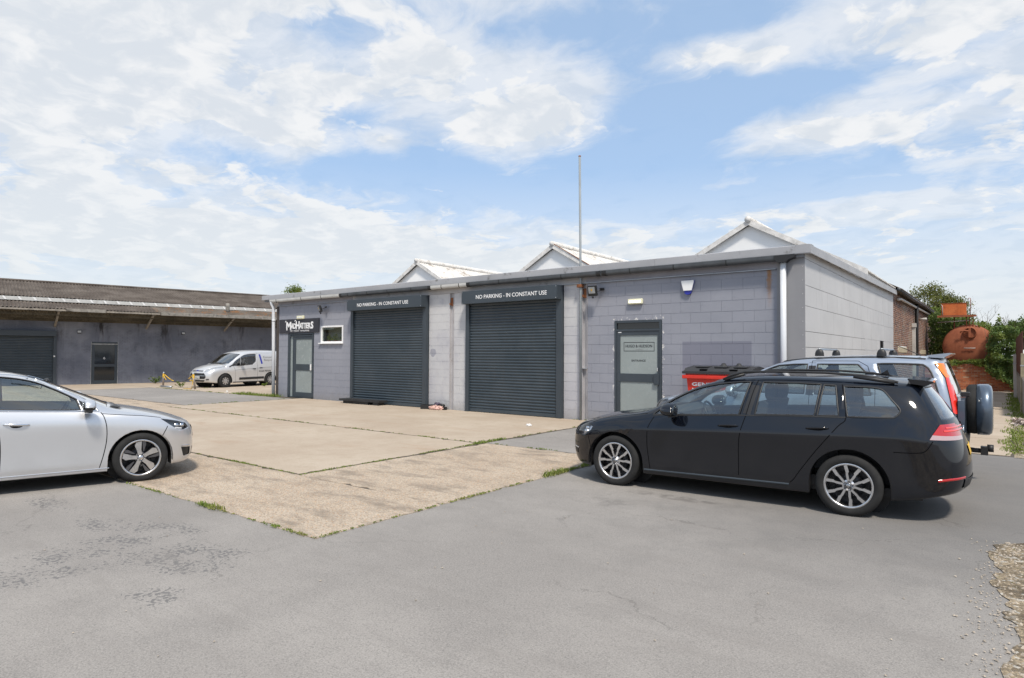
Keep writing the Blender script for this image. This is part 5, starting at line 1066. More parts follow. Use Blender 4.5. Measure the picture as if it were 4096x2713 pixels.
def cut(bm, poly, axis, cond):
    """score the polygon into the surface, looking along an axis; return the faces inside it"""
    (a, b), ax = AX[axis]
    lo = [min(q[i] for q in poly)-.03 for i in (0, 1)]; hi = [max(q[i] for q in poly)+.03 for i in (0, 1)]
    fs = []
    for f in bm.faces:
        if not any(lo[0] <= w.co[a] <= hi[0] and lo[1] <= w.co[b] <= hi[1] for w in f.verts): continue
        if cond(f.calc_center_median()): fs.append(f)
    geom = list({w for f in fs for w in f.verts})+list({e for f in fs for e in f.edges})+fs
    n = len(poly)
    for i in range(n):
        p, q = poly[i], poly[(i+1) % n]
        d = (q[0]-p[0], q[1]-p[1])
        if abs(d[0])+abs(d[1]) < 1e-6: continue
        co = [0, 0, 0]; no = [0, 0, 0]; co[a], co[b] = p; no[a], no[b] = -d[1], d[0]
        r = bmesh.ops.bisect_plane(bm, geom=geom, dist=1e-5, plane_co=co, plane_no=Vector(no).normalized())
        geom = list(dict.fromkeys(r['geom']))
    out = []
    for f in geom:
        if isinstance(f, bmesh.types.BMFace) and f.is_valid:
            c = f.calc_center_median()
            if cond(c) and inpoly((c[a], c[b]), poly): out.append(f)
    return out
def take(bm, faces, off=0.0):
    """mesh data (verts, faces) of some faces, pushed along the normal"""
    idx = {}; v = []; fc = []
    for f in faces:
        row = []
        for w in f.verts:
            if w not in idx: idx[w] = len(v); v.append(w.co+w.normal*off)
            row.append(idx[w])
        fc.append(row)
    return v, fc
def rim_edges(faces):
    s = set(faces); out = []
    for f in faces:
        for e in f.edges:
            if any(g not in s for g in e.link_faces): out.append(e)
    return list(dict.fromkeys(out))
def open_hole(bm, faces, depth, vec=None, slot=1):
    """remove faces and turn the rim inwards, so that the opening has thickness"""
    edges = rim_edges(faces)
    vn = {w: w.normal.copy() for e in edges for w in e.verts}
    bmesh.ops.delete(bm, geom=faces, context='FACES')
    edges = [e for e in edges if e.is_valid]
    r = bmesh.ops.extrude_edge_only(bm, edges=edges)
    nv = [g for g in r['geom'] if isinstance(g, bmesh.types.BMVert)]
    old = {tuple(round(c, 6) for c in w.co): n for w, n in vn.items() if w.is_valid}
    for w in nv:
        n = old.get(tuple(round(c, 6) for c in w.co), Vector((0, 0, 0)))
        w.co += (-n*depth if vec is None else Vector((vec[0], vec[1]*(1 if w.co.y > 0 else -1), vec[2])))
    for g in r['geom']:
        if isinstance(g, bmesh.types.BMFace): g.material_index = slot; g.smooth = False
def mesh_of(v, f, name, smooth_=True):
    me = bpy.data.meshes.new(name); me.from_pydata([tuple(q) for q in v], [], f); me.update()
    if smooth_: me.shade_smooth()
    return me
def dens_line(pts, step=.03, closed=False):
    pts = [Vector(q) for q in pts]; out = []
    n = len(pts)
    for i in range(n if closed else n-1):
        a, b = pts[i], pts[(i+1) % n]; k = max(1, int((b-a).length/step))
        out += [a+(b-a)*t/k for t in range(k)]
    if not closed: out.append(pts[-1])
    return out
def curve_pts(pts, n=6, closed=False):
    """Catmull-Rom through 2d points"""
    P = [Vector(q) for q in pts]; N = len(P); out = []
    for i in range(N if closed else N-1):
        if closed: p0, p1, p2, p3 = P[i-1], P[i], P[(i+1) % N], P[(i+2) % N]
        else: p0, p1, p2, p3 = P[max(i-1, 0)], P[i], P[i+1], P[min(i+2, N-1)]
        for k in range(n):
            t = k/n
            out.append(.5*((2*p1)+(-p0+p2)*t+(2*p0-5*p1+4*p2-p3)*t*t+(-p0+3*p1-3*p2+p3)*t**3))
    if not closed: out.append(P[-1])
    return out
class CarKit:
    def __init__(s, name, label, loc, ang, sts, creases, levels=3):
        s.root = thing(name, label, 'car', loc, R(ang))
        s.bm = shell(sts, creases, levels)
        s.bvh = BVHTree.FromBMesh(s.bm)
    def hit(s, p, axis, sgn):
        """point and normal on the uncut body, looking along an axis at 2d point p"""
        if axis == 'y': o, d = Vector((p[0], 3*sgn, p[1])), Vector((0, -sgn, 0))
        elif axis == 'x': o, d = Vector((5*sgn, p[0], p[1])), Vector((-sgn, 0, 0))
        else: o, d = Vector((p[0], p[1], 4)), Vector((0, 0, -1))
        q = s.bvh.ray_cast(o, d)
        if q[0] is None:
            q = s.bvh.find_nearest(o+d*2.2)
        n = q[1]
        if n.dot(d) > 0: n = -n
        return q[0], n
    def ribbon(s, name, pts, axis, sgn, width, mat, off=.0012, closed=False, thick=0.0, step=.03, parent=None):
        line = dens_line(pts, step, closed); H = [s.hit(p, axis, sgn) for p in line]; n = len(H); v = []; f = []
        for i in range(n):
            a = H[(i-1) % n if closed else max(i-1, 0)][0]; b = H[(i+1) % n if closed else min(i+1, n-1)][0]
            t = (b-a).normalized(); nn = H[i][1]; w = t.cross(nn).normalized()*width/2; c = H[i][0]
            v += [c+w+nn*(off*.2), c+w*.8+nn*(off+thick), c-w*.8+nn*(off+thick), c-w+nn*(off*.2)]
        for i in range(n if closed else n-1):
            j = (i+1) % n
            for k in range(3): f.append((i*4+k, j*4+k, j*4+k+1, i*4+k+1))
        return link(name, mesh_of(v, f, name), mat, parent or s.root, False)
    def both(s, fn):
        for g in (1, -1): fn(g)
    def window(s, name, poly, axis, cond, mat=None, depth=.022, off=-.008):
        fs = cut(s.bm, poly, axis, cond)
        if not fs: return
        groups = {}
        for f in fs:
            k = (1 if f.calc_center_median().y > 0 else -1) if axis == 'y' else 0
            groups.setdefault(k, []).append(f)
        for k, g in groups.items():
            v, fc = take(s.bm, g, off); link(name, mesh_of(v, fc, name), mat or M['glass'], s.root, False)
        open_hole(s.bm, fs, depth)
    def lens(s, name, poly, axis, cond, mat, off=.004, backing=None, boff=-.03, label=None):
        fs = cut(s.bm, poly, axis, cond); out = []
        groups = {}
        for f in fs: groups.setdefault(1 if f.calc_center_median().y > 0 else -1, []).append(f)
        for k, g in groups.items():
            v, fc = take(s.bm, g, off); o = link(name, mesh_of(v, fc, name), mat, s.root, False); out.append(o)
            if backing:
                v, fc = take(s.bm, g, boff); link('reflector', mesh_of(v, fc, name), backing, o, False)
        if backing: open_hole(s.bm, fs, -boff)
        else: bmesh.ops.delete(s.bm, geom=fs, context='FACES')
        return out
    def arch(s, cx, cz, r, zlow=-.2, zmax=None, squash=1.0):
        poly = [(cx+r*math.cos(t), cz+r*squash*math.sin(t)) for t in [math.pi*k/18 for k in range(19)]]
        poly += [(cx-r, zlow), (cx+r, zlow)]
        fs = cut(s.bm, poly, 'y', lambda c: abs(c.y) > .45)
        if fs: open_hole(s.bm, fs, 0, (0, -.24, 0))
        for sg in (1, -1):      # arch lining
            mb = MB(); n = 16; v = []; f = []
            for k in range(n+1):
                t = math.pi*(k/n)*1.10-.157
                for y in (.52, .86): v.append((cx+(r+.012)*math.cos(t), y*sg, cz+(r*squash+.012)*math.sin(t)))
            for k in range(n): f.append((2*k, 2*k+1, 2*k+3, 2*k+2))
            mb.add(v, f, True); mb.add([(cx+(r+.02)*math.cos(math.pi*2*k/20), .50*sg, cz+(r*squash+.02)*math.sin(math.pi*2*k/20)) for k in range(20)], [tuple(range(20))]); mb.build('wheel_arch_liner', M['black'], s.root, False)
    def finish(s, paint, name='body'):
        me = bpy.data.meshes.new(name); s.bm.normal_update(); s.bm.to_mesh(me); s.bm.free()
        me.materials.append(paint); me.materials.append(M['black'])
        sm = [p.material_index == 0 for p in me.polygons]; me.polygons.foreach_set('use_smooth', sm)
        return link(name, me, None, s.root, False)
def tyre_profile(Rr, rr, w):
    h = Rr-rr
    return [(rr-.012, -w*.40), (rr+.004, -w*.45), (rr+h*.35, -w*.52), (rr+h*.70, -w*.50), (rr+h*.93, -w*.42), (Rr, -w*.36), (Rr+.002, -w*.12), (Rr-.006, -w*.11), (Rr-.006, -w*.09), (Rr+.002, -w*.08),
            (Rr+.002, w*.08), (Rr-.006, w*.09), (Rr-.006, w*.11), (Rr+.002, w*.12), (Rr, w*.36), (rr+h*.93, w*.42), (rr+h*.70, w*.50), (rr+h*.35, w*.52), (rr+.004, w*.45), (rr-.012, w*.40)]
def wheel_meshes(Rr, rr, w, style):
    """outer face is towards +y"""
    d = {}
    d['tyre'] = MB().lathe(tyre_profile(Rr, rr, w), 'y', 48).mesh('tyre')
    yo = w*.46
    d['rim'] = MB().lathe([(rr+.006, yo), (rr-.004, yo+.004), (rr-.014, yo-.002), (rr-.02, yo-.03), (rr-.035, -w*.3)], 'y', 48).mesh('rim')
    d['disc'] = MB().lathe([(.05, -.02), (rr*.62, -.02), (rr*.62, .0), (.05, .0)], 'y', 32).mesh('disc')
    d['back'] = MB().lathe([(.0, -w*.28), (rr-.02, -w*.28)], 'y', 32).mesh('back')
    def spoke(poly, y0, y1, taper=.9):
        n = len(poly); c = (sum(p[0] for p in poly)/n, sum(p[1] for p in poly)/n)
        v = [(p[0], y0, p[1]) for p in poly]+[(c[0]+(p[0]-c[0])*taper, y1, c[1]+(p[1]-c[1])*taper) for p in poly]
        mb = MB(); mb.add(v, [tuple(range(n)), tuple(range(n, 2*n))[::-1]]+[(i, (i+1) % n, n+(i+1) % n, n+i) for i in range(n)])
        return mb.mesh('spoke')
    r1 = rr-.012
    if style == 'ten':       # five pairs of slim arms
        arm = [(.034, .006), (.034, .030), (r1*.55, .052), (r1*.62, .068), (r1*.985, .082), (r1*.99, .046), (r1*.62, .034), (r1*.50, .022)]
        d['spokes'] = [spoke(arm, yo-.045, yo-.006), spoke([(p[0], -p[1]) for p in arm], yo-.045, yo-.006)]; d['n'] = 5
    elif style == 'five':
        arm = [(.03, -.026), (.03, .026), (r1*.45, .024), (r1*.99, .050), (r1*.99, -.020), (r1*.80, -.046), (r1*.45, -.030)]
        sub = [(r1*.30, .036), (r1*.34, .052), (r1*.72, .088), (r1*.99, .098), (r1*.99, .052)]
        d['spokes'] = [spoke(arm, yo-.05, yo-.004)]; d['sub'] = [spoke(sub, yo-.055, yo-.018)]; d['n'] = 5
    elif style == 'cap':     # pressed plastic wheel trim
        arm = [(.03, -.018), (.03, .018), (r1*.45, .040), (r1*.72, .026), (r1*.98, .060), (r1*.98, -.060), (r1*.72, -.026), (r1*.45, -.040)]
        d['spokes'] = [spoke(arm, yo-.03, yo+.002)]; d['n'] = 8
    d['cap'] = MB().lathe([(0, yo+.004), (.024, yo+.003), (.032, yo-.004), (.036, yo-.02), (.06, yo-.03)], 'y', 24).mesh('cap')
    d['nut'] = MB().lathe([(0, yo-.018), (.011, yo-.018), (.012, yo-.035)], 'y', 10).mesh('nut')
    d['face'] = yo
    return d
def add_wheel(root, d, x, y, z, left, rimmat, spokemat, submat=None, spin=0.0):
    w = thing('wheel', None, None); w.parent = root
    w.location = (x, y, z); w.rotation_euler = (0, spin, 0 if left else math.pi)
    for nm, k, mt in (('tyre', 'tyre', M['rubber']), ('rim', 'rim', rimmat), ('brake_disc', 'disc', M['alloydark']), ('wheel_back', 'back', M['alloydark']), ('hub_cap', 'cap', spokemat)):
        o = bpy.data.objects.new(nm, d[k]); COL.objects.link(o); o.parent = w
        if not d[k].materials: d[k].materials.append(mt)
    for i in range(d['n']):
        for key, mt in (('spokes', spokemat), ('sub', submat)):
            for me in d.get(key, []):
                o = bpy.data.objects.new('spoke', me); COL.objects.link(o); o.parent = w; o.rotation_euler = (0, 2*math.pi*i/d['n'], 0)
                if not me.materials: me.materials.append(mt)
        o = bpy.data.objects.new('wheel_bolt', d['nut']); COL.objects.link(o); o.parent = w
        a = 2*math.pi*(i+.5)/d['n']; o.location = (.056*math.cos(a), 0, .056*math.sin(a))
        if not d['nut'].materials: d['nut'].materials.append(M['alloygrey'])
    return w
def interior(kit, xdash, xseat, xrear, zs, hw, ztop, driver=-1, rear=True):
    """floor, dashboard, seats and steering wheel seen through the glass; driver -1 = right-hand drive"""
    r = kit.root
    box('floor_pan', M['black'], r, xrear-.55, xdash+.2, -hw+.12, hw-.12, .26, .37, 0, False)
    MB().prism([(xdash+.32, zs+.42), (xdash+.05, zs+.50), (xdash-.12, zs+.44), (xdash-.16, zs+.25), (xdash-.05, zs-.1), (xdash+.32, zs-.1)], 'y', -hw+.10, hw-.10).build('dashboard', M['seat'], r, False)
    def seat(x, y, w):
        mb = MB()
        mb.prism([(x+.25, zs), (x+.27, zs+.10), (x-.20, zs+.08), (x-.24, zs-.04), (x+.1, zs-.12)], 'y', y-w/2, y+w/2)
        mb.prism([(x-.16, zs), (x-.28, zs), (x-.42, ztop-.24), (x-.38, ztop-.20), (x-.30, ztop-.22)], 'y', y-w/2+.02, y+w/2-.02)
        for yy in ((y,) if w < .7 else (y-.42, y, y+.42)):
            mb.bm(ellip((x-.40, yy, ztop-.11), (.05, .13, .10), 12, 8, .7), None, True)
            mb.tube([(x-.39, yy-.05, ztop-.3), (x-.40, yy-.05, ztop-.12)], .008, 6); mb.tube([(x-.39, yy+.05, ztop-.3), (x-.40, yy+.05, ztop-.12)], .008, 6)
        mb.build('seat', M['seat'], r, False)
    seat(xseat, .36, .5); seat(xseat, -.36, .5)
    if rear: seat(xrear, 0, 1.25)
    mb = MB(); c = Vector((xdash-.24, .36*driver, zs+.36)); tl = R(65)
    ring = [c+Vector((math.cos(tl)*.185*math.sin(a), .185*math.cos(a), math.sin(tl)*.185*math.sin(a))) for a in [2*math.pi*k/24 for k in range(25)]]
    mb.tube(ring, .016, 8, False); mb.tube([c+Vector((0, -.17, 0)), c+Vector((0, .17, 0))], .022, 6); mb.tube([c, c+Vector((.2, 0, -.06))], .03, 8)
    mb.build('steering_wheel', M['black'], r, False)
def mirror(kit, x, y, z, paint, lower=None, fwd=1.0, sx=.10, sy=.11, sz=.075):
    for sg in (1, -1):
        mb = MB(); bm = ellip((0, 0, 0), (sx, sy, sz), 20, 14, .75)
        for q in bm.verts:
            if q.co.x < -.02: q.co.x = -.02+(q.co.x+.02)*.35         # flat glass side faces the tail
            q.co.z += -.03*(abs(q.co.y)/sy)*(1 if q.co.z > 0 else 0)
        mb.bm(bm, Matrix.Translation((x, (y+.11)*sg, z)), True)
        o = mb.build('door_mirror', paint, kit.root, False)
        mb = MB(); mb.bm(ellip((x-.049, (y+.11)*sg, z-.004), (.006, sy*.82, sz*.78), 18, 8, .8), None, True); mb.build('mirror_glass', M['mirror'], o, False)
        mb = MB(); mb.prism([(x+.06, z-.06), (x-.03, z-.06), (x-.03, z-.09), (x+.05, z-.10)], 'y', (y-.03)*sg, (y+.08)*sg); mb.build('mirror_arm', lower or M['black'], o, False)
        if lower:
            mb = MB(); bm = ellip((0, 0, 0), (sx*1.01, sy*1.01, sz*1.01), 20, 14, .75)
            bmesh.ops.delete(bm, geom=[f for f in bm.faces if f.calc_center_median().z > -sz*.25], context='FACES')
            for q in bm.verts:
                if q.co.x < -.02: q.co.x = -.02+(q.co.x+.02)*.35
            mb.bm(bm, Matrix.Translation((x, (y+.11)*sg, z)), True); mb.build('mirror_base', lower, o, False)
def handle(kit, x0, x1, z0, z1, mat, h=.028):
    """a lift-up door handle with its finger recess, both flanks"""
    for sg in (1, -1):
        n = 9; mb = MB(); v = []; f = []
        P = [kit.hit((x0+(x1-x0)*k/(n-1), z0+(z1-z0)*k/(n-1)), 'y', sg) for k in range(n)]
        for k, (p, nn) in enumerate(P):
            t = k/(n-1); out = .030*math.sin(math.pi*min(1, max(0, t*1.06-.03)))**.5; hh = h*(.62+.38*math.sin(math.pi*t)**.6)
            c = p+nn*out
            for a in range(8):
                an = 2*math.pi*a/8; v.append(c+nn*(.009*math.cos(an))+Vector((0, 0, hh/2*math.sin(an))))
        for k in range(n-1):
            for a in range(8): f.append((k*8+a, k*8+(a+1) % 8, (k+1)*8+(a+1) % 8, (k+1)*8+a))
        f += [tuple(range(8)), tuple((n-1)*8+a for a in range(8))]
        mb.add(v, f, True); o = mb.build('door_handle', mat, kit.root, False)
        q = kit.hit(((x0+x1)/2, (z0+z1)/2-.012), 'y', sg)
        mb = MB(); mb.bm(ellip((0, 0, 0), (.062, .004, .026), 16, 6), Matrix.Translation(q[0]), True); mb.build('handle_recess', M['seam'], o, False)
# ---- the dark estate car
def golf():
    N = [  # nose: row x and z at the centre line
        (2.12, .22), (2.18, .20), (2.235, .31), (2.255, .47), (2.245, .62), (2.19, .715)]
    sts = []
    c0 = station([(x, 0, z) for x, z in N], ((1.93, 0, .815), (1.62, .885), 0)); c0[6] = Vector((2.07, 0, .77)); c0[8] = Vector((1.78, 0, .855)); sts.append(c0)
    def nose(y, k): return [(x-k, y*(.86 if i == 0 else 1 if i < 5 else .955), z) for i, (x, z) in enumerate(N)]
    sts.append(station(nose(.42, .035), ((1.88, .33, .820), (1.47, .905), .0)))
    s2 = nose(.70, .165); s2[4] = (2.075, .70, .63); s2[5] = (1.99, .655, .735); sts.append(station(s2, ((1.73, .53, .838), (1.33, .925), .0)))
    sts.append(station(low(1.83, .845, .19, .46, .66, .775, 0, .06), ((1.57, .64, .862), (1.22, .940), .01)))
    sts.append(station(low(1.39, .892, .19, .48, .725, .855, 0, .055), ((1.32, .69, .912), (1.14, .955), .01)))
    sts.append(station(low(.96, .896, .19, .48, .750, .902, 0, .066), ((.985, .715, .952), (1.055, .972), .005)))
    sts.append(station(low(.62, .897, .19, .48, .762, .93, 0, .066), ((.675, .668, 1.155), (.66, 1.195), .02)))
    sts.append(station(low(.28, .897, .19, .48, .780, .952, 0, .066), ((.26, .625, 1.352), (.16, 1.415), .028)))
    sts.append(station(low(-.25, .897, .19, .49, .802, .985, 0, .066), ((-.25, .605, 1.412), (-.32, 1.468), .032)))
    sts.append(station(low(-.95, .897, .19, .50, .828, 1.012, 0, .066), ((-.95, .60, 1.412), (-.95, 1.466), .034)))
    sts.append(station(low(-1.40, .893, .19, .52, .845, 1.026, 0, .066), ((-1.45, .595, 1.392), (-1.38, 1.450), .034)))
    sts.append(station(low(-1.80, .868, .20, .54, .850, 1.030, 0, .066), ((-1.76, .585, 1.368), (-1.60, 1.436), .028)))
    T = [(-2.15, .30), (-2.25, .27), (-2.325, .36), (-2.345, .56), (-2.285, .80), (-2.225, .99)]
    def tail(y, k, f5=.95): return [(x+k, y*(.85 if i == 0 else f5 if i == 5 else 1), z) for i, (x, z) in enumerate(T)]
    sts.append(station(tail(.775, .175, .96), ((-1.885, .50, 1.362), (-1.73, 1.428), .03)))
    sts.append(station(tail(.48, .04), ((-1.93, .30, 1.375), (-1.82, 1.424), .0)))
    c1 = station([(x, 0, z) for x, z in T], ((-1.945, 0, 1.385), (-1.88, 1.420), 0)); c1[6] = Vector((-2.11, 0, 1.19)); c1[8] = Vector((-1.92, 0, 1.408)); sts.append(c1)
    cr = [('row', 4, 4, 12, 1.0), ('row', 4, 12, 14, .3), ('row', 7, 5, 11, .35), ('st', 5, 7, 9, .7), ('row', 7, 11, 14, .6), ('row', 1, 3, 11, .5)]
    k = CarKit('estate_car', 'near black estate car with roof rails and ten arm alloy wheels', (-2.576, 8.18, 0), -177.07, sts, cr)
    side = lambda c: abs(c.y) > .45
    k.arch(1.39, .305, .375); k.arch(-1.255, .312, .378)
    wf = curve_pts([(.905, .925), (.796, 1.024), (.673, 1.118), (.414, 1.247), (.145, 1.317), (-.096, 1.349), (-.228, 1.356)], 3)+[Vector((-.137, .982)), Vector((.514, .945))]
    wr = [(-.366, 1.357), (-.70, 1.358), (-.972, 1.350), (-.930, 1.016), (-.60, 1.006), (-.313, .994)]
    wr2 = [(-1.002, 1.345), (-1.117, 1.341), (-1.164, 1.030), (-.956, 1.019)]
    wq = curve_pts([(-1.195, 1.336), (-1.40, 1.333), (-1.50, 1.325), (-1.566, 1.300), (-1.640, 1.212), (-1.712, 1.124), (-1.708, 1.078), (-1.663, 1.034)], 3)+[Vector((-1.45, 1.028)), Vector((-1.246, 1.022))]
    for w in (wf, wr, wr2, wq): k.window('side_window', [tuple(q) for q in w], 'y', side)
    k.window('windscreen', [(-.655, .985), (-.60, 1.16), (-.565, 1.345), (0, 1.40), (.565, 1.345), (.60, 1.16), (.655, .985), (.35, 1.0), (0, 1.005), (-.35, 1.0)], 'x', lambda c: .1 < c.x < 1.3 and abs(c.y) < .69)
    k.window('rear_window', [(-.62, 1.035), (-.55, 1.20), (-.45, 1.335), (.45, 1.335), (.55, 1.20), (.62, 1.035)], 'x', lambda c: c.x < -1.8 and c.z > 1.0)
    k.lens('headlamp', [(1.995, .600), (1.985, .665), (1.93, .725), (1.82, .752), (1.735, .722), (1.76, .675), (1.87, .600)], 'y', lambda c: abs(c.y) > .5 and c.x > 1.5, M['clear'], .002, M['alloy'], -.045)
    k.lens('tail_lamp', [(-2.045, .978), (-1.985, .880), (-2.33, .852), (-2.33, .962), (-2.20, .985)], 'y', lambda c: abs(c.y) > .40 and c.x < -1.9, M['redlamp'], .006)
    k.lens('tail_lamp', [(-1.985, .880), (-1.962, .835), (-2.33, .822), (-2.33, .852)], 'y', lambda c: abs(c.y) > .40 and c.x < -1.9, M['whitelamp'], .006)
    for sg in (1, -1):
        k.ribbon('tail_lamp_strip', [(-2.09, .945), (-2.215, .945)], 'y', sg, .020, M['redlite'], .009); k.ribbon('tail_lamp_strip', [(-2.075, .915), (-2.225, .915)], 'y', sg, .022, M['redlite'], .009)
        k.ribbon('reflector', [(-2.03, .435), (-2.13, .452), (-2.25, .462)], 'y', sg, .026, M['redlamp'], .002, thick=.003)
        for pts in ([(.88, .900), (.941, .761), (.955, .553), (.935, .373), (.921, .262)], [(-.31, 1.372), (-.275, 1.25), (-.222, .997), (-.174, .815), (-.15, .646), (-.146, .30)],
                    [(-1.178, 1.352), (-1.233, 1.02), (-1.157, .916), (-.949, .648), (-.79, .42), (-.735, .332), (-.69, .282)], [(.98, .93), (1.30, .885), (1.60, .83), (1.75, .775)],
                    [(-1.66, .695), (-1.85, .700), (-1.93, .725), (-1.99, .82)], [(1.80, .60), (1.765, .45)]):
            k.ribbon('panel_gap', curve_pts(pts, 4), 'y', sg, .010, M['seam'])
        k.ribbon('sill_strip', [(1.0, .243), (-.68, .262)], 'y', sg, .022, M['darkgrey'], .003, thick=.004)
        for w in (wf, wr, wr2, wq): k.ribbon('window_seal', [tuple(q) for q in w], 'y', sg, .017, M['black'], .001, True, .002, .04)
        k.ribbon('pillar_trim', [(-.30, 1.36), (-.225, .995)], 'y', sg, .085, M['black'], .0008, step=.05)
        k.ribbon('waist_strip', [(.90, .917), (.514, .937), (-.14, .974), (-.6, .998), (-1.23, 1.014)], 'y', sg, .016, M['black'], .002)
        # roof rail
        q = [(.10, .60, 1.372), (.00, .605, 1.425), (-.16, .605, 1.468), (-.5, .60, 1.476), (-1.0, .595, 1.474), (-1.36, .59, 1.452), (-1.60, .585, 1.412), (-1.69, .58, 1.385)]
        mb = MB(); mb.tube([(x, y*sg, z) for x, y, z in q], .0135, 8); mb.tube([(.08, .60*sg, 1.37), (-.15, .60*sg, 1.44)], .02, 6); mb.tube([(-1.28, .595*sg, 1.44), (-1.66, .585*sg, 1.385)], .022, 6)
        mb.build('roof_rail', M['black'], k.root, False)
        for z_, yy in ((.645, .80), (.69, .77)):
            q_ = k.hit((1.86 if z_ < .66 else 1.845, z_), 'y', sg)[0]
            mb = MB(); mb.bm(ellip((q_.x-.005, q_.y-.045*sg, q_.z), (.035, .022, .024), 14, 8), None, True); mb.build('lamp_bulb', M['chrome'], k.root, False)
    handle(k, .085, -.145, .845, .856, M['paint_dark']); handle(k, -.852, -1.077, .880, .892, M['paint_dark'])
    mirror(k, .60, .885, 1.01, M['paint_dark'], None, sx=.13, sy=.11, sz=.078)
    # tailgate spoiler, aerial, badge, bumper trims, underbody
    MB().prism([(-1.77, 1.425), (-1.99, 1.405), (-2.005, 1.392), (-1.93, 1.355), (-1.80, 1.375)], 'y', -.57, .57).build('spoiler', M['paint_dark'], k.root, False)
    MB().prism([(-1.47, 1.450), (-1.60, 1.440), (-1.575, 1.455), (-1.555, 1.505)], 'y', -.012, .012).build('aerial_fin', M['paint_dark'], k.root, False)
    box('underbody', M['black'], k.root, -1.9, 1.75, -.70, .70, .21, .30, 0, False)
    for pts, w_, mt, nm in (([(-.55, .40), (0, .39), (.55, .40)], .10, M['black'], 'bumper_insert'), ([(-.26, .70), (.26, .70)], .11, M['yellow'], 'number_plate')):
        k.ribbon(nm, pts, 'x', -1, w_, mt, .003, thick=.004)
    k.ribbon('grille', [(-.62, .635), (0, .64), (.62, .635)], 'x', 1, .06, M['black'], .003); k.ribbon('lower_grille', [(-.55, .34), (0, .33), (.55, .34)], 'x', 1, .14, M['black'], .003)
    for x_, sg_, rr_ in ((2.25, 1, .05), (-2.30, -1, .05)):
        q = k.hit((0, .66 if sg_ > 0 else .88), 'x', sg_); mb = MB(); mb.lathe([(0, .0), (rr_, .0), (rr_, .012), (0, .012)], 'x', 24, (q[0].x-(.004), 0, q[0].z)); mb.build('badge', M['chrome'], k.root, False)
    for sg in (1, -1): k.ribbon('fog_lamp_trim', [(2.06, .385), (2.0, .375)], 'y', sg, .07, M['black'], .002, thick=.003); k.ribbon('fog_lamp_trim', [(2.10, .43), (1.98, .415)], 'y', sg, .012, M['chrome'], .004)
    interior(k, .78, .02, -.82, .50, .84, 1.34)
    box('load_cover', M['seat'], k.root, -2.0, -1.25, -.62, .62, .955, .975, 0, False)
    body = k.finish(M['paint_dark'])
    d = wheel_meshes(.316, .226, .215, 'ten')
    for me_, txt in ((None, 'V'),):
        pass
    for x, zz in ((1.39, .312), (-1.255, .312)):
        for left in (True, False):
            w = add_wheel(k.root, d, x, (.775 if left else -.775), zz, left, M['alloy'], M['alloy'], None, R(18 if x > 0 else 6))
            # round badge on the hub: a ring with the two stacked letters
            mb = MB(); y = d['face']+.0055
            mb.lathe([(.026, y), (.030, y), (.030, y+.002), (.026, y+.002)], 'y', 20)
            for pts in ([(-.012, .022), (0, .002), (.012, .022)], [(-.022, .010), (-.010, -.020), (0, .002), (.010, -.020), (.022, .010)]):
                mb.tube([(p[0], y+.001, p[1]) for p in pts], .0022, 5)
            mb.build('hub_emblem', M['alloydark'], w, False)
    return k
golf()
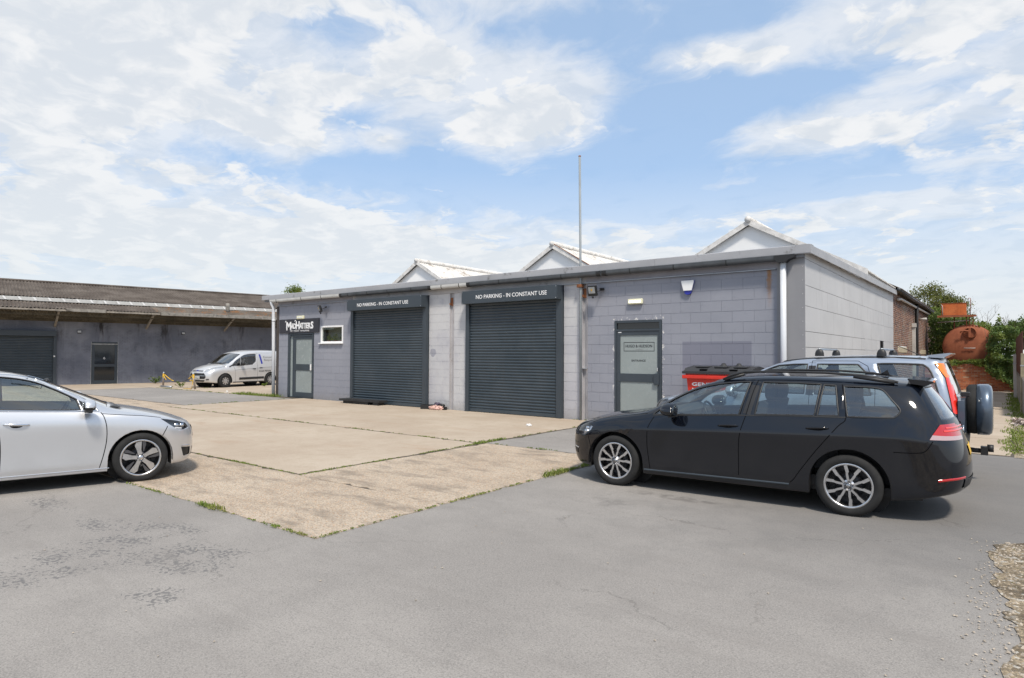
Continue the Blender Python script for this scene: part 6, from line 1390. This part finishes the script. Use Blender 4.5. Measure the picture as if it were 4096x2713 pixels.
# ---- the silver hatchback (front half in view)
def hatch():
    N = [(2.03, .20), (2.08, .17), (2.115, .28), (2.135, .46), (2.12, .60), (2.07, .705)]
    sts = []
    c0 = station([(x, 0, z) for x, z in N], ((1.82, 0, .800), (1.60, .858), 0)); c0[6] = Vector((1.95, 0, .755)); c0[8] = Vector((1.70, 0, .835)); sts.append(c0)
    def nose(y, k): return [(x-k, y*(.86 if i == 0 else 1 if i < 5 else .95), z) for i, (x, z) in enumerate(N)]
    sts.append(station(nose(.42, .03), ((1.80, .33, .800), (1.48, .885), .0)))
    s2 = nose(.70, .12); s2[4] = (1.99, .71, .625); s2[5] = (1.93, .67, .725); sts.append(station(s2, ((1.70, .54, .822), (1.36, .908), .0)))
    sts.append(station(low(1.78, .855, .17, .44, .66, .775, 0, .055), ((1.56, .655, .850), (1.27, .925), .01)))
    sts.append(station(low(1.39, .895, .17, .46, .74, .850, .004, .05), ((1.34, .70, .898), (1.22, .935), .01)))
    sts.append(station(low(1.02, .900, .17, .47, .765, .886, .006, .045), ((1.09, .735, .925), (1.20, .945), .005)))
    sts.append(station(low(.66, .902, .17, .47, .785, .918, .008, .045), ((.70, .668, 1.125), (.72, 1.165), .022)))
    sts.append(station(low(.30, .902, .17, .47, .80, .945, .008, .045), ((.30, .62, 1.325), (.26, 1.372), .028)))
    sts.append(station(low(-.22, .902, .17, .47, .815, .978, .008, .045), ((-.20, .60, 1.415), (-.25, 1.462), .032)))
    sts.append(station(low(-.85, .902, .17, .49, .835, 1.01, .008, .047), ((-.85, .595, 1.405), (-.85, 1.455), .032)))
    sts.append(station(low(-1.23, .898, .17, .52, .85, 1.03, .006, .05), ((-1.20, .58, 1.37), (-1.20, 1.43), .03)))
    sts.append(station(low(-1.60, .870, .18, .54, .86, 1.045, 0, .05), ((-1.48, .565, 1.33), (-1.40, 1.40), .025)))
    T = [(-1.86, .27), (-1.95, .24), (-2.02, .36), (-2.03, .56), (-1.96, .80), (-1.88, 1.0)]
    def tail(y, k, f5=.95): return [(x+k, y*(.85 if i == 0 else f5 if i == 5 else 1), z) for i, (x, z) in enumerate(T)]
    sts.append(station(tail(.78, .17, .96), ((-1.58, .48, 1.32), (-1.50, 1.385), .03)))
    sts.append(station(tail(.48, .04), ((-1.63, .30, 1.335), (-1.58, 1.375), 0)))
    c1 = station([(x, 0, z) for x, z in T], ((-1.65, 0, 1.34), (-1.62, 1.37), 0)); c1[6] = Vector((-1.78, 0, 1.18)); c1[8] = Vector((-1.64, 0, 1.355)); sts.append(c1)
    cr = [('row', 4, 5, 12, .35), ('row', 7, 5, 11, .35), ('st', 5, 7, 9, .7), ('row', 7, 11, 14, .6), ('row', 1, 3, 11, .6), ('row', 2, 5, 10, .45), ('row', 5, 2, 5, .45)]
    k = CarKit('hatchback_car', 'bright silver hatchback with five spoke wheels and chrome window surround', (-9.982, 2.454, 0), 75.65, sts, cr)
    side = lambda c: abs(c.y) > .45
    k.arch(1.39, .300, .362); k.arch(-1.23, .305, .362)
    wf = curve_pts([(-.060, 1.366), (.106, 1.344), (.298, 1.293), (.495, 1.198), (.656, 1.106), (.70, 1.078)], 3)+[Vector((.742, .950)), Vector((.35, .966)), Vector((-.045, .988))]
    tri = [(.722, 1.066), (.80, 1.020), (.872, .968), (.905, .935), (.765, .943)]
    wr = curve_pts([(-.110, 1.368), (-.40, 1.375), (-.70, 1.360), (-.95, 1.315), (-1.08, 1.27)], 2)+[Vector((-1.14, 1.10)), Vector((-1.05, 1.04)), Vector((-.6, 1.015)), Vector((-.085, .990))]
    k.window('side_window', [tuple(q) for q in wf], 'y', side); k.window('side_window', [tuple(q) for q in wr], 'y', side)
    k.lens('quarter_panel', tri, 'y', side, M['black'], .001)
    k.window('windscreen', [(-.675, .965), (-.615, 1.14), (-.575, 1.335), (0, 1.365), (.575, 1.335), (.615, 1.14), (.675, .965), (.35, .985), (0, .99), (-.35, .985)], 'x', lambda c: .2 < c.x < 1.4 and abs(c.y) < .70)
    k.window('rear_window', [(-.60, 1.06), (-.50, 1.20), (-.40, 1.30), (.40, 1.30), (.50, 1.20), (.60, 1.06)], 'x', lambda c: c.x < -1.5 and c.z > 1.0)
    k.lens('headlamp', [(1.615, .792), (1.72, .772), (1.84, .742), (1.95, .70), (1.985, .645), (1.90, .622), (1.815, .640), (1.735, .700)], 'y', lambda c: abs(c.y) > .45 and c.x > 1.5, M['clear'], .002, M['darkgrey'], -.05)
    k.lens('fog_lamp_recess', [(1.875, .395), (2.01, .375), (2.01, .275), (1.91, .265)], 'y', lambda c: abs(c.y) > .50 and c.x > 1.7, M['black'], -.012)
    k.lens('tail_lamp', [(-1.70, .98), (-1.66, .86), (-2.2, .80), (-2.2, .96)], 'y', lambda c: abs(c.y) > .40 and c.x < -1.6, M['redlamp'], .005)
    allwin = curve_pts([(-1.16, 1.10), (-1.09, 1.285), (-.95, 1.335), (-.70, 1.380), (-.40, 1.394), (-.05, 1.388), (.142, 1.364), (.333, 1.309), (.53, 1.207), (.733, 1.092), (.84, 1.015), (.925, .930)], 3)
    for sg in (1, -1):
        k.ribbon('chrome_strip', [tuple(q) for q in allwin], 'y', sg, .020, M['chrome'], .003, thick=.003); k.ribbon('chrome_strip', [(.935, .925), (.75, .932), (.35, .953), (-.05, .976), (-.6, 1.003), (-1.05, 1.028), (-1.16, 1.10)], 'y', sg, .018, M['chrome'], .003, thick=.003)
        k.ribbon('roof_gutter', [tuple(q+Vector((0, .020))) for q in allwin[:-4]], 'y', sg, .010, M['seam'], .001)
        for w in (wf, wr): k.ribbon('window_seal', [tuple(q) for q in w], 'y', sg, .016, M['black'], .001, True, .001, .04)
        k.ribbon('pillar_trim', [(-.085, 1.37), (-.065, .985)], 'y', sg, .06, M['black'], .0008, step=.05)
        for pts in ([(.950, .910), (.985, .845), (1.012, .72), (1.012, .551), (.982, .374), (.943, .224)], [(-.085, .98), (-.05, .80), (-.027, .62), (-.022, .42), (-.03, .22)],
                    [(-1.02, 1.03), (-1.03, .85), (-.95, .66), (-.86, .45), (-.80, .26)], [(.955, .893), (1.164, .868), (1.40, .843), (1.62, .806)], [(1.70, .690), (1.64, .57)]):
            k.ribbon('panel_gap', curve_pts(pts, 4), 'y', sg, .010, M['seam'])
        k.ribbon('sill_strip', [(1.045, .212), (-.85, .212)], 'y', sg, .012, M['chrome'], .002, thick=.004)
        for x_, z_ in ((1.83, .685), (1.905, .675)):
            q_ = k.hit((x_, z_), 'y', sg)[0]; MB().bm(ellip((q_.x-.02, q_.y-.045*sg, q_.z), (.04, .03, .034), 14, 8), None, True).build('lamp_bulb', M['chrome'], k.root, False)
        k.ribbon('lamp_bar', [(1.79, .66), (1.88, .645)], 'y', sg, .018, M['letter'], .001)
        k.ribbon('fog_trim', [(1.885, .41), (2.0, .395)], 'y', sg, .016, M['chrome'], .004, thick=.004)
    handle(k, .245, -.005, .802, .818, M['chrome'], .03)
    mirror(k, .80, .905, 1.015, M['paint_silver'], M['black'], sx=.085, sy=.11, sz=.075)
    MB().prism([(-1.50, 1.395), (-1.72, 1.35), (-1.74, 1.335), (-1.62, 1.31)], 'y', -.52, .52).build('spoiler', M['paint_silver'], k.root, False)
    box('underbody', M['black'], k.root, -1.6, 1.65, -.70, .70, .18, .28, 0, False)
    k.ribbon('grille', [(-.36, .56), (0, .57), (.36, .56)], 'x', 1, .15, M['black'], .003); k.ribbon('lower_grille', [(-.5, .30), (0, .29), (.5, .30)], 'x', 1, .12, M['black'], .003)
    k.ribbon('number_plate', [(-.26, .42), (.26, .42)], 'x', 1, .11, M['plate'], .006, thick=.004)
    MB().prism([(1.20, .945), (1.10, .962), (1.02, .952), (1.12, .935)], 'y', -.55, .45).build('wiper', M['black'], k.root, False)
    interior(k, .80, .05, -.78, .50, .84, 1.33)
    MB().bm(ellip((.42, 0, 1.285), (.03, .11, .035), 12, 8, .8), None, True).build('rear_view_mirror', M['black'], k.root, False)
    k.finish(M['paint_silver'])
    d = wheel_meshes(.313, .226, .215, 'five')
    for x in (1.39, -1.23):
        for left in (True, False): add_wheel(k.root, d, x, (.785 if left else -.785), .309, left, M['alloy'], M['alloy'], M['alloygrey'], R(-8))
hatch()

# ---- the pale blue off-roader parked beyond the estate car
def offroad():
    N = [(2.02, .32), (2.08, .28), (2.13, .42), (2.14, .60), (2.11, .78), (2.05, .92)]
    sts = []
    c0 = station([(x, 0, z) for x, z in N], ((1.80, 0, 1.0), (1.45, 1.06), 0)); c0[6] = Vector((1.94, 0, .965)); c0[8] = Vector((1.62, 0, 1.035)); sts.append(c0)
    def nose(y, k): return [(x-k, y*(.86 if i == 0 else 1 if i < 5 else .96), z) for i, (x, z) in enumerate(N)]
    sts.append(station(nose(.46, .02), ((1.77, .36, 1.0), (1.35, 1.075), 0)))
    sts.append(station(nose(.76, .10), ((1.66, .56, 1.005), (1.22, 1.085), 0)))
    sts.append(station(low(1.72, .865, .30, .60, .82, .96, 0, .06), ((1.50, .68, 1.02), (1.12, 1.095), .01)))
    sts.append(station(low(1.26, .89, .30, .60, .86, 1.0, 0, .05), ((1.20, .72, 1.045), (1.04, 1.10), .01)))
    sts.append(station(low(.90, .892, .30, .60, .88, 1.04, 0, .04), ((.86, .74, 1.085), (.92, 1.11), .005)))
    sts.append(station(low(.60, .892, .30, .60, .89, 1.06, 0, .035), ((.52, .72, 1.31), (.54, 1.34), .015)))
    sts.append(station(low(.28, .892, .30, .60, .90, 1.07, 0, .035), ((.14, .69, 1.535), (.10, 1.60), .02)))
    sts.append(station(low(-.35, .892, .30, .60, .91, 1.08, 0, .035), ((-.35, .675, 1.612), (-.38, 1.668), .022)))
    sts.append(station(low(-1.0, .892, .30, .60, .92, 1.09, 0, .035), ((-1.0, .67, 1.632), (-1.0, 1.685), .022)))
    sts.append(station(low(-1.36, .892, .30, .62, .93, 1.10, 0, .035), ((-1.40, .67, 1.632), (-1.36, 1.685), .022)))
    sts.append(station(low(-1.92, .88, .32, .64, .94, 1.10, 0, .035), ((-1.86, .66, 1.612), (-1.70, 1.675), .02)))
    T = [(-2.10, .40), (-2.17, .36), (-2.22, .48), (-2.215, .66), (-2.19, .92), (-2.165, 1.10)]
    def tail(y, k, f5=.97): return [(x+k, y*(.85 if i == 0 else f5 if i == 5 else 1), z) for i, (x, z) in enumerate(T)]
    sts.append(station(tail(.875, .035, .98), ((-1.985, .655, 1.60), (-1.82, 1.668), .05)))
    sts.append(station(tail(.50, .01), ((-1.985, .36, 1.612), (-1.90, 1.660), 0)))
    c1 = station([(x, 0, z) for x, z in T], ((-1.99, 0, 1.615), (-1.96, 1.655), 0)); c1[6] = Vector((-2.09, 0, 1.36)); c1[8] = Vector((-1.985, 0, 1.64)); sts.append(c1)
    cr = [('row', 4, 4, 13, .4), ('row', 7, 5, 12, .45), ('st', 5, 7, 9, .7), ('row', 7, 11, 14, .6), ('row', 1, 3, 12, .5)]
    k = CarKit('off_road_car', 'pale blue off road car with roof bars and spare wheel on its tailgate', (-2.6, 10.6, 0), 180, sts, cr, 2)
    k.root['category'] = 'car'
    side = lambda c: abs(c.y) > .5
    k.arch(1.26, .34, .40); k.arch(-1.36, .34, .40)
    wf = [(.66, 1.12), (.45, 1.30), (.25, 1.42), (.15, 1.47), (.03, 1.515), (-.185, 1.535), (-.372, 1.540), (-.345, 1.12)]
    wr = [(-.507, 1.540), (-1.02, 1.540), (-1.12, 1.44), (-1.19, 1.13), (-.485, 1.12)]
    wq = curve_pts([(-1.255, 1.556), (-1.40, 1.560), (-1.72, 1.556), (-1.80, 1.535), (-1.87, 1.45), (-1.95, 1.18), (-1.90, 1.14)], 2)+[Vector((-1.45, 1.14)), Vector((-1.335, 1.30))]
    for w in (wf, wr, wq): k.window('side_window', [tuple(q) for q in w], 'y', side)
    k.window('windscreen', [(-.69, 1.13), (-.66, 1.30), (-.62, 1.52), (0, 1.55), (.62, 1.52), (.66, 1.30), (.69, 1.13)], 'x', lambda c: .05 < c.x < 1.0 and abs(c.y) < .72)
    k.window('rear_window', [(-.60, 1.16), (-.55, 1.50), (-.40, 1.57), (.40, 1.57), (.55, 1.50), (.60, 1.16)], 'x', lambda c: c.x < -1.85 and c.z > 1.1)
    k.lens('tail_lamp', [(-1.90, 1.565), (-2.10, 1.565), (-2.20, 1.39), (-2.015, 1.385)], 'y', lambda c: abs(c.y) > .60 and c.x < -1.85, M['orange'], .012)
    k.lens('tail_lamp', [(-2.015, 1.385), (-2.20, 1.39), (-2.26, 1.02), (-2.26, .93), (-2.10, .93), (-2.07, 1.116)], 'y', lambda c: abs(c.y) > .66 and c.x < -1.9, M['redlite'], .012)
    k.lens('headlamp', [(1.98, .90), (1.75, .95), (1.72, .80), (2.0, .75)], 'y', lambda c: abs(c.y) > .5 and c.x > 1.6, M['clear'], .002, M['alloygrey'], -.03)
    for sg in (1, -1):
        for w in (wf, wr, wq): k.ribbon('window_seal', [tuple(q) for q in w], 'y', sg, .022, M['black'], .001, True, .002, .05)
        for pts in ([(.72, 1.10), (.80, .9), (.80, .5), (.78, .34)], [(-.43, 1.585), (-.42, 1.1), (-.40, .6), (-.40, .34)], [(-.43, 1.585), (-1.02, 1.59), (-1.14, 1.52), (-1.24, 1.2), (-1.24, .95), (-1.05, .75), (-.92, .5), (-.88, .36)]):
            k.ribbon('panel_gap', pts, 'y', sg, .008, M['seam'])
        k.ribbon('pillar_trim', [(-.44, 1.56), (-.42, 1.10)], 'y', sg, .10, M['black'], .0008, step=.05)
        k.ribbon('side_moulding', [(.85, .52), (-.95, .52)], 'y', sg, .14, M['black'], .004, thick=.01)
        k.ribbon('roof_ditch', [(.10, 1.565), (-.35, 1.618), (-1.0, 1.64), (-1.45, 1.64), (-1.80, 1.62)], 'y', sg, .04, M['black'], .004, thick=.008)
    for x_ in (-.505, -1.29):           # roof bars on their domed feet
        bar = MB().tube([(x_, -.60, 1.755), (x_, .60, 1.755)], .014, 8).build('roof_bar', M['steel'], k.root, False)
        for sg in (1, -1):
            bm = ellip((x_, .585*sg, 1.655), (.062, .045, .105), 16, 10, .85)
            bmesh.ops.delete(bm, geom=[v for v in bm.verts if v.co.z < 1.64], context='VERTS')
            MB().bm(bm, None, True).build('bar_foot', M['black'], bar, False)
    MB().prism([(-1.80, 1.672), (-2.06, 1.705), (-2.075, 1.690), (-1.98, 1.635), (-1.85, 1.645)], 'y', -.55, .55).build('spoiler', M['paint_blue'], k.root, False)
    # spare wheel in its hard cover, tow hitch, rear furniture
    o = MB().lathe([(.0, -2.50), (.24, -2.50), (.31, -2.485), (.335, -2.455), (.338, -2.42), (.338, -2.33), (.325, -2.33)], 'x', 40, (0, .04, .955)).build('spare_wheel', M['paint_slate'], k.root, False)
    MB().lathe([(.325, -2.34), (.33, -2.30), (.325, -2.24), (.29, -2.215), (.0, -2.215)], 'x', 36, (0, .04, .955)).build('spare_tyre', M['rubber'], o, False)
    MB().tube([(-2.02, 0, .42), (-2.30, 0, .40), (-2.40, 0, .40)], .032, 8).box(-2.44, -2.36, -.06, .06, .35, .46).tube([(-2.43, 0, .44), (-2.50, 0, .44)], .05, 10).build('tow_hitch', M['black'], k.root, False)
    k.ribbon('tailgate_handle', [(.33, 1.03), (.60, 1.03)], 'x', -1, .05, M['chrome'], .02, thick=.02)
    MB().box(-2.27, -2.17, .45, .55, 1.14, 1.20, .01).build('hinge', M['black'], k.root, False)
    for sg in (-1, 1): k.ribbon('rear_bumper', [(-.83*sg, .52), (0, .52)], 'x', -1, .26, M['black'], .008, thick=.02)
    MB().tube([(-1.72, .30, 1.67), (-1.66, .30, 1.70), (-1.42, .30, 1.82)], .009, 6, True, .004).build('aerial', M['black'], k.root, False)
    box('underbody', M['black'], k.root, -1.95, 1.75, -.70, .70, .30, .40, 0, False)
    mirror(k, .62, .89, 1.14, M['paint_blue'], None, sx=.09, sy=.12, sz=.09)
    interior(k, .62, -.05, -.85, .66, .84, 1.50)
    b = k.finish(M['paint_blue'])
    MB().prism([(y, z) for y, z in ((-.80, .62), (.80, .62), (.78, 1.10), (.60, 1.13), (-.60, 1.13), (-.78, 1.10))], 'x', -2.222, -2.15).build('tailgate', M['paint_slate'], k.root, False)
    d = wheel_meshes(.34, .205, .215, 'five')
    for x in (1.26, -1.36):
        for left in (True, False): add_wheel(k.root, d, x, (.77 if left else -.77), .338, left, M['alloygrey'], M['alloygrey'], M['alloygrey'], 0)
offroad()

# ---- the silver panel van beside the far warehouse
def van():
    N = [(2.10, .28), (2.18, .24), (2.235, .36), (2.26, .52), (2.235, .70), (2.16, .845)]
    sts = []
    c0 = station([(x, 0, z) for x, z in N], ((1.93, 0, .985), (1.62, 1.075), 0)); c0[6] = Vector((2.06, 0, .925)); c0[8] = Vector((1.77, 0, 1.035)); sts.append(c0)
    def nose(y, k): return [(x-k, y*(.86 if i == 0 else 1 if i < 5 else .95), z) for i, (x, z) in enumerate(N)]
    sts.append(station(nose(.46, .035), ((1.87, .36, .985), (1.52, 1.095), 0)))
    s2 = nose(.75, .15); s2[5] = (1.98, .70, .86); sts.append(station(s2, ((1.73, .57, .995), (1.42, 1.11), 0)))
    sts.append(station(low(1.80, .86, .22, .50, .74, .90, 0, .06), ((1.58, .68, 1.015), (1.35, 1.12), .01)))
    sts.append(station(low(1.33, .905, .22, .50, .80, .955, 0, .05), ((1.36, .75, 1.04), (1.30, 1.13), .01)))
    sts.append(station(low(1.10, .91, .22, .50, .815, .975, 0, .045), ((1.12, .80, 1.085), (1.24, 1.14), .0)))
    sts.append(station(low(.75, .915, .22, .50, .83, 1.0, 0, .04), ((.74, .775, 1.35), (.84, 1.40), .01)))
    sts.append(station(low(.35, .917, .22, .50, .855, 1.03, 0, .035), ((.33, .755, 1.62), (.42, 1.665), .012)))
    sts.append(station(low(-.15, .917, .22, .50, .885, 1.06, 0, .03), ((-.10, .75, 1.735), (-.02, 1.80), .018)))
    sts.append(station(low(-.70, .917, .22, .50, .915, 1.10, 0, .025), ((-.70, .75, 1.765), (-.65, 1.835), .022)))
    sts.append(station(low(-1.33, .915, .22, .52, .95, 1.12, 0, .025), ((-1.33, .75, 1.765), (-1.30, 1.84), .022)))
    sts.append(station(low(-1.98, .90, .24, .54, .97, 1.14, 0, .03), ((-1.98, .74, 1.75), (-1.85, 1.83), .02)))
    T = [(-2.10, .34), (-2.17, .30), (-2.20, .42), (-2.21, .60), (-2.19, .95), (-2.17, 1.14)]
    def tail(y, k, f5=.97): return [(x+k, y*(.85 if i == 0 else f5 if i == 5 else 1), z) for i, (x, z) in enumerate(T)]
    sts.append(station(tail(.86, .05, .97), ((-2.07, .69, 1.74), (-1.97, 1.825), .03)))
    sts.append(station(tail(.5, .0), ((-2.09, .40, 1.75), (-2.03, 1.815), 0)))
    c1 = station([(x, 0, z) for x, z in T], ((-2.095, 0, 1.755), (-2.06, 1.81), 0)); c1[6] = Vector((-2.14, 0, 1.45)); c1[8] = Vector((-2.08, 0, 1.79)); sts.append(c1)
    cr = [('row', 4, 4, 13, .5), ('row', 7, 6, 12, .3), ('st', 5, 7, 9, .6), ('row', 7, 11, 14, .6), ('row', 1, 3, 12, .5)]
    k = CarKit('panel_van', 'silver panel van with blue stripe and lettering on its side', (-30.502, 16.862, 0), -80.35, sts, cr, 2)
    k.root['category'] = 'van'
    side = lambda c: abs(c.y) > .55
    k.arch(1.33, .315, .385); k.arch(-1.33, .315, .385)
    w1 = [(.40, 1.455), (.20, 1.555), (.0, 1.597), (-.476, 1.618), (-.425, 1.243), (-.21, 1.093), (.47, 1.045)]
    w0 = [(.98, 1.03), (.74, 1.255), (.44, 1.435), (.51, 1.045)]
    k.window('side_window', w1, 'y', side); k.window('quarter_light', w0, 'y', side)
    k.window('windscreen', [(-.72, 1.145), (-.70, 1.35), (-.67, 1.60), (0, 1.655), (.67, 1.60), (.70, 1.35), (.72, 1.145), (.4, 1.165), (0, 1.17), (-.4, 1.165)], 'x', lambda c: .25 < c.x < 1.5 and abs(c.y) < .78)
    k.lens('headlamp', [(.44, .775), (.47, .85), (.62, .945), (.80, 1.02), (.86, 1.02), (.80, .92), (.70, .835), (.57, .765)], 'x', lambda c: c.x > 1.3 and c.y > 0, M['clear'], .003, M['lampwhite'], -.012)
    k.lens('headlamp', [(-.44, .775), (-.57, .765), (-.70, .835), (-.80, .92), (-.86, 1.02), (-.80, 1.02), (-.62, .945), (-.47, .85)], 'x', lambda c: c.x > 1.3 and c.y < 0, M['clear'], .003, M['lampwhite'], -.012)
    k.lens('grille', [(-.46, .70), (.46, .70), (.56, .60), (.58, .50), (.50, .43), (-.50, .43), (-.58, .50), (-.56, .60)], 'x', lambda c: c.x > 1.8, M['black'], -.015)
    k.lens('lower_grille', [(-.52, .38), (.52, .38), (.44, .30), (-.44, .30)], 'x', lambda c: c.x > 1.8, M['black'], -.015)
    k.ribbon('grille_bar', [(-.54, .575), (0, .585), (.54, .575)], 'x', 1, .03, M['steel'], .006)
    k.ribbon('grille_slot', [(-.36, .80), (0, .81), (.36, .80)], 'x', 1, .055, M['black'], .002)
    q = k.hit((0, .815), 'x', 1)[0]; MB().bm(ellip((q.x+.006, 0, q.z), (.012, .085, .034), 20, 8), None, True).build('badge', M['blue'], k.root, False)
    q = k.hit((0, .50), 'x', 1)[0]
    pl_ = MB().box(q.x+.012, q.x+.020, -.26, .26, .445, .555, .003).build('number_plate', M['plate'], k.root, False)
    me = fit_text(text_mesh('GV18 ELX', .1, .001, .002), .46, .072)
    for v in me.vertices: v.co = Vector((q.x+.0215+v.co.z, v.co.x-.23, .464+v.co.y))
    link('plate_lettering', me, M['letterdark'], pl_, False)
    for sg in (1, -1):
        k.ribbon('fog_lamp', [(.58*sg, .40), (.70*sg, .41)], 'x', 1, .07, M['alloygrey'], .004)
        for w in (w1, w0): k.ribbon('window_seal', w, 'y', sg, .02, M['black'], .001, True, .001, .05)
        k.ribbon('window_corner', [(1.10, .985), (.90, 1.075), (.74, 1.13)], 'y', sg, .06, M['black'], .001)
        for pts in ([(.86, 1.02), (.80, .80), (.765, .26)], [(-.53, 1.70), (-.50, 1.2), (-.525, .7), (-.53, .26)], [(-1.60, 1.70), (-1.60, 1.15)], [(-.53, 1.66), (-1.60, 1.68)]): k.ribbon('panel_gap', pts, 'y', sg, .009, M['seam'])
        k.ribbon('waist_groove', [(.80, .832), (-.2, .892), (-1.4, .955), (-1.9, .97)], 'y', sg, .016, M['lettergrey'], .001)
        k.ribbon('side_moulding', [(.56, .41), (.30, .415), (-.92, .43)], 'y', sg, .115, M['black'], .004, thick=.012)
        k.ribbon('sill_cover', [(.90, .245), (-.92, .245)], 'y', sg, .05, M['black'], .003, thick=.006)
        k.ribbon('side_stripe', [(-.70, 1.60), (-.73, 1.45), (-.80, 1.12)], 'y', sg, .10, M['blue'], .002)
        for x0, x1, z in ((-.21, -.41, .885), (-.62, -.82, .925)):
            p, nn = k.hit(((x0+x1)/2, z), 'y', sg); MB().bm(ellip((p.x, p.y+.012*sg, p.z), (.10, .018, .020), 14, 8, .7), None, True).build('door_handle', M['black'], k.root, False)
    def side_text(name, txt, x0, x1, z0, z1, mat, bold=0.0):
        me = fit_text(text_mesh(txt, .2, .0008, bold), abs(x1-x0), z1-z0)
        for v in me.vertices:
            h, n_ = k.hit((x0-v.co.x, z0+v.co.y), 'y', 1); v.co = h+n_*(.003+v.co.z)
        link(name, me, mat, k.root, False)
    side_text('lettering', 'Kensin', -.912, -1.46, 1.405, 1.515, M['lettergrey']); side_text('lettering', 'Bespok', -.950, -1.49, 1.232, 1.365, M['lettergrey'])
    side_text('phone_lettering', '01243\u2009787278', -.605, -1.34, .715, .797, M['letterdark'], .004)
    mirror(k, .46, .925, 1.15, M['black'], None, sx=.09, sy=.11, sz=.11)
    box('underbody', M['black'], k.root, -1.95, 1.75, -.72, .72, .24, .36, 0, False); box('bulkhead', M['black'], k.root, -.62, -.58, -.72, .72, .35, 1.66, 0, False)
    MB().tube([(.15, 0, 1.78), (.05, 0, 1.93)], .006, 6).build('aerial', M['black'], k.root, False)
    for y0 in (-.1, .45): MB().prism([(1.24, 1.16), (1.20, 1.185), (1.14, 1.19), (1.2, 1.15)], 'y', y0-.35, y0+.25).build('wiper', M['black'], k.root, False)
    interior(k, .95, .22, -.1, .62, .86, 1.55, -1, False)
    k.finish(M['paint_van'])
    d = wheel_meshes(.325, .20, .205, 'cap')
    for x in (1.33, -1.33):
        for left in (True, False): add_wheel(k.root, d, x, (.80 if left else -.80), .322, left, M['alloydark'], M['alloy'], None, 0)
van()
